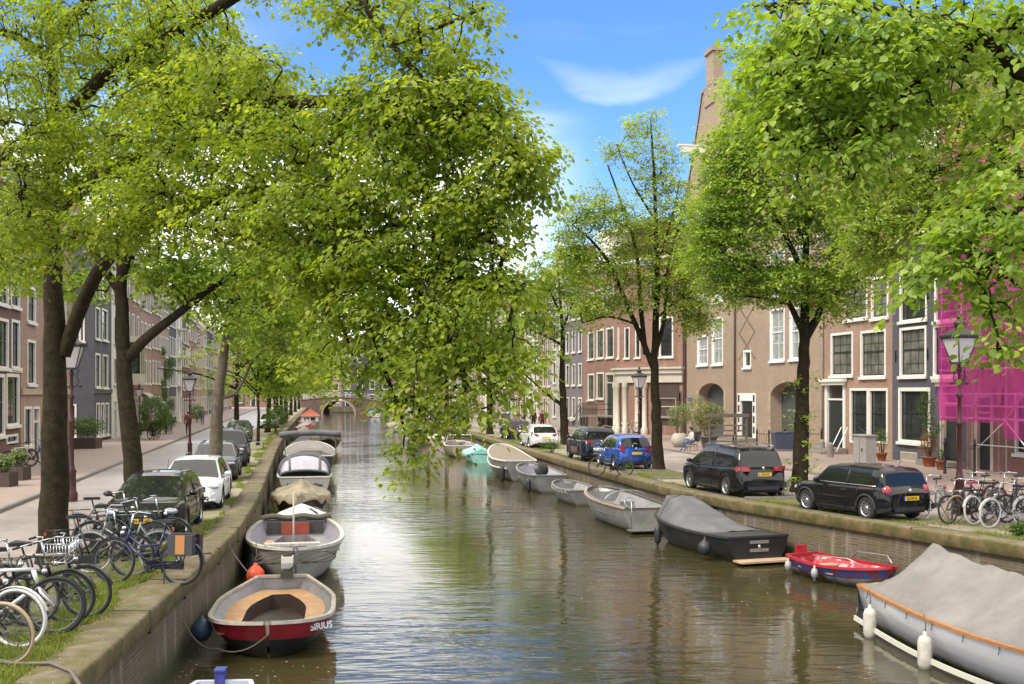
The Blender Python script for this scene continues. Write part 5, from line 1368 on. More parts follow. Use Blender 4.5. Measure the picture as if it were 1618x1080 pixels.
def fender(name, label, loc, r=0.11, h=0.5, m=None, roundf=False, top=0.5, mname='fender'):
    """a hanging fender with its line; loc = centre"""
    b = MB()
    if roundf: b.lathe([(0.0,-r*1.05),(r*0.5,-r*0.93),(r*0.87,-r*0.5),(r,0),(r*0.86,r*0.5),(r*0.5,r*0.9),(r*0.22,r*1.1),(r*0.2,r*1.3),(0,r*1.31)], 16, loc)
    else: b.lathe([(0.0,-h/2-0.07),(r*0.3,-h/2-0.07),(r*0.3,-h/2),(r*0.75,-h/2+0.03),(r,-h/2+0.12),(r,h/2-0.12),(r*0.75,h/2-0.03),(r*0.3,h/2),(r*0.25,h/2+0.06),(0,h/2+0.07)], 16, loc)
    o = b.build(mname, m or fender_w); tag(o, label, 'fender')
    b = MB(); b.tube([(loc[0],loc[1],loc[2]+h/2+0.02),(loc[0]+0.02,loc[1]+0.01,loc[2]+h/2+top*0.5),(loc[0]+0.0,loc[1]+0.05,loc[2]+h/2+top)], 0.012, 5); b.build('line', rope_m, o)
    return o
def W2(o, p):  # local boat point -> world
    return Matrix.Translation(o.location) @ Matrix.Rotation(o.rotation_euler.z, 4, 'Z') @ Vector(p)
def rline(name_lb, pts, r=0.012, m=None, sag=0.0):
    P = [Vector(p) for p in pts]; out = []
    for i in range(len(P)-1):
        for k in range(8):
            u = k/8; q = P[i].lerp(P[i+1], u); q.z -= sag*4*u*(1-u); out.append(q)
    out.append(P[-1]); b = MB(); b.tube(out, r, 5); o = b.build('mooring_line', m or rope_m); tag(o, name_lb, 'rope'); return o

# 1 nearest left: red and black launch, plywood side benches, blunt bow towards the camera
H1 = Hull(5.0, 2.3, 0.58, bow=0.12, stern=0.12, full=5.5, tr=0.46, draft=0.25, bowfull=1.9, flare=0.8)
t1 = thing('motor_launch', 'open red and black launch with plywood benches and an outboard, nearest on the left', 'boat', group='boats moored along the quays')
b = MB(); H1.outer(b, 0, 1); b.build('hull', [hull_black, red_p], t1)
b = MB(); H1.inner(b, 0.12, mi=0, mf=1, t1=0.9); b.build('inside', [alu_in, wetfloor], t1)
b = MB(); H1.rim(b, 0.07, 0.06, off=0.02); b.build('gunwale', mat('worn_rim', (0.42,0.38,0.33), 0.6, var=0.3), t1)
b = MB()   # U-shaped bench
ts = [t for t in H1.ts() if t < 0.9]
for sg in (-1, 1):
    rows = []
    for t in ts:
        y1 = H1.b(t)-0.1; y0 = y1 - (0.46 if t > 0.12 else 0.46); x = H1.x(t)+0.1
        rows.append([(x, sg*y0, 0.1), (x, sg*y0, 0.42), (x, sg*y1, 0.44)])
    b.grid(rows, 0, False)
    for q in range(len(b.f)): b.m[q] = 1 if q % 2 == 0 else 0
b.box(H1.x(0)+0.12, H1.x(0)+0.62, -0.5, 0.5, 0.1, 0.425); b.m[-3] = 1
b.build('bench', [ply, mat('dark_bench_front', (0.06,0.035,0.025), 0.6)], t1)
b = MB(); b.box(0.9, 1.35, -0.32, 0.32, 0.13, 0.36); b.box(0.94, 1.31, -0.28, 0.28, 0.361, 0.365, 1); b.build('crate', [plywood_pale, wetfloor], t1)
hx, hz = 14.8, 0
boat_place(t1, (-4.72, 21.5), R(-81))
T = Matrix.Translation((H1.x(0.8), 0, 0))
tt = 0.86; 
text_mesh('lettering', 'SIRIUS', 0.17, txt_white, t1, Matrix.Translation((H1.x(0.905,0.9)+0.035, H1.b(0.905)*1.0+0.018, H1.z(0.905)-0.13)) @ Matrix.Rotation(R(122), 4, 'Z') @ Matrix.Rotation(R(84), 4, 'X'), 0.004)
def outboard(xy, z, rz, label):
    t = thing('outboard_motor', label, 'outboard motor', (*xy, z), rz)
    b = MB(); b.prism([(-0.2,0.0),(0.12,0.0),(0.14,0.12),(0.1,0.24),(-0.16,0.26),(-0.24,0.14)], -0.13, 0.13, 'y'); cw_ = b.build('cowling', mat('cream_cowling', (0.6,0.57,0.5), 0.35, var=0.15), t)
    b = MB(); b.box(-0.19, 0.11, -0.135, 0.135, 0.05, 0.1); b.box(-0.1, 0.0, -0.1, 0.1, 0.262, 0.275); b.build('band', black, cw_)
    b = MB(); b.box(-0.1, 0.04, -0.07, 0.07, -0.5, -0.002); b.prism([(-0.18,-0.95),(0.05,-0.95),(0.02,-0.5),(-0.12,-0.5)], -0.03, 0.03, 'y'); b.build('leg', mat('grey_leg', (0.35,0.35,0.34), 0.4, 0.3), t)
    b = MB(); b.box(0.05, 0.2, -0.14, 0.14, -0.2, -0.05); b.build('clamp', alu, t)
    b = MB(); b.tube([(0.1,0.08,-0.02),(0.45,0.16,0.1),(0.55,0.17,0.12)], 0.02, 6); b.build('tiller', black, t)
p = W2(t1, (H1.x(0)-0.1, 0.1, 0.88)); outboard((p.x, p.y), p.z, R(-81), 'small cream outboard motor on the stern of the red and black launch')
p = W2(t1, (H1.x(0)-0.15, -0.55, 0.72)); fender('buoy', 'round orange buoy hanging between the two nearest left boats', (p.x-0.05, p.y, p.z), 0.21, 0.42, orange_m, True, mname='buoy')
p = W2(t1, (H1.x(0.82), -H1.b(0.82)-0.16, 0.45)); fender('fender', 'dark blue round fender between the red launch and the quay wall', (p.x, p.y, p.z), 0.2, 0.4, mat('dark_blue_fender', (0.02,0.04,0.07), 0.5), True)
a0 = W2(t1, (H1.x(0.99), 0.0, 0.5)); rline('slack rope from the bow of the red launch to the quay wall', [a0, W2(t1, (H1.x(0.95), -0.9, 0.25)), (LX(19.5)-0.0, 19.3, -0.7)], 0.014, rope_m, 0.16)
rline('dark rope from the red launch up to the left quay edge', [W2(t1, (H1.x(0.12), -0.6, 0.8)), (LX(25.0)+0.03, 24.6, 0.02), (LX(25.3)-2.6, 25.6, 0.03)], 0.014, rope_m, 0.05)

# 2 aluminium sloop
H2 = Hull(8.0, 2.6, 0.84, bow=0.16, stern=0.0, full=2.6, tr=0.72, draft=0.35, bowfull=1.75, flare=0.78)
t2 = thing('open_sloop', 'large pale grey open sloop with dull red floor, second on the left', 'boat', group='boats moored along the quays')
b = MB(); H2.outer(b); b.build('hull', mat('pale_grey_hull', (0.68,0.65,0.58), 0.5, col2=(0.5,0.47,0.4), scale=1.6, bump=0.05), t2)
b = MB(); H2.inner(b, 0.1, mi=0, mf=1, t1=0.9, side_in=0.7); b.build('inside', [lilac, maroon_p], t2)
b = MB(); H2.rim(b, 0.1, 0.07, off=0.02); b.build('gunwale', mat('pale_rim', (0.56,0.54,0.47), 0.5, var=0.3), t2)
b = MB(); rows = []
for sg in (-1, 1):
    rows = []
    for t in [q for q in H2.ts() if 0.12 < q < 0.6]:
        y1 = H2.b(t)-0.09; y0 = y1-0.55-0.25*max(0, (0.3-t)/0.3); rows.append([(H2.x(t), sg*y0, 0.11), (H2.x(t), sg*y0, 0.46), (H2.x(t), sg*y1, 0.46)])
    b.grid(rows, 0, False)
b.box(H2.x(0.0)+0.25, H2.x(0.13), -0.85, 0.85, 0.12, 0.47)
b.build('bench', alu_in, t2)
b = MB(); b.box(H2.x(0.12), H2.x(0.12)+0.08, -0.42, 0.42, 0.48, 0.84); b.build('red_panel', mat('brick_red_panel', (0.36,0.08,0.05), 0.6, var=0.2), t2)
b = MB(); b.box(H2.x(0.1), H2.x(0.115), -0.85, 0.85, 0.13, 0.86); b.build('bulkhead', mat('dark_bulkhead', (0.07,0.065,0.06), 0.7), t2)
b = MB(); rows = []
for k in range(9): 
    a = k/8*2*math.pi; rows.append([(H2.x(0.06)+0.14*math.cos(a), y, 0.95+0.09*math.sin(a)+0.03*math.sin(y*7)) for y in np.linspace(-1.1,1.1,24)])
b.grid(rows); b.build('rolled_cover', tarp_olive, t2)
b = MB(); b.box(H2.x(0.9)-0.1, H2.x(0.9)+0.18, -0.75, 0.6, 1.0, 1.07); b.build('bow_board', mat('peeling_white', (0.55,0.53,0.5), 0.6, var=0.4, scale=12), t2)
b = MB(); b.tube([(H2.x(0.78), -0.05, 0.3), (H2.x(0.78), -0.05, 2.25)], 0.025, 6); b.build('pole', rope_l, t2)
boat_place(t2, (-6.02, 29.9), R(-78.5))
b = MB(); T = TR(0,0,0, ry=R(12)); b.lathe([(0.0,-0.55),(0.13,-0.5),(0.19,-0.35),(0.19,0.35),(0.13,0.5),(0,0.55)], 14, T=TR(0,0,0, rx=R(90)))
o = b.build('boat_cushion', salmon); tag(o, 'salmon orange vinyl roll cushion lying inside the large pale sloop', 'cushion')
pp = W2(t2, (H2.x(0.68), -0.66, 0.62)); o.location = pp; o.rotation_euler = (0.2, 0, R(15))
b = MB()
for k in range(3):
    ph = k*0.7; pts = [(0.02*k, 0.38*math.cos(a)*1.2+0.35, -0.16+0.14*math.sin(a+ph)) for a in np.linspace(0, 2*math.pi, 20, endpoint=False)]
    b.tube(pts, 0.013, 5, closed=True)
    b.tube([(x, y-1.0, z) for x, y, z in pts], 0.013, 5, closed=True)
o = b.build('rope_coil', rope_m); tag(o, 'loose coil of dark rope hanging over the bow of the large pale sloop', 'rope'); o.location = W2(t2, (H2.x(0.985)+0.08, 0.15, H2.z(0.95))); o.rotation_euler = (0,0,R(-77))

# generic builders
def cover_mesh(H, ridge, t0=0.0, t1=1.0, over=0.04, drop=0.1, flat=0.0, wr=0.03, seed=1.0, nw=12):
    """tarpaulin stretched over the boat; ridge: [(t, height above sheer)]"""
    rt, rh = zip(*ridge); rows = []
    for i in range(41):
        t = t0 + (t1-t0)*i/40
        b_ = H.b(t)+over; zb = H.z(t)+0.03; hgt = float(np.interp(t, rt, rh)); row = []
        for j in range(-nw, nw+1):
            u = j/nw; f = 1-abs(u)
            shape = (min(1, f/(1-flat)) if flat < 1 else 1)
            zz = zb + hgt*(shape**0.92)
            zz += wr*noise.noise((t*5*seed, u*2.5, seed)) * (0.3+shape) - wr*1.1*abs(noise.noise((t*16+u*2.6*(1 if (t*5)%1 < 0.5 else -1), u*0.9, seed+4)))*min(1, 4*f)*0.9 - 0.05*hgt*math.sin(math.pi*f)*0.9
            row.append((H.x(t), b_*u, zz))
        row = [(row[0][0], row[0][1]-0.01, row[0][2]-drop*(1+0.4*math.sin(i*1.3)))] + row + [(row[-1][0], row[-1][1]+0.01, row[-1][2]-drop*(1+0.4*math.sin(i*1.1)))]
        rows.append(row)
    return rows
def cov(parent, H, m, ridge, name='cover', **kw):
    b = MB(); rows = cover_mesh(H, ridge, **kw); b.grid(rows)
    for r_ in (rows[0], rows[-1]): b.add(r_, [tuple(range(len(r_)))])
    return b.build(name, m, parent)
def simple_boat(label, H, hm, im, rm, name='moored_boat', floor=0.15, open_=True, benches=(), fm=None, group='boats moored along the quays', rimw=0.06, band=None):
    t = thing(name, label, 'boat', group=group)
    b = MB(); H.outer(b, 0, 1 if band else None); b.build('hull', [hm, band or hm], t)
    b = MB(); H.rim(b, rimw, 0.06, off=0.015); b.build('gunwale', rm, t)
    if open_:
        b = MB(); H.inner(b, floor, mi=0, mf=1, t1=0.9); b.build('inside', [im, fm or im], t)
    for tb in benches:
        b = MB(); b.box(H.x(tb)-0.14, H.x(tb)+0.14, -H.b(tb)+0.07, H.b(tb)-0.07, H.F*0.62, H.F*0.62+0.04); b.build('bench', plywood_pale, t)
    return t
def lboat(y, H, gap=0.35, extra=0.0, flip=False):
    dx = (LX(y+3)-LX(y-3))/6; rz = math.atan2(-1, -dx) + (math.pi if flip else 0)
    return (LX(y) + H.B/2 + gap, y), rz + extra
def rboat(y, H, gap=0.3, extra=0.0, flip=False):
    dx = (RX(y+3)-RX(y-3))/6; rz = math.atan2(1, dx) + (math.pi if flip else 0)
    c = math.sqrt(1+dx*dx)
    return (RX(y) - (H.B/2 + gap)*c, y), rz + extra

# left continued
H = Hull(5.0, 2.1, 0.75, bow=0.2, tr=0.8); t = simple_boat('boat hidden under a folded beige tarpaulin behind the large pale sloop', H, tarp_olive, alu_in, alu, open_=False)
cov(t, H, tarp_beige, [(0,0.25),(0.3,0.5),(0.55,0.25),(0.8,0.6),(1,0.1)], over=0.12, drop=0.25, wr=0.16, seed=2.2); boat_place(t, *lboat(42.5, H))
b = MB(); b.lathe([(0.9,0.0),(0.75,0.12),(0.4,0.3),(0.12,0.45),(0.0,0.5)], 14); o = b.build('white_cover', [white2]); tag(o, 'small white and grey striped tent cover between the pale sloop and the beige tarpaulin', 'cover')
b = MB()
for k in (2,3,5): 
    a = 2*math.pi*(k+0.5)/8-2.6; b.tube([(0.78*math.cos(a),0.78*math.sin(a),0.11),(0.42*math.cos(a),0.42*math.sin(a),0.3)], 0.06, 4)
b.build('grey_stripe', tarp_dark, o); o.location = (LX(38)+1.5, 37.6, WATER+0.55); o.scale = (1,1,0.75)
b = MB(); b.lathe([(0.7,0.0),(0.85,0.3),(0.85,0.7),(0.9,0.75)], 14); b.build('base', tarp_olive, o, loc=(0,0,-0.75))
H = Hull(6.8, 2.5, 0.95, bow=0.25, tr=0.9); t = simple_boat('cabin boat with a black framed clear windscreen tent and grey canvas, fourth on the left', H, mat('beige_grey_hull', (0.4,0.38,0.34), 0.45, var=0.1), alu_in, white)
# stern towards the camera here: build with tent over the stern
b = MB(); rows = []
for i in range(15):
    t_ = 0.04 + 0.3*i/14; hh = 0.95*math.sin(min(1, (i+1.2)/7)*math.pi/2); rows.append([(H.x(t_), H.b(t_)*0.93*math.cos(a)*1.0, H.z(t_)+0.05+hh*math.sin(a)**0.7) for a in np.linspace(0.0, math.pi, 15)])
b.grid(rows); tent = b.build('tent', mat('clear_lilac_vinyl', (0.42,0.4,0.47), 0.25, spec=0.8, var=0.2), t)
b = MB()
for rr in (rows[0], rows[5], rows[14]): b.tube([(p[0]-0.01, p[1]*1.01, p[2]+0.01) for p in rr], 0.06, 5)
for j in (4, 10): b.tube([(r_[j][0]-0.02, r_[j][1], r_[j][2]+0.01) for r_ in rows], 0.055, 5)
b.build('tent_frame', tarp_dark, t)
cov(t, H, tarp_grey, [(0.34,0.9),(0.6,0.75),(0.9,0.2),(1,0.05)], t0=0.35, t1=0.98, flat=0.45, drop=0.05)
xy, rz = lboat(51.5, H, flip=True); boat_place(t, xy, rz)
text_mesh('lettering', 'Hans  Everdina', 0.26, black, t, Matrix.Translation((H.x(0)-0.012, 0, 0.66)) @ Matrix.Rotation(R(-90), 4, 'Z') @ Matrix.Rotation(R(90), 4, 'X'), 0.004)
H = Hull(9.5, 3.0, 1.25, bow=0.45, tr=0.8, full=2.5); t = simple_boat('dark hulled boat with a long black folded canopy, fifth on the left', H, mat('navy_hull', (0.02,0.022,0.03), 0.35), alu_in, white)
cov(t, H, tarp_grey, [(0,0.3),(0.5,0.5),(0.8,0.2),(1,0.05)], flat=0.4)
b = MB(); b.tube([(H.x(0.1),y,2.45+0.1*math.cos(y)) for y in np.linspace(-1.7,1.7,10)], 0.17, 8); b.tube([(H.x(0.1),-1.4,1.2),(H.x(0.1),-1.4,2.4)], 0.03, 5); b.tube([(H.x(0.1),1.4,1.2),(H.x(0.1),1.4,2.4)], 0.03, 5); b.build('folded_canopy', tarp_dark, t)
xy, rz = lboat(64, H, gap=0.5, flip=True); boat_place(t, xy, rz)
text_mesh('lettering', 'JOEY', 0.36, txt_white, t, Matrix.Translation((H.x(0)-0.012, -0.4, 0.85)) @ Matrix.Rotation(R(-90), 4, 'Z') @ Matrix.Rotation(R(90), 4, 'X'), 0.004)
lst = [(74, Hull(6,2.4,0.9,tr=0.8), tarp_dark, 'boat under a dark grey peaked canvas, sixth on the left', [(0,0.2),(0.3,1.0),(0.7,0.4),(1,0)], 0.3, hull_grey),
       (88, Hull(9.5,3.4,1.0,tr=0.8), tarp_olive, 'broad boat under a big olive brown tarpaulin sticking far into the canal, left', [(0,0.6),(0.3,1.5),(0.7,1.2),(1,0.2)], 1.2, hull_black),
       (100, Hull(6,2.4,0.8,tr=0.8), tarp_beige, 'boat under a pale cover just past the big olive tarpaulin', [(0,0.4),(0.5,0.9),(1,0.1)], 0.3, hull_white),
       (109, Hull(6,2.5,0.9,tr=0.8), mat('red_cover', (0.45,0.05,0.05), 0.7, var=0.2), 'boat under a red and white cover far along the left quay', [(0,0.4),(0.4,0.8),(1,0.1)], 0.9, hull_white),
       (120, Hull(7,2.5,0.9,tr=0.8), mat('pinkish_cover', (0.45,0.36,0.37), 0.7, var=0.2), 'boat under a pinkish grey cover far along the left quay', [(0,0.4),(0.4,1.0),(1,0.1)], 0.3, hull_grey)]
for y, H, m_, lb, rd, gp, hm in lst:
    t = simple_boat(lb, H, hm, alu_in, alu, open_=False); cov(t, H, m_, rd, over=0.06, drop=0.25, wr=0.08, seed=y*0.1); xy, rz = lboat(y, H, gp); boat_place(t, xy, rz)
H = Hull(10, 3.0, 0.9, bow=0.3, tr=0.85); t = simple_boat('white saloon boat with a pointed red canopy roof, farthest on the left', H, hull_white, alu_in, white, open_=False)
b = MB(); b.box(-4.0, 3.0, -1.1, 1.1, 0.8, 1.75); cbn = b.build('cabin', white2, t)
b = MB()
for s in (-1,1):
    for k in range(5): b.box(-3.8+k*1.3, -2.9+k*1.3, min(s*1.1,s*1.13), max(s*1.1,s*1.13), 1.15, 1.6)
for y_ in (-0.7, 0.1): b.box(-4.03, -4.0, y_, y_+0.6, 1.15, 1.6); b.box(3.0, 3.03, y_, y_+0.6, 1.15, 1.6)
b.build('pane', glassm, cbn)
b = MB(); b.add([(-4.3,-1.3,1.76),(3.3,-1.3,1.76),(3.3,1.3,1.76),(-4.3,1.3,1.76),(-1.8,0,2.7),(0.8,0,2.7)], [(0,1,5,4),(1,2,5),(2,3,4,5),(3,0,4),(3,2,1,0)]); b.build('canopy_roof', mat('rust_red_canvas', (0.42,0.1,0.06), 0.7, var=0.2), t)
xy, rz = lboat(142, H, 0.2); boat_place(t, xy, rz)
# nearest sliver: pale boat with a blue post at the bottom edge
H = Hull(5.5, 1.7, 0.5, bow=0.05, tr=0.45); t = simple_boat('pale grey boat with a blue stern post at the bottom edge of the picture', H, hull_white, alu_in, mat('pale_blue_rim', (0.45,0.48,0.55), 0.5), benches=(0.5,))
b = MB(); b.box(H.x(0)-0.08, H.x(0)+0.1, -0.12, 0.02, 0.2, 0.74); b.box(H.x(0)-0.1, H.x(0)+0.12, -0.13, 0.03, 0.741, 0.77); b.build('stern_post', mat('worn_blue_paint', (0.05,0.06,0.3), 0.5, var=0.4, scale=12), t)
boat_place(t, (-4.02, 13.0), R(-86))

# right side ----------------------------------------------------
# R1 white cabin hull with grey tarpaulin
HR = Hull(9.5, 3.1, 0.8, bow=0.3, stern=0.02, full=2.4, tr=0.72, draft=0.3, flare=0.9)
r1 = thing('covered_boat', 'big white boat under a grey tarpaulin with teak rail, nearest on the right', 'boat', group='boats moored along the quays')
b = MB(); HR.outer(b, 0)
b.build('hull', [hull_white], r1)
b = MB(); HR.rim(b, 0.09, 0.05, off=0.01, dz=0.0); b.build('teak_rail', teak, r1)
b = MB(); HR.rim(b, 0.02, 0.09, off=0.07, dz=-0.68, transom=False); b.build('rubbing_strake', mat('cream_strake', (0.6,0.58,0.5), 0.5), r1)
b = MB()
for i in range(9):   # rounded stern
    pass
rows = []
for i in range(9):
    a = -math.pi/2 + math.pi*i/8
    rows.append([(HR.x(0) - 0.42*math.cos(a)*k_, HR.b(0)*math.sin(a)*(0.9+0.1*k_), z) for z, k_ in ((0.82,0.75),(0.74,1.0),(0.5,0.85),(0.36,0.95),(0.28,1.15),(0.2,1.1),(0.0,0.5),(-0.2,0.3))])
b.grid(rows); b.add([r_[0] for r_ in rows], [tuple(range(9))]); b.build('stern', hull_white, r1)
cov(r1, HR, tarp_grey, [(0,0.05),(0.04,0.4),(0.105,1.0),(0.15,0.86),(0.2,0.9),(0.25,0.82),(0.3,0.88),(0.42,0.76),(0.56,0.86),(0.75,0.6),(1,0.1)], over=-0.06, drop=0.06, wr=0.05, seed=1.7, t0=0.0, nw=18)
b = MB()
for k in range(9):
    t_ = 0.06+k*0.1
    for s in (-1,1): b.tube([(HR.x(t_), s*(HR.b(t_)-0.02), HR.z(t_)+0.04), (HR.x(t_)+0.03, s*(HR.b(t_)+0.03), HR.z(t_)-0.14)], 0.01, 4)
b.build('cover_tie', rope_m, r1)
boat_place(r1, (9.05, 17.7), R(-80))
for q, lb in ((0.11, 'dirty white sausage fender near the stern of the big white boat'), (0.36, 'dirty white sausage fender on the big white boat near the bottom edge')):
    p = W2(r1, (HR.x(q), -(HR.b(q)+0.13), 0.25)); fender('fender', lb, (p.x, p.y, p.z+0.02), 0.125, 0.62, fender_w, top=0.35)
# R2 red and blue rowing boat
H = Hull(3.35, 1.45, 0.42, bow=0.16, stern=0.05, full=2.2, tr=0.7, draft=0.15, flare=0.75)
r2 = simple_boat('small red and blue rowing boat with peeling paint moored below the right quay wall', H, mat('scratched_hull', (0.28,0.27,0.27), 0.5, col2=(0.12,0.05,0.04), scale=3, lo=0.42, hi=0.55), mat('scratched_red', (0.42,0.03,0.04), 0.5, col2=(0.4,0.33,0.32), scale=3, lo=0.4, hi=0.5), red_p, benches=(0.22,0.55), band=mat('scratched_blue', (0.03,0.09,0.3), 0.5, col2=(0.2,0.04,0.03), scale=4, lo=0.42, hi=0.52), floor=0.1)
b = MB(); b.box(H.x(0)-0.06, H.x(0), -0.17, 0.17, 0.35, 0.72); b.build('motor_board', red_p, r2)
b = MB()
for s in (-1,1): b.tube([(H.x(0.35), s*(H.b(0.35)-0.03), 0.5),(H.x(0.4), s*(H.b(0.4)), 0.68),(H.x(0.75), s*(H.b(0.75)), 0.74),(H.x(0.85), s*(H.b(0.85)-0.05), 0.6)], 0.016, 6)
b.build('hand_rail', steel, r2)
b = MB(); b.tube([(-0.6,0.15,0.16),(0.5,0.0,0.36)], 0.025, 6); b.build('oar', plywood_pale, r2)
xy, rz = rboat(27.3, H, 0.35, flip=True); boat_place(r2, xy, rz)
for q in (0.08, 0.45):
    p = W2(r2, (H.x(q), -(H.b(q)+0.09), 0.2)); fender('fender', 'small grey fender at the %s of the red rowing boat' % ('stern' if q < .2 else 'middle'), (p.x, p.y, p.z+0.05), 0.09, 0.26, mat('grey_fender', (0.35,0.34,0.34), 0.5), top=0.12)
# R3 black sloop with grey tent
H = Hull(5.7, 2.15, 0.68, bow=0.22, stern=0.05, full=2.5, tr=0.88, draft=0.3, flare=0.85)
r3 = simple_boat('black motor sloop with a grey canvas tent and wooden swim step, on the right', H, hull_black, alu_in, mat('black_rubber_rail', (0.03,0.03,0.03), 0.6), rimw=0.08, open_=False)
b = MB(); b.grid([[(H.x(t_), H.b(t_)*u, H.z(t_)+0.03) for u in (-0.97,0,0.97)] for t_ in H.ts() if t_ <= 0.3]); b.grid([[(H.x(t_), H.b(t_)*u, H.z(t_)+0.03) for u in (-0.97,0,0.97)] for t_ in H.ts() if t_ >= 0.93]); b.build('deck', mat('black_deck', (0.035,0.035,0.036), 0.55), r3)
rows = cover_mesh(H, [(0.24,0.02),(0.3,0.12),(0.8,0.68),(0.88,0.62),(0.97,0.06)], t0=0.24, t1=0.97, flat=0.5, drop=0.03, wr=0.03, seed=3.1, over=-0.08)
b = MB(); b.grid(rows); tn = b.build('canvas_tent', tarp_dark, r3)
b = MB(); b.tube([(p[0], p[1], p[2]+0.006) for p in rows[31]], 0.012, 4); b.build('seam', black, tn)
b = MB(); b.box(H.x(0)-0.5, H.x(0)-0.01, -H.b(0)*0.9, H.b(0)*0.9, 0.08, 0.13); b.build('swim_step', plywood_pale, r3)
b = MB()
for z_ in (0.32, 0.55): b.box(H.x(0)-0.022, H.x(0)+0.0, -0.3, 0.3, z_, z_+0.09)
b.build('vent', mat('vent_grey', (0.2,0.18,0.17), 0.5), r3)
b = MB(); b.lathe([(0.05,0),(0.05,0.02),(0,0.021)], 12, T=TR(H.x(0)-0.02, 0, 0.47, ry=R(-90))); b.build('badge', chrome, r3)
b = MB(); s_ = -1
for k, mm in ((0,0),(0.22,1)): b.box(H.x(0.09)+k, H.x(0.09)+k+0.2, -(H.b(0.1)+0.014), -(H.b(0.1)+0.0), 0.47-k*0.1, 0.53-k*0.1, 1 if k else 0)
b.build('name_mark', [txt_white, red_p], r3)
xy, rz = rboat(33.0, H, -0.1, extra=R(-2)); boat_place(r3, xy, rz)
H3 = H
def sidefender(bt, H, q, s, lb, r, h, rf=False, z=0.3, m=None):
    p = W2(bt, (H.x(q), s*(H.b(q)+r+0.01), z)); fender('fender', lb, (p.x, p.y, p.z), r, h, m or fender_b, rf, top=max(0.1, 0.62-z-h/2+0.06))
sidefender(r3, H, 0.16, 1, 'round black fender near the stern of the black sloop', 0.2, 0.4, True, 0.36)
sidefender(r3, H, 0.72, 1, 'long black fender near the bow of the black sloop', 0.11, 0.55, False, 0.33)
# R4 large grey aluminium sloop
H = Hull(6.2, 2.1, 0.82, bow=0.2, stern=0.0, full=2.8, tr=0.8, draft=0.3, flare=0.85)
r4 = simple_boat('open grey aluminium sloop with a tan rubbing rim and steering stand, on the right', H, alu, alu_in, mat('tan_rubber_rim', (0.38,0.28,0.2), 0.6, var=0.2), fm=mat('grey_floor', (0.2,0.195,0.19), 0.6, var=0.3))
b = MB(); H.rim(b, 0.03, 0.05, off=-0.06, dz=0.05); b.build('inner_rail', steel, r4)
b = MB(); b.box(-0.9,-0.6,-0.25,0.25,0.15,0.85); b.lathe([(0.2,0.0),(0.22,0.02),(0.2,0.04),(0.18,0.02),(0.2,0.0)], 18, T=TR(-0.98,0,0.82, ry=R(-60))); b.build('steering_stand', steel, r4)
b = MB(); b.tube([(-0.7+0.0, -0.9, 0.8)] + [(-0.7, 0.9*math.cos(a), 0.8+0.45*math.sin(a)) for a in np.linspace(math.pi, 0, 12)], 0.018, 6); b.build('hoop', steel, r4)
b = MB(); b.box(H.x(0)-0.45, H.x(0)-0.01, -0.8, 0.8, 0.1, 0.14); b.tube([(H.x(0)-0.4,-0.75,0.14),(H.x(0)-0.4,-0.75,1.1),(H.x(0)-0.05,-0.75,1.1)],0.02,6); b.tube([(H.x(0)-0.4,0.75,0.14),(H.x(0)-0.4,0.75,1.1),(H.x(0)-0.05,0.75,1.1)],0.02,6); b.build('stern_frame', steel, r4)
for sg in (-1,1):
    b = MB(); b.grid([[(H.x(q), sg*(H.b(q)-0.55), 0.16), (H.x(q), sg*(H.b(q)-0.55), 0.48), (H.x(q), sg*(H.b(q)-0.07), 0.48)] for q in H.ts() if 0.05<q<0.5], 0, False); b.build('bench', mat('grey_cushion', (0.26,0.255,0.25), 0.8), r4)
xy, rz = rboat(39.9, H, 0.0); boat_place(r4, xy, rz)
# R5 small grey dinghy with rope loops
H = Hull(4.4, 1.65, 0.6, bow=0.15, full=2.8, tr=0.75, flare=0.85)
r5 = simple_boat('small grey dinghy with rope loops along its rim, on the right', H, hull_grey, alu_in, alu, fm=wetfloor)
b = MB()
for s in (-1,1):
    for k in range(8):
        q0, q1 = 0.08+k*0.1, 0.18+k*0.1
        b.tube([(H.x(q), s*(H.b(q)+0.03), H.z(q)-0.02-0.1*math.sin((q-q0)/0.1*math.pi)) for q in np.linspace(q0,q1,6)], 0.014, 4)
b.build('rope_loop', rope_l, r5)
xy, rz = rboat(47.6, H, 0.05); boat_place(r5, xy, rz)
H = Hull(6.2, 2.0, 0.8, bow=0.25, full=2.6, tr=0.75, flare=0.85)
r6 = simple_boat('grey open tender with a wheel and two black fenders, on the right', H, hull_grey, lilac, alu, benches=(0.3,0.62))
b = MB(); b.lathe([(0.33,0),(0.36,0.03),(0.33,0.06),(0.0,0.05)], 18, T=TR(-0.6,0,0.95,ry=R(-70))); b.tube([(-0.6,0,0.2),(-0.6,0,0.95)],0.04,6); b.build('wheel_stand', black, r6)
xy, rz = rboat(54.2, H, 0.05); boat_place(r6, xy, rz)
sidefender(r6, H, 0.12, 1, 'black fender at the stern of the grey open tender', 0.12, 0.6, False, 0.35); 
H = Hull(7.8, 2.3, 1.05, bow=0.6, full=2.4, tr=0.7, flare=0.82)
r7 = simple_boat('large dark grey sloop with a sand coloured deck and pale rim, on the right', H, hull_grey, alu_in, white, open_=False)
b = MB(); b.grid([[(H.x(t_), H.b(t_)*u*0.96, H.z(t_)+0.02+0.03*(1-u*u)) for u in np.linspace(-1,1,7)] for t_ in H.ts() if t_ <= 0.97]); b.build('deck', mat('sand_deck', (0.22,0.185,0.14), 0.8, var=0.2), r7)
b = MB(); H.rim(b, 0.03, 0.06, off=0.03, dz=-0.4, transom=False); b.build('rubbing_strake', white, r7)
xy, rz = rboat(62.0, H, 0.05); boat_place(r7, xy, rz)
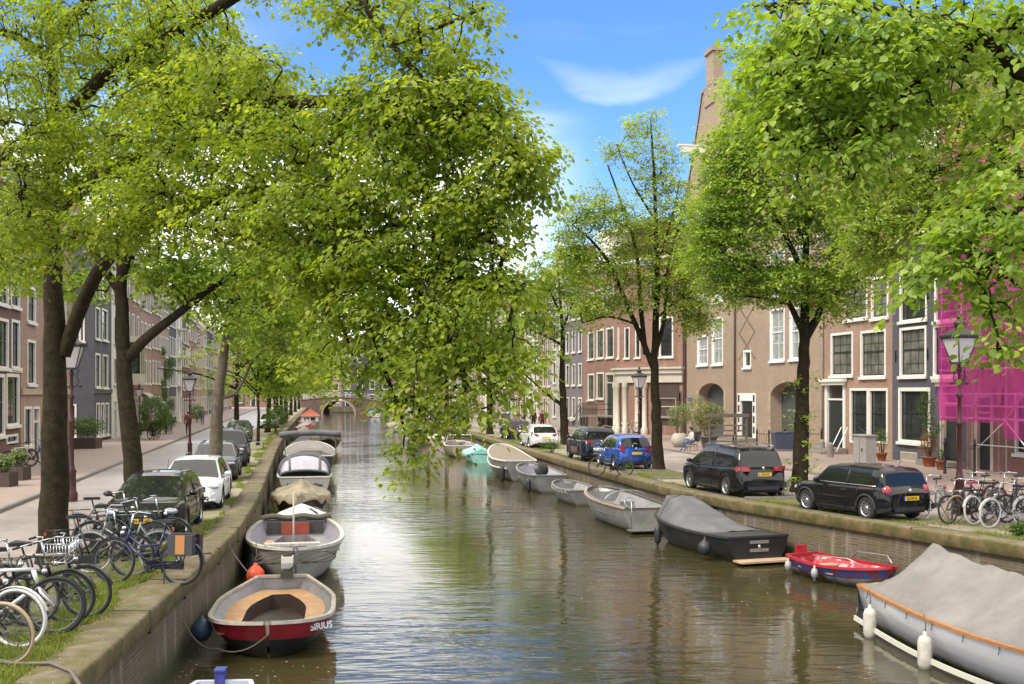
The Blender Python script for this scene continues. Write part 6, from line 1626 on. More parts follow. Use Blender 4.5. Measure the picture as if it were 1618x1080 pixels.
sidefender(r7, H, 0.05, 1, 'tall black fender at the stern of the large dark grey sloop', 0.15, 0.8, False, 0.4)
H = Hull(4.6, 1.9, 0.6, bow=0.15, tr=0.8); t = simple_boat('small boat under a pale teal cover, on the right', H, teal_m, alu_in, teal_m, open_=False); cov(t, H, teal_m, [(0,0.3),(0.5,0.6),(1,0.1)], drop=0.15, over=0.05); xy, rz = rboat(75.5, H, 0.3); boat_place(t, xy, rz)
H = Hull(6, 2.4, 0.8, bow=0.2, tr=0.8); t = simple_boat('tan boat with a white framed windscreen beside the teal covered boat', H, mat('tan_hull', (0.36,0.29,0.2), 0.5), alu_in, white, benches=(0.4,))
b = MB(); b.tube([(0.6,-1.0,0.85),(0.3,-0.9,1.55),(0.3,0.9,1.55),(0.6,1.0,0.85)], 0.05, 6); b.build('windscreen_frame', white2, t); xy, rz = rboat(82.5, H, 0.4); boat_place(t, xy, rz)
H = Hull(4.5, 1.9, 0.6, bow=0.3, tr=0.8); t = simple_boat('pinkish white inflatable looking dinghy far along the right quay', H, mat('pinkish_hull', (0.6,0.48,0.48), 0.5), white, white, rimw=0.2); xy, rz = rboat(99, H, 0.9); boat_place(t, xy, rz)
H = Hull(9, 2.8, 1.1, bow=0.4, tr=0.8); t = simple_boat('dark launch with pale stripes far along the right quay', H, hull_black, alu_in, white, benches=(0.3,0.5,0.7)); b = MB(); H.rim(b, 0.03, 0.08, off=0.03, dz=-0.35, transom=False); b.build('rubbing_strake', white, t); xy, rz = rboat(112, H, 0.7); boat_place(t, xy, rz)
for i, (y, m_, lb) in enumerate(((124, tarp_grey, 'boat under a grey cover past the dark striped launch'), (134, tarp_beige, 'boat under a beige cover far along the right quay'), (150, tarp_dark, 'boat under a dark cover farthest but one on the right'), (212, blue_m, 'boat under a bright blue cover near the far bridge'))):
    H = Hull(7, 2.5, 0.8, tr=0.8); t = simple_boat(lb, H, hull_white, alu_in, white, open_=False); cov(t, H, m_, [(0,0.4),(0.5,0.9),(1,0.1)], drop=0.15, over=0.05); xy, rz = rboat(y, H, 0.8 if y < 200 else 0.8); boat_place(t, xy, rz)

for n_ in ('black_hull','white_hull','grey_hull','worn_aluminium','pale_grey_hull','red_boat_paint','scratched_hull','navy_hull','beige_grey_hull','tan_hull'):
    slime(MATS[n_])
# ================================================================ bicycles
def wheel_b(T, r=0.34, tyre=0.02, n=32, rim_r=0.012):
    a = MB(); a.tube([(r*math.cos(2*math.pi*k/n), 0, r*math.sin(2*math.pi*k/n)) for k in range(n)], tyre, 7, closed=True, T=T)
    c = MB(); c.tube([((r-tyre-0.006)*math.cos(2*math.pi*k/n), 0, (r-tyre-0.006)*math.sin(2*math.pi*k/n)) for k in range(n)], rim_r, 5, closed=True, T=T)
    for k in range(20):
        a0 = 2*math.pi*k/20; c.tube([(0.03*math.cos(a0+0.9), 0.03*(1 if k % 2 else -1), 0.03*math.sin(a0+0.9)), ((r-tyre)*math.cos(a0), 0, (r-tyre)*math.sin(a0))], 0.0022, 3, T=T, cap=False)
    c.tube([(0,-0.05,0),(0,0.05,0)], 0.024, 8, T=T)
    return a, c
def make_bike(label, frame_m, tyre_m=rubber, r=0.34, tyre=0.02, step=False, guards=True, rack=True, basket=None, bag=None, sport=False, fork_m=None, guard_m=None, seat_m=None, steer=0.0, front_light=True, group='parked bicycles'):
    t = thing('bicycle', label, 'bicycle', group=group)
    wb = 0.56; hub = r + tyre
    for x, st in ((-wb, 0), (wb, steer)):
        T = TR(x, 0, hub, rz=st); a, c = wheel_b(T, r, tyre)
        wl = a.build('wheel', tyre_m, t, fix=False); c.build('rim', rimsteel, wl, fix=False)
    bb = (-0.08, 0, 0.3); st_top = (-0.28, 0, 0.86); seat = (-0.31, 0, 0.98); hd0 = (0.36, 0, 0.63); hd1 = (0.30, 0, 0.86 if not sport else 0.82); bars = (0.26, 0, 1.08 if not sport else 0.98)
    b = MB(); f = 0.017 if not sport else 0.024
    b.tube([bb, st_top], f, 7); b.tube([bb, hd0], f*1.1, 7); b.tube([hd0, hd1], f*1.25, 7)
    if step: b.tube([(-0.2,0,0.62), (0.1,0,0.6), (0.33,0,0.76)], f, 7)
    else: b.tube([(-0.265,0,0.82), (0.315,0,0.83)], f, 7)
    for s in (-1, 1):
        b.tube([(bb[0], s*0.03, bb[2]), (-wb, s*0.06, hub)], 0.01, 5); b.tube([(-0.26, s*0.03, 0.8), (-wb, s*0.06, hub)], 0.009, 5)
    b.build('frame', frame_m, t)
    b = MB()
    for s in (-1, 1): b.tube([(0.37, 0, 0.6), (0.4, s*0.055, 0.55), (wb, s*0.055, hub)], 0.012 if not sport else 0.02, 6, T=None)
    b.build('fork', fork_m or frame_m, t)
    b = MB(); Th = TR(bars[0], 0, 0, rz=steer) @ Matrix.Translation((-bars[0], 0, 0))
    b.tube([hd1, bars], 0.013, 6)
    if sport: hb = [(0.24,-0.3,0.98),(0.28,-0.1,0.98),(0.28,0.1,0.98),(0.24,0.3,0.98)]
    else: hb = [(0.0,-0.28,1.06),(0.1,-0.27,1.09),(0.24,-0.12,1.12),(0.26,0,1.09),(0.24,0.12,1.12),(0.1,0.27,1.09),(0.0,0.28,1.06)]
    b.tube(hb, 0.011, 6, T=Th); hbo = b.build('handlebar', chrome if not sport else black, t)
    b = MB()
    for s in (0, -1):
        p0, p1 = Vector(hb[s]), Vector(hb[1 if s == 0 else -2]); b.tube([p0, p0.lerp(p1, 0.95)], 0.017, 6, T=Th)
    b.build('grip', rubber, hbo)
    b = MB(); b.prism([(-0.14,-0.09),(-0.1,-0.1),(0.02,-0.05),(0.14,-0.02),(0.15,0.0),(0.14,0.02),(0.02,0.05),(-0.1,0.1),(-0.14,0.09)], 0.0, 0.05, 'z', T=Matrix.Translation((seat[0], 0, seat[2]-0.01))); b.tube([st_top, seat], 0.013, 6); b.build('saddle', seat_m or blackplastic, t)
    b = MB(); b.lathe([(0.09,-0.004),(0.09,0.004),(0.07,0.005),(0.07,-0.005),(0.09,-0.004)], 18, T=TR(bb[0], -0.05, bb[2], rx=R(90)))
    b.tube([bb[:2]+(bb[2],), (bb[0]+0.12, -0.07, bb[2]-0.11)], 0.009, 5); b.box(bb[0]+0.07, bb[0]+0.17, -0.16, -0.07, bb[2]-0.125, bb[2]-0.1)
    b.tube([bb, (bb[0]-0.12, 0.07, bb[2]+0.11)], 0.009, 5); b.box(bb[0]-0.17, bb[0]-0.07, 0.07, 0.16, bb[2]+0.1, bb[2]+0.125)
    b.build('crank', blackplastic, t)
    if guards:
        for x, a0, a1 in ((-wb, R(20), R(185)), (wb, R(15), R(150))):
            rr = r+tyre+0.02; b = MB()
            b.grid([[(x+rr*math.cos(a)*(1 if x < 0 else 1), y, hub+rr*math.sin(a)-abs(y)*0.25) for y in (-0.028,-0.014,0,0.014,0.028)] for a in np.linspace(a0, a1, 14)]); b.build('mudguard', guard_m or frame_m, t)
        b = MB(); b.box(-wb-0.02, 0.06, -0.06, -0.045, 0.24, 0.37); b.build('chain_guard', guard_m or black, t)
    if rack:
        b = MB()
        for s in (-1, 1): b.tube([(-wb-0.22, s*0.06, 0.78), (-0.34, s*0.06, 0.79)], 0.007, 5); b.tube([(-wb-0.1, s*0.06, 0.78), (-wb, s*0.065, hub)], 0.006, 5)
        for x in (-0.75,-0.65,-0.55,-0.45): b.tube([(x,-0.06,0.785),(x,0.06,0.785)], 0.006, 4)
        b.build('rack', black, t)
        b = MB(); b.box(-0.8, -0.77, -0.04, 0.04, 0.7, 0.75); b.build('tail_light', tail_red, t)
    b = MB(); b.tube([(-0.3, 0.05, 0.3), (-0.36, 0.16, 0.02)], 0.009, 5); b.build('kickstand', black, t)
    if front_light:
        b = MB(); b.ell((0.43, 0, 0.8), (0.04,0.035,0.035), 8, 6); b.build('lamp', chrome, t)
    if basket:
        b = MB()
        x0, x1, y0, y1, z0, z1 = 0.36, 0.66, -0.19, 0.19, 0.86, 1.1
        for z in (z0, (z0+z1)/2, z1): b.tube([(x0,y0,z),(x1,y0,z),(x1,y1,z),(x0,y1,z)], 0.006, 4, closed=True)
        for k in range(9):
            u = k/8
            for q0, q1 in (((x0,y0),(x1,y0)),((x1,y0),(x1,y1)),((x1,y1),(x0,y1))):
                b.tube([(q0[0]+(q1[0]-q0[0])*u, q0[1]+(q1[1]-q0[1])*u, z0),(q0[0]+(q1[0]-q0[0])*u, q0[1]+(q1[1]-q0[1])*u, z1)], 0.004, 3)
        for k in range(5): b.tube([(x0+(x1-x0)*k/4, y0, z0),(x0+(x1-x0)*k/4, y1, z0)], 0.004, 3)
        b.build('basket', basket, t)
    if bag:
        b = MB()
        for s in (-1, 1):
            b.box(-0.82, -0.42, min(s*0.07, s*0.2), max(s*0.07, s*0.2), 0.48, 0.79, 0)
            b.box(-0.70, -0.55, min(s*0.2, s*0.208), max(s*0.2, s*0.208), 0.5, 0.79, 1)
        b.box(-0.82, -0.42, -0.07, 0.07, 0.795, 0.815, 0); b.build('pannier', [bag[0], bag[1]], t)
    return t
rimsteel = mat('dull_rim', (0.14,0.14,0.14), 0.45, 0.5); fm_black = mat('bike_black', (0.012,0.012,0.013), 0.35, coat=0.3); fm_white = mat('bike_white', (0.62,0.61,0.6), 0.3, coat=0.3); fm_blue = mat('bike_blue', (0.012,0.016,0.07), 0.35, coat=0.3)
fm_red = mat('bike_red', (0.3,0.02,0.03), 0.35, coat=0.3); fm_grey = mat('bike_grey', (0.22,0.22,0.22), 0.4, 0.4); fm_green = mat('bike_green', (0.02,0.045,0.035), 0.4, coat=0.3); fm_cream = mat('bike_cream', (0.45,0.38,0.26), 0.5)
tyre_w = mat('white_tyre', (0.68,0.65,0.6), 0.6, var=0.1); tyre_t = mat('tan_tyre', (0.4,0.3,0.17), 0.7, var=0.2); tyre_bl = mat('pale_blue_tyre', (0.55,0.62,0.72), 0.6); tan_leather = mat('tan_leather', (0.45,0.2,0.06), 0.6); grey_bag = mat('grey_canvas_bag', (0.05,0.05,0.055), 0.8)
k0 = make_bike('black step through bicycle', fm_black, step=True)
k1 = make_bike('black bicycle with white tyres', fm_black, tyre_m=tyre_w, tyre=0.025, step=True, guard_m=fm_white)
k2 = make_bike('bike', fm_white, sport=True, tyre=0.03, guards=False, rack=False, fork_m=fm_white)
k3 = make_bike('bike', fm_black, tyre_m=rubber, guards=True)
k4 = make_bike('bike', fm_blue, step=True, bag=(grey_bag, tan_leather))
k5 = make_bike('bike', fm_black, tyre_m=tyre_t, guards=False)
k6 = make_bike('bike', fm_grey, tyre_m=tyre_w, step=True, front_light=False)
k7 = make_bike('bike', fm_black, step=True, basket=chrome)
k8 = make_bike('bike', fm_black, step=True, seat_m=mat('pink_saddle', (0.5,0.03,0.12), 0.5))
k9 = make_bike('bike', fm_green, step=False)
used = {}
def bike(src, x, y, rz, label, lean=0.0, z=0.0):
    if src.name in used: o = copytree(src, (x, y, z), rz, label)
    else: o = src; used[src.name] = 1; o.location = (x, y, z); o.rotation_euler = (0, 0, rz); o['label'] = label
    o.rotation_euler = (lean, 0, rz); o.scale = (1.13,)*3 if (x < 0 and y < 24) else (1.04,)*3; return o
def gb(px, py): return G(px, py)
# left cluster: front wheels towards the canal (+x); position given by the canal-side wheel contact
def lb_(src, px, py, rzdeg, label, lean=0.0, back=False):
    x, y = G(px, py); rz = R(rzdeg) + (math.pi if back else 0)
    c = 0.56; s = -1 if not back else 1
    return bike(src, x + s*c*math.cos(rz), y + s*c*math.sin(rz), rz, label, lean)
lb_(k5, 2, 1050, -8, 'black bicycle with tan tyres at the bottom left corner', 0.1)
lb_(k1, 22, 1024, -6, 'black bicycle with white tyres and a white mudguard at the left edge', 0.08)
lb_(k2, 78, 1005, 12, 'white sports bicycle with fat black front tyre in the near left row', -0.06)
lb_(k7, 100, 985, 4, 'black bicycle with a wire basket in the near left row', 0.1)
lb_(k3, 130, 976, -4, 'black upright bicycle just before the nearest trunk on the left', 0.07)
lb_(k4, 185, 922, 172, 'dark blue bicycle with grey and tan panniers beside the nearest trunk', 0.06, back=False)
lb_(k0, 202, 912, 8, 'black step through bicycle between the panniers and the car', -0.05)
lb_(k9, 238, 886, -3, 'dark green bicycle with a bright hub beside the black hatchback', 0.08)
lb_(k3, 268, 880, 5, 'black bicycle closest to the front of the black hatchback', 0.05)
lb_(k6, 150, 905, 185, 'grey bicycle with white tyres leaning among the row behind the trunk', -0.08, back=False)
lb_(k0, 40, 990, 15, 'black bicycle deep in the near left row', -0.08)
lb_(k9, 215, 868, 14, 'dark green bicycle farthest from the canal in front of the black hatchback', -0.07)
# right cluster, wheels towards the canal (-x)
def rb_(src, px, py, rzdeg, label, lean=0.0, back=False):
    x, y = G(px, py); rz = R(rzdeg) + (math.pi if back else 0)
    return bike(src, x - 0.56*math.cos(rz), y - 0.56*math.sin(rz), rz, label, lean)
rb_(k6, 1463, 820, 225, 'grey bicycle with white tyres nearest to the black hatchback on the right', 0.1)
rb_(k8, 1500, 828, 208, 'black bicycle with a pink saddle in the right row', 0.06)
rb_(k5, 1510, 827, 205, 'black bicycle with tan tyres in the right row', -0.05)
rb_(k1, 1540, 829, 212, 'black bicycle with pale tyres left of the lamp post bicycle', 0.08)
rb_(k1, 1564, 834, 205, 'black bicycle with bright white tyres closest to the right quay edge', -0.07)
rb_(k3, 1592, 826, 200, 'black bicycle near the right edge of the picture', 0.05)
rb_(k4, 1618, 826, 195, 'dark blue bicycle with panniers cut by the right edge of the picture', -0.04)
rb_(k0, 1530, 812, 215, 'black bicycle standing behind the right row', 0.05)
rb_(k9, 1580, 812, 212, 'dark green bicycle standing behind the right row', 0.05)
# others
x, y = G(1010, 742); bike(k3, x, y, R(170), 'black bicycle leaning by the tree beside the bright blue car', 0.1)
x, y = G(965, 752); bike(k7, x, y, R(160), 'black bicycle with a basket between the blue car and the quay edge', 0.05)
x, y = G(1262, 715); bike(k0, x, y, R(100), 'black bicycle parked before the stoop of the light brown house', 0.05, 0.112)
x, y = G(372, 690); 
x, y = G(1000, 692); bike(k6, x, y, R(120), 'pale bicycle against the corner building', 0.05, 0.112)
x, y = G(826, 697); bike(k8, x, y, R(150), 'bicycle with a pink saddle beside the pearl white hatchback', 0.05)
x, y = G(30, 742); bike(k2, x, y, R(60), 'white sports bicycle against the maroon house on the left', 0.08, 0.112)
x, y = G(52, 738); bike(k0, x, y, R(70), 'black bicycle against the maroon house on the left', 0.05, 0.112)
x, y = G(243, 696); bike(k9, x, y, R(80), 'green bicycle beside the round bush on the left pavement', 0.05, 0.112)
x, y = G(446, 668); bike(k3, x, y, R(60), 'black bicycle far along the left quay by a leafy bush', 0.05)
# bicycle racks (hoops)
def hoop(x, y, rz, lb):
    b = MB(); b.tube([(-0.4,0,0),(-0.4,0,0.7),(-0.33,0,0.79),(0.33,0,0.79),(0.4,0,0.7),(0.4,0,0)], 0.028, 8); o = b.build('bicycle_hoop', mat('stained_steel', (0.3,0.26,0.22), 0.5, 0.4, var=0.3)); tag(o, lb, 'bicycle rack', 'steel hoops among the bicycles'); o.location = (x, y, 0); o.rotation_euler = (0,0,rz)
x, y = G(1520, 822); hoop(x, y, R(30), 'steel hoop rack between the pale tyred bicycles on the right')
x, y = G(1572, 824); hoop(x, y, R(30), 'steel hoop rack closest to the right edge of the picture')
x, y = G(95, 955); hoop(x-0.3, y, R(0), 'steel hoop rack among the near left bicycles')
# thick hose on the left coping
rline('thick grey hose lying across the left quay edge', [(*G(-10,1052), 0.05), (*G(40,1056), 0.06), (*G(80,1060), 0.1), (*G(112,1072), 0.09), (*G(128,1095), 0.07)], 0.025, mat('grey_hose', (0.13,0.11,0.09), 0.6))
rline('rope lying over the left coping near the second trunk', [(*G(275,884), 0.07), (*G(334,879), 0.08)], 0.016)

# ================================================================ street lamps
lampm = mat('lamp_post_iron', (0.06,0.015,0.015), 0.4, var=0.3); lamph = mat('lantern_iron', (0.03,0.028,0.025), 0.5); lampgl = mat('lantern_glass', (0.55,0.52,0.53), 0.15, spec=0.8)
def make_lamp(label):
    t = thing('street_lamp', label, 'street lamp', group='crown lantern street lamps')
    b = MB(); b.lathe([(0.17,0),(0.17,0.25),(0.13,0.3),(0.12,0.8),(0.14,0.85),(0.09,0.95),(0.07,1.1),(0.065,2.2),(0.09,2.23),(0.09,2.3),(0.055,2.35),(0.05,2.9),(0.08,2.93),(0.08,2.99),(0.045,3.05),(0.04,3.55),(0.07,3.6),(0.07,3.65),(0.03,3.7),(0.03,3.78)], 14); b.build('pole', lampm, t)
    b = MB()
    for s in (-1,1):
        b.tube([(0,0,3.2),(s*0.1,0,3.25),(s*0.2,0,3.4),(s*0.14,0,3.55),(s*0.2,0,3.74)], 0.016, 5); b.tube([(0,0,3.28),(0,s*0.12,3.35),(0,s*0.18,3.5),(0,s*0.2,3.74)], 0.014, 5)
        b.ell((s*0.24,0,3.28), (0.05,0.05,0.05), 8, 6); b.tube([(0,0,3.28),(s*0.24,0,3.28)], 0.014, 5)
    b.build('scroll_bracket', lamph, t)
    b = MB(); h0, h1 = 3.78, 4.4; r0, r1 = 0.19, 0.42
    cs = [(math.cos(math.pi/4+k*math.pi/2), math.sin(math.pi/4+k*math.pi/2)) for k in range(4)]
    for k in range(4):
        b.tube([(cs[k][0]*r0, cs[k][1]*r0, h0), (cs[k][0]*r1, cs[k][1]*r1, h1)], 0.017, 5)
        for rr, hh in ((r0,h0),(r1,h1)): b.tube([(cs[k][0]*rr, cs[k][1]*rr, hh), (cs[(k+1)%4][0]*rr, cs[(k+1)%4][1]*rr, hh)], 0.02, 5)
    b.prism([(r0*c[0]*1.1, r0*c[1]*1.1) for c in cs], h0-0.04, h0-0.0, 'z')
    fr = b.build('lantern_frame', lamph, t)
    b = MB(); g0, g1 = r0*0.97, r1*0.97
    b.grid([[(c[0]*rr, c[1]*rr, hh) for c in cs] for rr, hh in ((g0,h0+0.01),(g1,h1-0.01))], 0, False, True); b.build('lantern_glass', lampgl, t)
    b = MB(); b.grid([[(c[0]*rr, c[1]*rr, hh) for c in cs] for rr, hh in ((0.47,h1),(0.47,h1+0.03),(0.36,h1+0.12),(0.2,h1+0.22),(0.12,h1+0.24),(0.12,h1+0.3),(0.001,h1+0.31))], 0, False, True)
    for k in range(4):
        for j in range(6):
            u = (j+0.5)/6; p = [cs[k][i]*(1-u)+cs[(k+1)%4][i]*u for i in (0,1)]; b.ell((p[0]*0.47, p[1]*0.47, h1+0.055), (0.035,0.035,0.05), 6, 4)
    b.lathe([(0.11,0),(0.15,0.05),(0.12,0.12),(0.05,0.14),(0.05,0.18),(0.08,0.2),(0.04,0.26),(0.012,0.3),(0.012,0.36),(0,0.37)], 12, (0,0,h1+0.3))
    b.build('lantern_roof', lamph, t)
    return t
lamp = make_lamp('tall crown lantern lamp post among the right bicycles, nearest of all'); x, y = G(1516, 812); lamp.location = (x, y, 0); lamp.rotation_euler = (0,0,R(20)); lamp.scale = (1.12,)*3
for px, py, rz, lb, sc, z in ((1010, 717, 30, 'crown lantern lamp post between the bright blue car and the trees', 0.97, 0.0), (300, 726, 10, 'crown lantern lamp post with dark red pole on the left street', 0.92, 0.0),
    (113, 792, 12, 'crown lantern lamp post half hidden behind the nearest left trunk', 1.1, 0.0), (220, 690, 5, 'crown lantern lamp post before the white bay window on the left', 0.8, 0.11), (829, 668, 5, 'crown lantern lamp post far along the right quay near two walkers', 0.95, 0.0)):
    x, y = G(px, py); copytree(lamp, (x, y, z), R(rz), lb, scale=sc)

# ================================================================ plants
potleaf = leafmat('shrub_leaves', (0.03,0.07,0.012), (0.16,0.26,0.05), 0.3, 0.5)
paleleaf = leafmat('pale_shrub_leaves', (0.09,0.13,0.05), (0.3,0.36,0.16), 0.3, 0.5)
pinkleaf = leafmat('pink_flowering_leaves', (0.05,0.1,0.02), (0.55,0.32,0.25), 0.3, 0.5, cc=(0.14,0.22,0.05))
ivyleaf = leafmat('ivy_leaves', (0.025,0.06,0.01), (0.12,0.2,0.03), 0.25, 0.5)
def leafcloud(name, c, r, n, size, m, parent=None, shell=0.5, seed=None):
    c = np.array(c); r = np.array(r)
    d = rng.normal(size=(n,3)); d /= np.linalg.norm(d, axis=1)[:,None]
    rad = (shell + (1-shell)*rng.random(n))**0.6
    lump = 0.78 + 0.35*np.array([noise.noise(Vector(q*1.7)+Vector((float(c[0]),float(c[1]),float(c[2])))) for q in d])
    p = c + d*r*(rad*lump)[:,None]
    return leaves_at(name, p, size, m, parent)
def leaves_at(name, p, size, m, parent=None, tint=None, updir=0.5, wob=0.45, dirs=None, droop=0.3, rich=False, tb=None):
    n = len(p)
    if dirs is None:
        ang = rng.uniform(0, 2*np.pi, n); ax = np.stack([np.cos(ang), np.sin(ang), rng.normal(-droop, 0.4, n)], 1)
    else: ax = dirs + rng.normal(0, 0.35, (n,3))
    ax /= np.linalg.norm(ax, axis=1)[:,None]
    up = rng.normal(0, wob, (n,3)); up[:,2] += updir + 0.5
    side = np.cross(ax, up); side /= (np.linalg.norm(side, axis=1)[:,None] + 1e-9); nm = np.cross(side, ax)
    s = size*rng.uniform(0.5, 1.3, n)
    if rich:
        tmpl = [(0,0,0),(-0.3,0.25,0.07),(-0.33,0.6,0.05),(0,1,-0.1),(0.33,0.6,0.05),(0.3,0.25,0.07)]
        fs = [(0,1,2,3),(0,3,4,5)]
    else:
        tmpl = [(0,0,0),(-0.36,0.5,0.06),(0,1,0),(0.36,0.5,0.06)]; fs = [(0,1,2,3)]
    k = len(tmpl); co = np.zeros((n,k,3))
    for i,(a_,b_,c_) in enumerate(tmpl): co[:,i] = p + (side*a_ + ax*b_ + nm*c_)*s[:,None]
    base = (np.arange(n)*k)[:,None]
    f = np.concatenate([base + np.array([q]) for q in fs], 1).reshape(-1,4) if len(fs) > 1 else base + np.array([fs[0]])
    if tint is None: tint = rng.random(n)
    tint = np.clip(tint, 0, 1)
    return rawmesh(name, co.reshape(-1,3), f, m, parent, np.repeat(tint, len(fs)))
def stems(parent, c, h, n, spread, m=None, z0=0.0):
    b = MB()
    for k in range(n):
        a = random.random()*6.28; e_ = random.uniform(0.4,1)*spread
        b.tube([(c[0]+0.03*math.cos(a), c[1]+0.03*math.sin(a), c[2]+z0), (c[0]+e_*0.4*math.cos(a), c[1]+e_*0.4*math.sin(a), c[2]+z0+h*0.5), (c[0]+e_*math.cos(a), c[1]+e_*math.sin(a), c[2]+z0+h*random.uniform(0.75,1))], [0.016,0.012,0.006], 4)
    return b.build('stem', m or soil, parent)
def potplant(label, px, py, potm, pr, ph, fr, n, lm, z=0.112, lsize=0.07, cat='potted plant', box=None, xy=None, round_=False):
    x, y = xy or G(px, py, z); t = thing('potted_plant', label, cat, (x, y, z), 0)
    b = MB()
    if box: b.box(-box[0], box[0], -box[1], box[1], 0, ph)
    elif round_: b.lathe([(pr*0.5,0),(pr*0.9,ph*0.25),(pr,ph*0.55),(pr*0.75,ph*0.9),(pr*0.55,ph),(0,ph)], 16)
    else: b.lathe([(pr*0.7,0),(pr,ph*0.9),(pr*1.08,ph*0.9),(pr*1.08,ph),(pr*0.95,ph),(0,ph*0.97)], 16)
    b.build('pot', potm, t)
    stems(t, (0,0,0), ph + fr[2]*1.2, 9, fr[0]*0.7, z0=0)
    leafcloud('foliage', (0,0,ph+fr[2]*0.95), fr, n, lsize, lm, t, 0.25)
    return t
palepot = mat('pale_pot', (0.42,0.38,0.32), 0.7, var=0.2); greypot = mat('grey_pot', (0.12,0.12,0.12), 0.6, var=0.2); woodbox = mat('dark_wood_planter', (0.07,0.045,0.035), 0.7, var=0.3)
potplant('pale green bush in a round pale pot on the terrace before the warehouse', 1074, 706, palepot, 0.55, 0.85, (1.0,0.9,1.1), 2600, paleleaf, lsize=0.08, round_=True)
potplant('pink flowering bush in a grey pot right of the seated person', 1120, 709, greypot, 0.5, 0.75, (1.35,1.1,1.2), 4200, pinkleaf, lsize=0.09)
potplant('second pale bush in a dark pot against the warehouse wall', 1098, 697, greypot, 0.45, 0.7, (1.1,0.9,1.5), 2600, paleleaf, lsize=0.08)
potplant('small flowering plant in a terracotta pot before the dark painted house', 1393, 728, terracotta, 0.25, 0.4, (0.5,0.45,0.7), 700, potleaf, lsize=0.06)
t = potplant('tall climbing plant with rust coloured lower leaves in a terracotta pot by the dark house', 1468, 737, terracotta, 0.3, 0.45, (0.55,0.45,0.65), 1400, leafmat('rusty_leaves', (0.12,0.09,0.03), (0.4,0.2,0.06), 0.3), lsize=0.07)
leafcloud('foliage', (-0.1,0,2.6), (0.5,0.4,1.1), 1300, 0.07, ivyleaf, t, 0.2); leafcloud('foliage', (0.2,0,1.7), (0.6,0.4,0.6), 700, 0.07, potleaf, t, 0.2)
b = MB(); b.tube([(0,0,0.4),(-0.1,0,1.6),(-0.05,0,3.3)], 0.02, 5); b.build('trunk', soil, t)
potplant('terracotta pot with a small plant beside the iron railing on the right', 1487, 742, terracotta, 0.22, 0.4, (0.25,0.25,0.3), 250, potleaf, lsize=0.06)
# left side plants
potplant('low spreading bush in a dark planter before the dark corner house on the left', 135, 708, woodbox, 0, 0.6, (1.5,1.2,0.75), 3000, potleaf, box=(0.8,0.5), lsize=0.1)
potplant('grassy plant in a dark wooden box at the left edge', 6, 768, woodbox, 0, 0.5, (0.4,0.4,0.35), 1500, paleleaf, box=(0.35,0.35), lsize=0.09, z=0.112)
potplant('grassy plant in a dark wooden box second from the left edge', 28, 758, woodbox, 0, 0.5, (0.42,0.42,0.38), 1500, paleleaf, box=(0.35,0.35), lsize=0.09, z=0.112)
x, y = G(243, 694, 0.11); t = thing('round_bush', 'round clipped green bush on the left pavement', 'bush', (x, y, 0.11)); stems(t, (0,0,0), 1.6, 8, 0.5); leafcloud('foliage', (0,0,1.75), (1.25,1.2,1.75), 9000, 0.09, potleaf, t, 0.6)
for px, py, s_, lb in ((214, 694, 0.8, 'dark shrub left of the round bush on the left pavement'), (262, 686, 1.1, 'loose shrub right of the round bush on the left pavement'), (311, 668, 1.2, 'palm like shrub far along the left pavement'), (436, 684, 1.3, 'leafy bush on the left quay beyond the parked saloon'), (446, 672, 1.2, 'second leafy bush farther along the left quay')):
    x, y = G(px, py, 0.05); t = thing('shrub', lb, 'bush', (x, y, 0.05)); stems(t, (0,0,0), s_*1.4, 8, 0.5); leafcloud('foliage', (0,0,s_*0.95), (s_,s_,s_*1.0), 2200, 0.11, potleaf, t, 0.3)
# ivy up a left facade
yv = yl(258); vx, _ = FLn(yv)
t = thing('climbing_ivy', 'ivy climbing the brown brick facade beyond the round bush', 'climbing plant', (vx, yv, 0.1))
b = MB(); b.tube([(0.15,0,0),(0.12,0.5,3),(0.12,0.2,6.5)], 0.05, 5); b.build('stem', soil, t)
for k in range(7): leafcloud('foliage', (0.25, 1.6*math.sin(k*1.7), 1.0+k*1.05), (0.45, 1.5, 0.9), 900, 0.12, ivyleaf, t, 0.1)
# weeds at tree feet and along the edge (right)
for px, py, s_, lb in ((1232, 782, 0.55, 'clump of bright weeds at the foot of the tree between the two black cars'), (1212, 778, 0.4, 'low weeds behind the people carrier'), (1395, 812, 0.42, 'weeds growing beside the rear wheel of the nearest right car'), (872, 716, 0.8, 'tall weeds on the quay edge before the pearl white hatchback'), (995, 742, 0.35, 'weeds at the foot of the tree by the blue car'), (1612, 848, 0.35, 'weeds under the bicycles at the right edge'), (128, 950, 0.32, 'weeds under the near left bicycles')):
    x, y = G(px, py, 0.0); t = thing('weeds', lb, 'weeds', (x, y, 0.0)); stems(t, (0,0,0), s_, 8, s_*0.7, ivy_m if False else soil); leafcloud('foliage', (0,0,s_*0.6), (s_*1.1,s_*0.9,s_*0.7), int(900*s_)+250, 0.07, potleaf, t, 0.1)
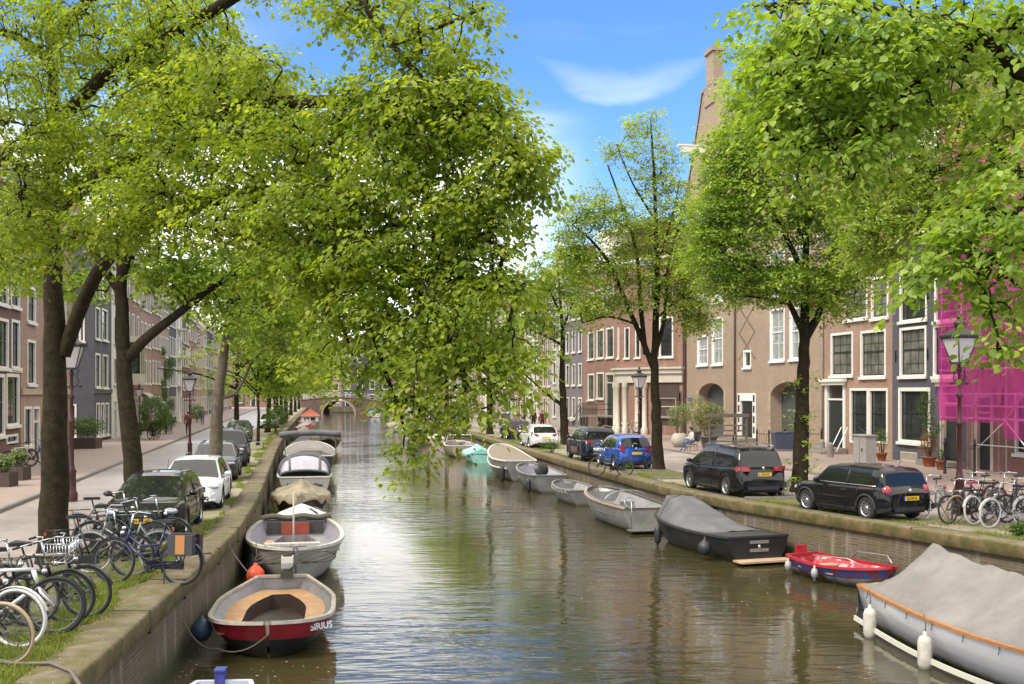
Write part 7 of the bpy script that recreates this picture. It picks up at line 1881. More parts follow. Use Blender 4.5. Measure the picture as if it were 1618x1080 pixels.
# shoots sprouting from the trunk of the tree on the right
# ================================================================ railings, posts, terrace
def fence(label, pts, h=1.0, m=None, bars=0.14, z=0.112, posts=True, ball=True):
    t = thing('iron_railing', label, 'railing', (pts[0][0], pts[0][1], z)); o = Vector((pts[0][0], pts[0][1], 0)); m = m or black
    P_ = [Vector((p[0], p[1], 0))-o for p in pts]
    for p in P_:
        b = MB(); b.lathe([(0.07,0),(0.07,0.1),(0.045,0.15),(0.045,h*0.9),(0.07,h*0.93),(0.07,h),(0.03,h+0.04),(0.06,h+0.1),(0.03,h+0.16),(0,h+0.17)], 10, p); b.build('post', m, t)
    b = MB()
    for z_ in (h*0.2, h*0.85): b.tube([p + Vector((0,0,z_)) for p in P_], 0.02, 5)
    if bars:
        for i in range(len(P_)-1):
            n = max(1, int((P_[i+1]-P_[i]).length/bars))
            for k in range(1, n): q = P_[i].lerp(P_[i+1], k/n); b.tube([q + Vector((0,0,h*0.2)), q + Vector((0,0,h*0.85))], 0.01, 4)
    b.build('rail', m, t); return t
def gxy(px, py): return G(px, py, 0.112)
fence('black iron railing with ball posts before the light brown house stoop', [gxy(1240,708), gxy(1298,714)], 1.15, bars=0)
fence('black iron railing with ball posts before the dark painted house door', [gxy(1493,748), gxy(1540,752)], 1.3, bars=0)
fence('thin iron railing on the low stoop of the warehouse', [gxy(1196,704), gxy(1215,706)], 0.9, bars=0.3)
fence('black iron railing on the left pavement before the pinkish house', [gxy(44,716), gxy(60,712)], 1.4, bars=0.3)
fence('black iron railing at the left edge before the maroon house', [gxy(-6,722), gxy(22,720), gxy(40,716)], 1.3, bars=0.4)
for px, py, h, lb in ((1299, 716, 0.75, 'short stone post beside the stoop of the light brown house'),(1312, 722, 0.75,'stone bollard in front of the light brown house')):
    x, y = gxy(px, py); b = MB(); b.lathe([(0.16,0),(0.16,h*0.7),(0.13,h*0.9),(0.07,h),(0,h+0.01)], 12); o = b.build('stone_bollard', greystone, loc=(x, y, 0.112)); tag(o, lb, 'bollard')
x, y = gxy(1366, 733); b = MB(); b.box(-0.6, 0.6, -0.25, 0.25, 0, 1.3); b.box(-0.65, 0.65, -0.3, 0.3, 1.301, 1.36); o = b.build('utility_cabinet', mat('grey_cabinet', (0.3,0.285,0.26), 0.6, var=0.15), loc=(x, y, 0.112), rz=R(-80)); tag(o, 'plain grey utility cabinet before the light brown house', 'cabinet')
b = MB(); b.box(-0.01, 0.01, -0.256, -0.251, 0.1, 1.2); b.box(0.2, 0.28, -0.27, -0.251, 0.6, 0.75); b.build('door_gap', black, o)
# bins by the right garage door
for px, lb in ((1231, 'blue grey wheeled bin before the right garage door'), (1246, 'second wheeled bin before the right garage door')):
    x, y = gxy(px, 712); t = thing('wheeled_bin', lb, 'bin', (x, y, 0.112), R(-80)); bm_ = mat('blue_grey_bin', (0.06,0.07,0.11), 0.5)
    b = MB(); b.add([(-0.25,-0.28,0.08),(0.25,-0.28,0.08),(0.25,0.28,0.08),(-0.25,0.28,0.08),(-0.31,-0.36,1.0),(0.31,-0.36,1.0),(0.31,0.36,1.0),(-0.31,0.36,1.0)], [(0,3,2,1),(0,1,5,4),(1,2,6,5),(2,3,7,6),(3,0,4,7),(4,5,6,7)]); b.build('bin_body', bm_, t)
    b = MB(); b.prism([(-0.38,1.01),(0.4,1.01),(0.38,1.06),(-0.1,1.1),(-0.36,1.06)], -0.33, 0.33, 'x'); b.build('lid', bm_, t)
# bench and table terrace by the warehouse
x, y = gxy(1140, 707); t = thing('wooden_bench', 'weathered wooden bench table right of the pink flowering bush', 'bench', (x, y, 0.112), R(5)); wm_ = mat('weathered_wood', (0.13,0.11,0.09), 0.8, var=0.3)
b = MB(); b.box(-0.9, 0.9, -0.35, 0.35, 0.72, 0.77); b.build('table_top', wm_, t)
for x_ in (-0.8, 0.8):
    for y_ in (-0.28, 0.28): b = MB(); b.box(x_-0.04, x_+0.04, y_-0.04, y_+0.04, 0, 0.72); b.build('leg', wm_, t)
x, y = gxy(1150, 712); b = MB(); b.box(-1.1, -0.99, -0.05, 0.05, 0, 1.9); b.box(0.99, 1.1, -0.05, 0.05, 0, 1.9); b.box(-1.2, 1.2, -0.1, 0.1, 1.9, 2.1)
for k in range(5): b.box(-0.98, 0.98, -0.02, 0.02, 0.2+k*0.3, 0.28+k*0.3)
o = b.build('timber_frame', wm_, loc=(x, y, 0.112)); tag(o, 'timber plant frame beside the white warehouse door', 'trellis')

# ================================================================ people
def skin_person(label, xy, z, rz, joints, edges, radii, cols, head, hair_m, hair_r=0.115, group=None, cat='person'):
    """joints {name:(x,y,z)}; grows one continuous body; cols: function(z,x,y)->mat index"""
    names = list(joints); me = bpy.data.meshes.new('body_src')
    me.from_pydata([joints[n_] for n_ in names], [(names.index(a), names.index(b_)) for a, b_ in edges], [])
    o = bpy.data.objects.new('body_src', me); COL.objects.link(o)
    md = o.modifiers.new('skin', 'SKIN'); md.use_smooth_shade = True
    sv = me.skin_vertices[0].data
    for i, n_ in enumerate(names): sv[i].radius = (radii[n_], radii[n_]) if not hasattr(radii[n_], '__len__') else radii[n_]; sv[i].use_root = (i == 0)
    md2 = o.modifiers.new('sub', 'SUBSURF'); md2.levels = 1
    bpy.context.view_layer.update()
    m2 = bpy.data.meshes.new_from_object(o.evaluated_get(bpy.context.evaluated_depsgraph_get())); bpy.data.objects.remove(o)
    t = thing('person', label, cat, (*xy, z), rz, group)
    mats, fn = cols
    m2.name = 'body'; m2.materials.clear()
    for q in mats: m2.materials.append(q)
    for p in m2.polygons: p.material_index = fn(p.center)
    bo = bpy.data.objects.new('body', m2); COL.objects.link(bo); bo.parent = t
    b = MB(); h = head; b.ell((h[0]-0.015, h[1], h[2]+0.035), (hair_r, hair_r*0.92, hair_r*1.1), 14, 9)
    b.v = [v if not (v[0] > h[0]+0.05 and v[2] < h[2]+0.06) else (h[0]+0.045, v[1]*0.8+h[1]*0.2, max(v[2], h[2]+0.03)) for v in b.v]
    b.build('hair', hair_m, t)
    return t
skin_m = mat('skin', (0.5,0.3,0.22), 0.5); skin_m2 = mat('skin_tan', (0.38,0.22,0.15), 0.5)
hair_d = mat('dark_hair', (0.02,0.015,0.012), 0.6); hair_b = mat('blond_hair', (0.4,0.28,0.14), 0.6)
def standing(label, xy, rz, top_m, leg_m, shoe_m, hair, stride=0.25, coat=False, z=0.112, armswing=0.2, group=None):
    J = dict(pelvis=(0,0,0.95), waist=(0,0,1.1), chest=(0.01,0,1.32), neck=(0.0,0,1.5), headb=(0.02,0,1.6), headt=(0.03,0,1.70),
        shL=(0,0.19,1.43), elL=(-armswing*0.4,0.25,1.15), wrL=(armswing*0.5,0.26,0.92), haL=(armswing*0.7,0.26,0.83),
        shR=(0,-0.19,1.43), elR=(armswing*0.1,-0.25,1.15), wrR=(-armswing*0.3,-0.27,0.92), haR=(-armswing*0.4,-0.27,0.83),
        hiL=(0,0.09,0.9), knL=(stride*0.6,0.1,0.5), anL=(stride*0.8,0.1,0.1), toL=(stride*0.8+0.15,0.1,0.04), hiR=(0,-0.09,0.9), knR=(-stride*0.1,-0.1,0.5), anR=(-stride,-0.1,0.13), toR=(-stride+0.14,-0.1,0.04))
    Ed = [('pelvis','waist'),('waist','chest'),('chest','neck'),('neck','headb'),('headb','headt'),('chest','shL'),('shL','elL'),('elL','wrL'),('wrL','haL'),('chest','shR'),('shR','elR'),('elR','wrR'),('wrR','haR'),('pelvis','hiL'),('hiL','knL'),('knL','anL'),('anL','toL'),('pelvis','hiR'),('hiR','knR'),('knR','anR'),('anR','toR')]
    Rd = dict(pelvis=0.14, waist=0.125, chest=0.15, neck=0.055, headb=0.085, headt=0.09, shL=0.07, elL=0.05, wrL=0.035, haL=0.035, shR=0.07, elR=0.05, wrR=0.035, haR=0.035, hiL=0.1, knL=0.065, anL=0.045, toL=0.045, hiR=0.1, knR=0.065, anR=0.045, toR=0.045)
    if coat: Rd['pelvis'] = 0.18; Rd['hiL'] = Rd['hiR'] = 0.13
    lim = 0.62 if coat else 0.93
    def fn(c): 
        if c.z > 1.49: return 0
        if c.z < 0.09: return 3
        if abs(c.y) > 0.2 and c.z < 0.88: return 0
        return 1 if c.z > lim or abs(c.y) > 0.2 else 2
    return skin_person(label, xy, z, rz, J, Ed, Rd, ([skin_m, top_m, leg_m, shoe_m], fn), (0.02,0,1.66), hair, group=group)
cl_black = mat('black_cloth', (0.012,0.012,0.013), 0.85); cl_maroon = mat('rust_cloth', (0.16,0.05,0.035), 0.85); cl_blue = mat('denim', (0.08,0.12,0.22), 0.85); cl_pink = mat('pale_shirt', (0.6,0.5,0.46), 0.85); cl_grey = mat('grey_cloth', (0.15,0.15,0.15), 0.85); cl_white = mat('white_cloth', (0.7,0.68,0.66), 0.85)
xy = G(843, 678, 0.112); standing('person in a long black coat walking away on the right pavement', xy, R(95), cl_black, cl_black, black, hair_d, coat=True)
xy = G(857, 680, 0.112); standing('person in a rust brown jacket walking beside the black coat', xy, R(100), cl_maroon, cl_black, black, hair_b)
xy = G(297, 687, 0.112); standing('person in a rust red top standing on the left pavement', xy, R(-80), cl_maroon, cl_black, black, hair_d, stride=0.12)
xy = G(320, 671, 0.112); standing('person in pale clothes standing far along the left pavement', xy, R(-80), cl_grey, cl_blue, black, hair_d, stride=0.1)
xy = G(878, 698, 0.112); 
# seated reader on a chair
J = dict(pelvis=(0,0,0.5), waist=(-0.03,0,0.66), chest=(0.02,0,0.9), neck=(0.07,0,1.07), headb=(0.11,0,1.16), headt=(0.12,0,1.26), shL=(0.03,0.18,1.0), elL=(0.1,0.24,0.75), wrL=(0.33,0.14,0.72), haL=(0.4,0.1,0.74), shR=(0.03,-0.18,1.0), elR=(0.1,-0.24,0.75), wrR=(0.33,-0.14,0.72), haR=(0.4,-0.1,0.74),
    hiL=(0.05,0.1,0.5), knL=(0.48,0.12,0.52), anL=(0.46,0.12,0.1), toL=(0.6,0.12,0.04), hiR=(0.05,-0.1,0.5), knR=(0.5,-0.12,0.52), anR=(0.58,-0.12,0.1), toR=(0.72,-0.12,0.04))
Ed = [('pelvis','waist'),('waist','chest'),('chest','neck'),('neck','headb'),('headb','headt'),('chest','shL'),('shL','elL'),('elL','wrL'),('wrL','haL'),('chest','shR'),('shR','elR'),('elR','wrR'),('wrR','haR'),('pelvis','hiL'),('hiL','knL'),('knL','anL'),('anL','toL'),('pelvis','hiR'),('hiR','knR'),('knR','anR'),('anR','toR')]
Rd = dict(pelvis=0.14, waist=0.13, chest=0.15, neck=0.055, headb=0.085, headt=0.09, shL=0.07, elL=0.05, wrL=0.035, haL=0.035, shR=0.07, elR=0.05, wrR=0.035, haR=0.035, hiL=0.1, knL=0.07, anL=0.045, toL=0.045, hiR=0.1, knR=0.07, anR=0.045, toR=0.045)
xy = G(1094, 712, 0.112)
skin_person('person in a pale top and blue jeans sitting between the potted bushes', xy, 0.112, R(195), J, Ed, Rd, ([skin_m, cl_pink, cl_blue, black], lambda c: 0 if c.z > 1.06 else (3 if c.z < 0.09 else (1 if c.z > 0.6 else 2))), (0.11,0,1.22), hair_d)
t = thing('cafe_chair', 'black folding chair under the seated person', 'chair', (*xy, 0.112), R(195))
b = MB(); b.box(-0.2, 0.22, -0.2, 0.2, 0.35, 0.38); b.build('seat', black, t); b = MB(); b.box(-0.23, -0.2, -0.2, 0.2, 0.55, 0.85); b.tube([(-0.2,-0.2,0.36),(-0.24,-0.2,0.85)],0.015,5); b.tube([(-0.2,0.2,0.36),(-0.24,0.2,0.85)],0.015,5); b.build('backrest', black, t)
for a_, b_ in ((-0.18,-0.18),(-0.18,0.18),(0.18,-0.18),(0.18,0.18)): b = MB(); b.tube([(a_,b_,0.36),(a_*1.2,b_,0)],0.014,5); b.build('leg', black, t)
x, y = G(412, 707); t = thing('park_bench', 'small grey bench on the left quay before the lone parked saloon', 'bench', (x, y-2, 0), R(12))
b = MB(); b.box(-0.7,0.7,-0.2,0.2,0.42,0.46); b.build('seat', steel, t)
for x_ in (-0.6,0.6): b = MB(); b.tube([(x_,-0.18,0),(x_,0,0.42),(x_,0.18,0)],0.02,5); b.build('leg', black, t)
# ================================================================ trees
bark = mat('bark', (0.038,0.028,0.015), 0.95, col2=(0.018,0.015,0.006), scale=7, bump=1.0, bscale=20, spec=0.2)
bark_pale = mat('pale_bark', (0.14,0.115,0.085), 0.9, col2=(0.07,0.055,0.035), scale=4, bump=0.7, bscale=14)
leaf_near = leafmat('elm_leaves', (0.1,0.145,0.016), (0.4,0.45,0.075), 0.55, 0.5, cc=(0.215,0.28,0.034))
leaf_bright = leafmat('bright_elm_leaves', (0.11,0.18,0.028), (0.44,0.53,0.15), 0.52, 0.45, cc=(0.25,0.35,0.06))
leaf_yellow = leafmat('young_yellow_leaves', (0.14,0.19,0.03), (0.47,0.52,0.14), 0.5, 0.5, cc=(0.26,0.35,0.06))
leaf_far = leafmat('far_elm_leaves', (0.1,0.165,0.02), (0.4,0.48,0.1), 0.52, 0.5, cc=(0.215,0.31,0.045))
def catmull(pts, n=5):
    P_ = [Vector(p) for p in pts]; out = []
    for i in range(len(P_)-1):
        p0 = P_[max(i-1,0)]; p1 = P_[i]; p2 = P_[i+1]; p3 = P_[min(i+2, len(P_)-1)]
        for k in range(n):
            t = k/n; out.append(0.5*((2*p1) + (p2-p0)*t + (2*p0-5*p1+4*p2-p3)*t*t + (3*p1-p0-3*p2+p3)*t**3))
    out.append(P_[-1]); return out
def tree(label, base, trunk, r0, limbs, blobs, lm, lsize, per=22, rich=False, bk=None, spray=0.5, name='elm_tree', cat='tree', group='elm trees along the canal', rtip=0.006, seed=1, droop=0.35, sparse=1.0, twig=True):
    """trunk: world points; limbs: list of (points, start radius); blobs: (centre, radii, clusters)"""
    rs = np.random.default_rng(seed)
    bx = Vector((base[0], base[1], 0.0)); t = thing(name, label, cat, (base[0], base[1], 0.0), 0, group)
    loc = np.array([base[0], base[1], 0.0])
    mb = MB(); nodes = []; par = []; cnt = []; segs = []
    def addline(pts, ra, rb, parent):
        ids = []
        for p in pts:
            nodes.append(np.array(p) - loc); par.append(parent if not ids else ids[-1]); ids.append(len(nodes)-1)
        return ids
    tp = catmull(trunk, 5); n = len(tp)
    rad = [r0*(1-0.9*(i/(n-1))**0.95) for i in range(n)]; rad[0] *= 1.28; rad[1] *= 1.08
    lump = [Vector(p) - bx + Vector((rs.normal(0,0.015), rs.normal(0,0.015), 0)) for p in tp]
    mb.tube(lump, rad, 12); addline(tp, 0, 0, -1)
    for pts, ra in limbs:
        lp = catmull(pts, 5); m_ = len(lp); rr = [ra*(1-0.8*(i/(m_-1))) + 0.008 for i in range(m_)]
        mb.tube([Vector(p)-bx for p in lp], rr, 8); nd = np.array(nodes); d = np.linalg.norm(nd - (np.array(lp[0])-loc), axis=1); addline(lp, 0, 0, int(d.argmin()))
    cl = []
    for c, r_, k in blobs:
        c = np.array(c); r_ = np.array(r_)
        k = max(1, int(k*sparse))
        d = rs.normal(size=(k,3)); d /= np.linalg.norm(d, axis=1)[:,None]; rd = rs.random(k)**0.42
        cl.append(c + d*r_*rd[:,None])
    cl = np.concatenate(cl) - loc
    base_nodes = np.array(nodes); dist = np.array([np.linalg.norm(base_nodes-c, axis=1).min() for c in cl])
    order = np.argsort(dist)
    ND = np.zeros((len(nodes)+len(cl)*3+5, 3)); ND[:len(nodes)] = base_nodes; nn_ = len(nodes); nfix = nn_
    ends = []
    chains = []
    for i in order:
        c = cl[i]; dd = np.linalg.norm(ND[:nn_]-c, axis=1); j = int(dd.argmin()); p0 = ND[j]; L_ = dd[j]
        k = 3; last = j; ids = [j]
        for q in range(1, k+1):
            u = q/k; p = p0 + (c-p0)*u; p = p + np.array([0,0,0.12*L_*math.sin(u*math.pi)]) + rs.normal(0, 0.05*L_*(1-u)+0.002, 3)*(q < k)
            ND[nn_] = p; par.append(last); last = nn_; ids.append(nn_); nn_ += 1
        chains.append(ids); ends.append(((c-p0)/(L_+1e-6), c))
    w_ = np.zeros(nn_)
    for ids in chains: w_[ids[-1]] += 1
    for i in range(nn_-1, nfix-1, -1): w_[par[i]] += w_[i]
    if twig:
        for ids in chains:
            pts = [ND[q] for q in ids]; rr = [min(rtip*max(w_[q],1)**0.45, r0*0.3) for q in ids]; rr[0] = rr[1]
            vs = [Vector(p) for p in pts]; mb.tube(vs, rr, 4 if rr[0] < 0.02 else 6, cap=False)
    dirs = np.array([e_[0] for e_ in ends]); pos = np.array([e_[1] for e_ in ends]); m_ = len(pos)
    # leaf sprays: each cluster a flat fan of leaves along a short twig
    hz = dirs.copy(); hz[:,2] *= 0.35; hz += rs.normal(0, 0.35, hz.shape); hz[:,2] -= 0.15; hz /= np.linalg.norm(hz, axis=1)[:,None]
    P_ = np.repeat(pos, per, 0); D_ = np.repeat(hz, per, 0)
    sd = np.cross(D_, np.array([0,0,1.0])); sd /= (np.linalg.norm(sd, axis=1)[:,None]+1e-6)
    u = rs.uniform(-0.25, 1.0, len(P_)); v = rs.normal(0, 0.33, len(P_)); wz = rs.normal(0, 0.085, len(P_))
    LP = P_ + D_*(u*spray)[:,None] + sd*(v*spray)[:,None]; LP[:,2] += wz*spray - droop*spray*(u**2)*0.6 - 0.12*spray*np.abs(v)
    ax = D_*0.6 + sd*(np.sign(v)*0.9)[:,None]; ax[:,2] -= droop
    tn = np.repeat(rs.normal(0.5, 0.17, m_), per) + rs.normal(0, 0.15, len(P_))
    leaves_at('crown', LP, lsize, lm, t, tn, updir=0.6, wob=0.33, dirs=ax, rich=rich)
    trk = mb.build('trunk', bk or bark, t, fix=False)
    return t
# ---- T1 nearest left tree, with its limbs over the canal
def pz(px, py, Y): return tuple(P3(px, py, Y))
def blob(px, py, Y, rx, ry, rz, k): return (pz(px, py, Y), (rx*Y/FPX, rz, ry*Y/FPX), k)
b1 = G(85, 888)
T1Y = b1[1]
trunk1 = [(b1[0], b1[1], -0.05), pz(87, 740, T1Y), pz(86, 600, T1Y), pz(84, 450, T1Y-0.1), pz(82, 300, T1Y-0.3), pz(84, 150, T1Y-0.5), pz(78, 20, T1Y-0.7), pz(90,-120,T1Y-0.9)]
limbs1 = [([pz(195,350,18.6), pz(330,360,16.4), pz(440,400,15.2), pz(520,470,14.6), pz(560,570,14.2)], 0.035), ([pz(100,560,T1Y), pz(130,480,T1Y-0.2), pz(165,415,T1Y-0.8), pz(240,345,18.8), pz(345,312,17), pz(430,310,16), pz(500,330,15.2), pz(565,362,14.6), pz(640,430,14), pz(705,520,13.6), pz(740,610,13.4)], 0.145),
          ([pz(88,330,T1Y-0.3), pz(170,270,T1Y-1.5), pz(290,225,18), pz(370,170,16.5), pz(520,160,15), pz(650,165,14), pz(740,185,13.6), pz(830,255,13.2)], 0.15),
          ([pz(300,330,17.8), pz(420,300,16), pz(480,345,15), pz(600,400,14.2), pz(700,430,13.6), pz(800,450,13.2)], 0.09),
          ([pz(500,330,15.2), pz(560,440,14.5), pz(600,560,14), pz(640,680,13.8)], 0.05),
          ([pz(84,200,T1Y-0.5), pz(200,90,19), pz(330,20,17.5), pz(470,-60,16), pz(560,-10,14.8), pz(620,70,14), pz(690,150,13.6)], 0.12),
          ([pz(90,60,T1Y-0.7), pz(140,0,20), pz(240,-60,18), pz(400,-120,16)], 0.12), ([pz(80,300,T1Y-0.3), pz(40,270,19.5), pz(-40,230,17.5)], 0.09), ([pz(84,100,T1Y-0.6), pz(30,60,19.5), pz(-60,40,18)], 0.1),
          ([pz(640,430,14), pz(740,450,13.5), pz(830,470,13.2)], 0.04), ([pz(620,70,14), pz(700,40,13.5), pz(770,10,13.2)], 0.03)]
blobs1 = [blob(*q) for q in [
  (60,40,19.5,110,80,2.6,110),(40,180,18.5,95,75,2.4,95),(40,310,18,85,75,1.8,70),(160,90,19.5,110,90,2.6,110),(190,230,19,90,80,2.2,90),(110,380,18.5,60,40,1.5,30),(15,400,18.5,50,45,1.2,30),(190,350,17.5,60,45,1.3,45),(240,310,16.8,70,50,1.4,50),(60,240,18,70,70,1.6,50),
  (300,90,18.5,110,75,2.4,110),(300,190,17.5,110,65,2.2,105),(400,150,16.5,95,60,2,95),(430,140,16,50,30,1.2,20),(330,265,16.8,100,60,1.8,80),(460,240,15.5,110,70,1.8,120),(570,190,14.8,90,50,1.5,85),
  (680,180,14,85,48,1.4,80),(760,190,13.6,60,45,1.1,50),(810,250,13.3,55,50,1.0,48),(835,260,13.2,32,50,0.7,20),(640,280,14.2,110,70,1.6,120),(770,330,13.5,60,45,1.1,45),(520,335,14.8,120,65,1.6,120),
  (730,350,13.6,70,55,1.2,36),(400,340,15.8,110,50,1.6,80),(280,340,17,80,35,1.5,35),(620,400,14,120,65,1.5,115),(740,420,13.6,80,50,1.2,40),(810,455,13.2,42,36,0.8,18),(500,420,14.5,80,45,1.3,45),
  (690,490,13.6,100,60,1.3,58),(590,490,14,70,50,1.2,36),(770,550,13.3,55,55,1.0,26),(690,590,13.5,70,50,1.1,34),(650,650,13.7,34,50,0.8,18),(740,630,13.3,50,38,0.8,14),(800,600,13.2,25,45,0.6,8),(600,570,14,30,24,0.8,5),(835,565,13.1,30,22,0.5,5),(520,450,14.8,60,40,1.2,30),(540,520,14.4,50,38,1,20),(480,400,15.2,60,30,1.2,20),(560,580,14.1,32,28,.7,8),(450,430,15.5,40,28,1,10),(495,560,14.5,22,24,.6,4),(650,720,13.7,22,25,0.4,5),
  (580,10,14.6,120,32,1.1,50),(650,60,14,80,38,1.0,42),(700,100,13.8,60,30,0.9,24),(730,20,13.4,50,22,0.6,12),(745,140,13.6,60,40,1.0,32),(600,150,14.5,80,30,1.1,35),(520,10,15.2,50,16,0.9,8),(340,90,17,50,40,1.5,24),(300,20,17.5,70,40,1.5,30),
  (200,-60,19,160,60,2.5,60),(360,-90,17,100,60,2,30),(250,120,18,60,50,1.5,25)]]
tree('big elm with the nearest trunk on the left, its boughs hanging over the canal', b1, trunk1, 0.31, limbs1, blobs1, leaf_near, 0.078, per=40, rich=True, spray=0.44, seed=3, droop=0.65)
# ---- T2 second left tree
b2 = G(216, 812); Y2 = b2[1]
trunk2 = [(b2[0], b2[1], -0.05), pz(207,700,Y2), pz(197,600,Y2), pz(194,500,Y2), pz(192,430,Y2), pz(205,340,Y2), pz(230,220,Y2), pz(250,100,Y2), pz(270,-20,Y2)]
limbs2 = [([pz(203,565,Y2), pz(230,535,Y2), pz(275,500,Y2+0.3), pz(330,458,Y2+0.6), pz(390,420,Y2+1), pz(450,400,Y2+1)], 0.17), ([pz(193,430,Y2), pz(225,380,Y2), pz(300,330,Y2+0.6), pz(400,300,Y2)], 0.14),
          ([pz(194,470,Y2), pz(150,400,Y2), pz(110,340,Y2), pz(60,300,Y2)], 0.12), ([pz(210,300,Y2), pz(260,210,Y2), pz(330,130,Y2), pz(420,70,Y2)], 0.14), ([pz(215,340,Y2),pz(250,380,Y2+.4),pz(245,440,Y2+.5)],0.05)]
blobs2 = [blob(*q) for q in [(330,420,Y2+1,90,40,2,60),(420,400,Y2+1,70,45,2,55),(280,450,Y2+1,60,35,1.6,32),(350,150,Y2,130,80,3,90),(450,200,Y2,70,45,2,30),(250,60,Y2,130,90,3,70),(150,200,Y2,80,90,3,50),(130,440,Y2,45,35,1.6,18),(240,400,Y2,60,40,1.5,30),(200,300,Y2,80,60,2,40),(40,420,Y2,50,35,1.8,24),(30,340,Y2,60,60,1.8,30),(360,500,Y2+2,60,40,2,22)]]
tree('elm with the second trunk on the left beside the black hatchback, a bough reaching right', b2, trunk2, 0.29, limbs2, blobs2, leaf_far, 0.14, per=26, sparse=1.8, rich=True, spray=0.6, seed=5)
# ---- T3 pale leaning trunk
b3 = G(340, 762); Y3 = b3[1]
trunk3 = [(b3[0], b3[1], -0.05), pz(341,690,Y3), pz(346,620,Y3), pz(356,550,Y3), pz(362,480,Y3), pz(372,420,Y3), pz(380,340,Y3)]
limbs3 = [([pz(356,550,Y3), pz(390,500,Y3), pz(430,460,Y3+1), pz(470,430,Y3+1)], 0.1), ([pz(347,628,Y3), pz(370,622,Y3), pz(385,600,Y3), pz(400,570,Y3+.5), pz(430,545,Y3+.5)], 0.08), ([pz(360,500,Y3),pz(320,450,Y3),pz(290,420,Y3)],0.08)]
blobs3 = [blob(*q) for q in [(380,470,Y3,80,50,2.5,70),(440,480,Y3+1,65,50,2.5,60),(320,440,Y3,60,35,2,35),(450,540,Y3+1,50,35,2,35),(420,420,Y3,80,50,2.5,55),(500,460,Y3+1,50,50,2,30),(390,540,Y3,35,28,1.5,14)]]
tree('elm with a pale leaning trunk between the white hatchback and the dark saloon', b3, trunk3, 0.3, limbs3, blobs3, leaf_yellow, 0.16, per=28, sparse=1.7, bk=bark_pale, spray=0.65, seed=8)
# ---- generic street tree
def street_tree(label, x, y, h, cr, seed, lm=leaf_far, clusters=150, lean=(0,0), trunk_r=0.2, bk=None, per=26, low=0.33, lsize=0.13, spray=0.7, nl=6, cx=0.0):
    rs = random.Random(seed); top = h*0.8
    trunk = [(x, y, -0.05), (x+lean[0]*0.3+rs.uniform(-.1,.1), y, h*0.2), (x+lean[0]*0.6, y+lean[1], h*0.4), (x+lean[0]+rs.uniform(-.3,.3), y+lean[1], h*0.62), (x+lean[0]+rs.uniform(-.4,.4), y, top)]
    limbs = []
    for k in range(nl):
        a = 2*math.pi*(k+rs.random()*0.7)/nl; z0 = h*rs.uniform(low, 0.6); zz = z0 + h*rs.uniform(0.12, 0.26); rr = cr*rs.uniform(0.6, 0.95)
        p0 = (x+lean[0]*0.7, y, z0)
        limbs.append(([p0, (x+lean[0]+rr*0.45*math.cos(a), y+rr*0.45*math.sin(a), (z0+zz)/2+0.3), (x+lean[0]+rr*math.cos(a), y+rr*math.sin(a), zz)], trunk_r*0.45))
    blobs = []
    for k in range(10):
        a = rs.random()*6.28; q = k/9; zz = h*(low+0.13 + q*(0.93-low-0.13)); rr = cr*(1-0.55*abs(q-0.3)/0.7)*rs.uniform(0.35,0.65)
        blobs.append(((x+lean[0]+cx+rr*math.cos(a), y+rr*math.sin(a), zz), (cr*0.55*rs.uniform(0.8,1.2), cr*0.55, h*0.11), clusters//10))
    return tree(label, (x, y), trunk, trunk_r, limbs, blobs, lm, lsize, per=per, bk=bk, spray=spray, seed=seed)
# left bank row
leftrow = [(62, 3.6, 'young elm with a thin trunk beside the lone saloon on the left quay', 9.5, 0.12, leaf_far, (407,703)), (76, 2.4, 'elm behind the dark saloons on the left quay', 12.5, 0.24, leaf_yellow, (375,690)), (92, 1.5, 'elm in the middle of the left row with yellow green leaves', 13, 0.25, leaf_yellow, None), (106, 1.4, 'elm far along the left row', 13, 0.3, leaf_far, None), (121, 1.4, 'elm farther along the left row', 13, 0.25, leaf_yellow, None), (140, 1.4, 'elm sixth from the far bridge side in the left row', 13, 0.28, leaf_yellow, None), (162, 1.4, 'elm well along the left row towards the bridge', 13, 0.28, leaf_far, None), (190, 1.4, 'elm farthest but one in the left row', 13, 0.28, leaf_yellow, None), (222, 1.4, 'elm beside the left end of the bridge', 13, 0.28, leaf_far, None)]
for i, (y, o, lb, h, tr_, lm, pp) in enumerate(leftrow):
    x = LX(y) - o
    if pp: x, y = G(*pp)
    street_tree(lb, x, y, h, 6.2 if i else 3.0, 20+i, lm, 520 if y < 130 else 330, trunk_r=tr_, per=26, lsize=0.2 if y < 100 else 0.27, spray=0.8 if y < 100 else 1.0, cx=1.4 if i else 0.3, low=0.2 if i else 0.3)
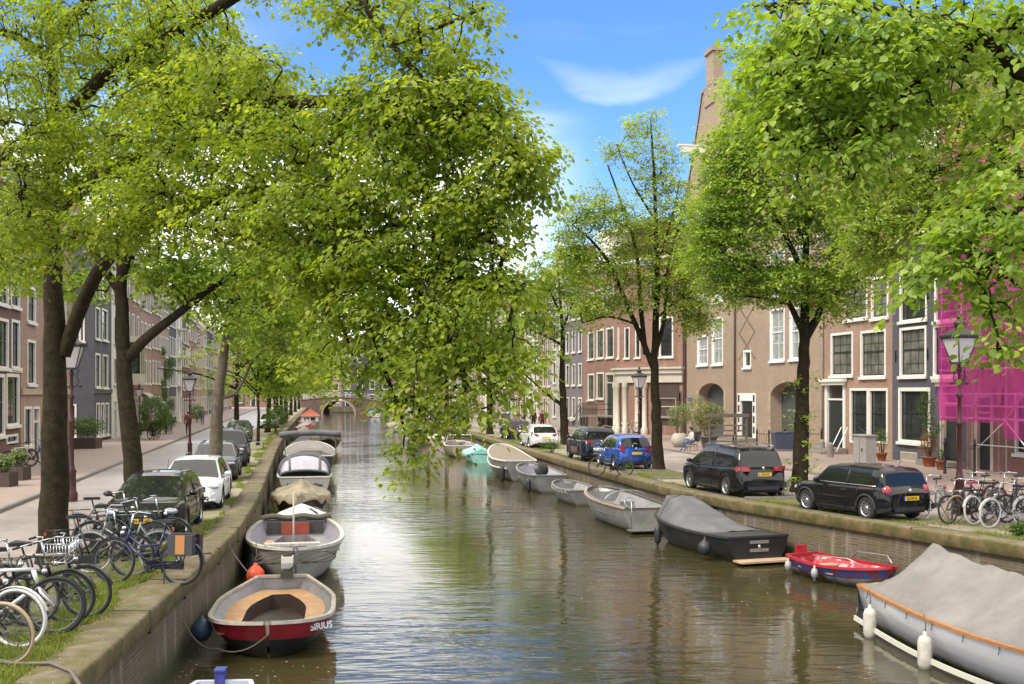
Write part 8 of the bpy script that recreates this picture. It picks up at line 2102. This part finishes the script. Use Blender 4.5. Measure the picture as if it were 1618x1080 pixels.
# ---- right side: R1
bR = G(1264, 777); YR = bR[1]
trunkR = [(bR[0], bR[1], 0.0), pz(1266,700,YR), pz(1268,620,YR), pz(1270,560,YR), pz(1272,500,YR), pz(1273,420,YR), pz(1275,320,YR), pz(1270,220,YR), pz(1262,120,YR)]
limbsR = [([pz(1271,530,YR), pz(1255,495,YR), pz(1235,460,YR-.3), pz(1190,420,YR-.8), pz(1140,400,YR-1)], 0.12), ([pz(1272,535,YR), pz(1295,490,YR), pz(1310,420,YR+.3), pz(1330,340,YR+.5), pz(1345,260,YR+.5)], 0.15),
          ([pz(1273,440,YR), pz(1240,370,YR-.5), pz(1200,300,YR-1), pz(1170,230,YR-1)], 0.1), ([pz(1273,380,YR), pz(1230,300,YR-.5), pz(1215,220,YR-1), pz(1190,140,YR-1)], 0.08), ([pz(1274,360,YR),pz(1310,280,YR),pz(1330,180,YR)],0.07), ([pz(1250,480,YR),pz(1200,470,YR-.6),pz(1150,465,YR-1)],0.05), ([pz(1300,480,YR),pz(1340,450,YR),pz(1380,430,YR)],0.05)]
blobsR = [blob(*q) for q in [(1140,400,YR-1,60,45,1.6,55),(1120,350,YR-1,42,50,1.4,36),(1200,440,YR-.5,80,40,1.8,70),(1270,440,YR,80,45,2,60),(1340,420,YR,60,50,1.8,45),(1170,330,YR-1,70,60,2,70),(1250,340,YR,90,60,2.2,75),(1330,330,YR,70,60,2,50),(1150,250,YR-1,48,60,1.6,50),(1200,240,YR-1,70,70,2,75),(1280,230,YR,80,60,2,60),(1190,150,YR-1,50,60,1.6,45),(1240,140,YR-.5,60,60,1.8,40),(1180,85,YR-1,25,30,1,10),(1230,80,YR,50,50,1.5,26),(1150,440,YR-1,40,22,1.2,18),(1310,480,YR,55,22,1.5,22),(1380,410,YR,30,30,1.2,14)]]
tR = tree('elm standing between the two black cars on the right quay', bR, trunkR, 0.3, limbsR, blobsR, leaf_bright, 0.118, per=38, rich=False, spray=0.6, sparse=2.6, seed=41)
# shoots on its trunk
rsn = random.Random(4); sp_ = []
for k in range(30):
    z = rsn.uniform(0.2, 4.0); a = rsn.random()*6.28; d = rsn.uniform(0.3, 0.75)
    p0 = Vector((0.12*math.cos(a), 0.12*math.sin(a), z)); p1 = p0 + Vector((d*math.cos(a), d*math.sin(a), 0.35*d))
    for q in range(16): sp_.append(p0.lerp(p1, rsn.uniform(0.15,1.05)) + Vector((rsn.gauss(0,.06), rsn.gauss(0,.06), rsn.gauss(0,.06))))
leaves_at('shoots', np.array([tuple(p) for p in sp_]), 0.12, leaf_bright, tR)['kind'] = 'stuff'
# ---- M middle right tree, sparse
bM = G(1041, 744); YM = bM[1]
trunkM = [(bM[0], bM[1], 0.0), pz(1038,690,YM), pz(1036,640,YM), pz(1034,590,YM), pz(1036,520,YM), pz(1038,430,YM), pz(1036,340,YM), pz(1032,250,YM), pz(1028,190,YM)]
limbsM = [([pz(1034,585,YM), pz(1012,530,YM), pz(990,480,YM), pz(965,420,YM-.4), pz(935,380,YM-.8), pz(905,355,YM-1)], 0.13), ([pz(1020,560,YM), pz(1012,480,YM), pz(1006,400,YM), pz(985,330,YM), pz(960,260,YM)], 0.11), ([pz(1035,560,YM), pz(1050,500,YM), pz(1056,420,YM+.3), pz(1075,350,YM+.5), pz(1090,300,YM+.5)], 0.1),
          ([pz(1037,420,YM), pz(1060,350,YM), pz(1075,280,YM)], 0.05), ([pz(1000,510,YM),pz(960,500,YM-.5),pz(920,510,YM-1)],0.05), ([pz(1037,350,YM),pz(1000,290,YM),pz(975,230,YM)],0.05), ([pz(1040,500,YM),pz(1080,470,YM),pz(1110,480,YM)],0.05), ([pz(960,415,YM-.5),pz(920,410,YM-1),pz(890,400,YM-1)],0.04)]
blobsM = [blob(*q) for q in [(1020,205,YM,32,32,1.2,16),(1035,250,YM,55,30,1.4,20),(975,235,YM,28,14,.8,7),(950,330,YM-1,55,38,1.8,40),(905,355,YM-1,32,28,1.2,22),(1000,360,YM,60,45,2,42),(1070,330,YM,42,45,1.6,34),(910,400,YM-1,38,25,1.2,22),(960,420,YM-.5,60,36,1.8,44),(1040,420,YM,60,40,2,45),(1080,460,YM,50,40,1.8,50),(990,470,YM,55,30,1.6,30),(930,480,YM-1,40,22,1.4,20),(1100,500,YM,32,26,1.2,22),(1050,290,YM,45,25,1.3,18),(1085,400,YM,35,35,1.4,24)]]
tree('thinly leaved elm with forked limbs beside the bright blue car on the right quay', bM, trunkM, 0.27, limbsM, blobsM, leaf_yellow, 0.12, per=34, spray=0.62, sparse=3.0, seed=52, bk=bark)
# ---- third right tree with a low bough
bN = G(893, 702); YN = bN[1]
trunkN = [(bN[0], bN[1], 0.0), pz(890,640,YN), pz(888,590,YN), pz(889,530,YN), pz(885,470,YN), pz(880,410,YN)]
limbsN = [([pz(889,640,YN), pz(868,625,YN-.3), pz(845,605,YN-.6), pz(825,588,YN-1)], 0.13), ([pz(889,545,YN), pz(860,530,YN), pz(835,520,YN)], 0.09), ([pz(889,520,YN),pz(905,480,YN),pz(925,450,YN)],0.08), ([pz(888,500,YN),pz(865,450,YN),pz(850,410,YN)],0.08)]
blobsN = [blob(*q) for q in [(880,430,YN,50,45,2.5,60),(850,460,YN,45,45,2.5,55),(915,450,YN,38,35,2.2,40),(860,510,YN,45,35,2.2,45),(830,560,YN-1,35,30,2,25),(925,500,YN,25,25,1.6,16),(900,395,YN,30,22,1.6,16),(830,500,YN,35,40,2,35)]]
tree('elm with a low bough reaching left beside the pearl white hatchback on the right quay', bN, trunkN, 0.3, limbsN, blobsN, leaf_far, 0.19, per=28, sparse=1.8, spray=0.8, seed=61)
rightrow = [(88, 'elm behind the pearl white hatchback on the right quay'), (101, 'leaning elm half way along the right row'), (116, 'elm behind the hanging branches in the right row'), (135, 'elm farther along the right row'), (158, 'elm well along the right row towards the bridge'), (185, 'elm farthest but one in the right row'), (218, 'elm beside the right end of the bridge')]
for i, (y, lb) in enumerate(rightrow):
    street_tree(lb, RX(y)+1.5, y, 13.5, 4.4, 80+i, leaf_yellow if i % 2 else leaf_far, 330, lean=(-0.8 if i == 1 else 0, 0), trunk_r=0.28, lsize=0.24, spray=0.95)
# ---- near right trees, trunks outside the frame
bQ = (12.3, 22.0)
trunkQ = [(bQ[0], bQ[1], 0), (12.4,22,3), (12.2,22.2,5.5), (11.6,22.5,8), (11.2,22.6,11)]
limbsQ = [([(12.2,22.1,5.0), pz(1640,380,22.5), pz(1560,330,23), pz(1500,335,23.5), pz(1400,350,24)], 0.12), ([(12.0,22.2,6.2), pz(1600,260,22.5), pz(1540,190,23), pz(1500,150,23), pz(1440,120,23.5)], 0.14), ([pz(1560,230,22.8), pz(1500,260,23.4), pz(1430,300,24)], 0.06), ([(11.4,22.5,9), pz(1560,60,23), pz(1450,40,23)], 0.08)]
blobsQ = [blob(*q) for q in [(1400,370,24,75,36,1.6,60),(1370,330,24,50,40,1.4,34),(1470,330,23.5,75,50,1.8,75),(1540,300,23,70,60,1.8,60),(1430,270,24,80,50,1.8,65),(1500,220,23,80,60,1.8,62),(1450,170,23.5,70,50,1.8,40),(1580,180,22.6,60,60,1.6,34),(1560,80,23,90,60,2,50),(1440,90,23.5,80,50,1.8,35),(1380,200,24,50,50,1.6,26),(1390,405,24,40,16,1,16)]]
tree('yellow green elm whose trunk stands just outside the right edge', bQ, trunkQ, 0.3, limbsQ, blobsQ, leaf_yellow, 0.095, per=30, sparse=1.9, spray=0.48, seed=71)
bS = (12.8, 11.5)
trunkS = [(bS[0], bS[1], 0), (12.8,11.5,3), (12.4,11.5,5), (11.6,11.5,7), (10.8,11.5,9.5)]
limbsS = [([(12.5,11.5,4.6), (9.8,11.0,6.6), pz(1700,140,11), pz(1560,60,11), pz(1420,20,11.2), pz(1300,0,11.5), pz(1210,10,11.5)], 0.11), ([(12.0,11.5,5.8), pz(1700,60,11), pz(1500,100,11.2), pz(1380,190,11.3), pz(1290,230,11.4), pz(1220,220,11.5)], 0.08), ([(12.4,11.5,4.4), pz(1760,280,10.8), pz(1640,300,10.5), pz(1580,380,10.4), pz(1560,440,10.3)], 0.06), ([pz(1500,100,11.2), pz(1380,60,11.3), pz(1260,110,11.5)], 0.04)]
blobsS = [blob(*q) for q in [(1215,10,11.5,35,20,.5,10),(1240,110,11.5,45,60,.9,44),(1290,60,11.5,70,70,1.0,60),(1250,200,11.5,50,55,.9,44),(1310,170,11.4,70,70,1.0,70),(1340,250,11.4,55,35,.8,30),(1380,90,11.3,90,80,1.1,80),(1400,190,11.3,60,50,.9,34),(1480,40,11.2,100,55,1.1,65),(1500,120,11.2,60,40,.9,20),(1590,50,11,70,60,1,45),(1600,170,10.8,40,60,.8,22),(1590,270,10.6,48,50,.8,32),(1540,330,10.5,45,40,.7,24),(1600,370,10.4,45,55,.8,36),(1550,420,10.4,70,38,.7,32),(1475,420,10.4,35,30,.5,10),(1440,440,10.4,22,16,.4,4),(1600,480,10.3,42,45,.6,24),(1585,545,10.3,30,22,.4,8),(1500,380,10.5,45,30,.6,14),(1275,290,11.4,30,25,.6,9)]]
tree('elm with big glossy leaves hanging in from the upper right corner', bS, trunkS, 0.3, limbsS, blobsS, leaf_bright, 0.088, per=27, rich=True, spray=0.42, seed=77, droop=0.6, sparse=0.85)
print('OBJECTS', len(bpy.data.objects), 'POLYS', sum(len(m.polygons) for m in bpy.data.meshes))
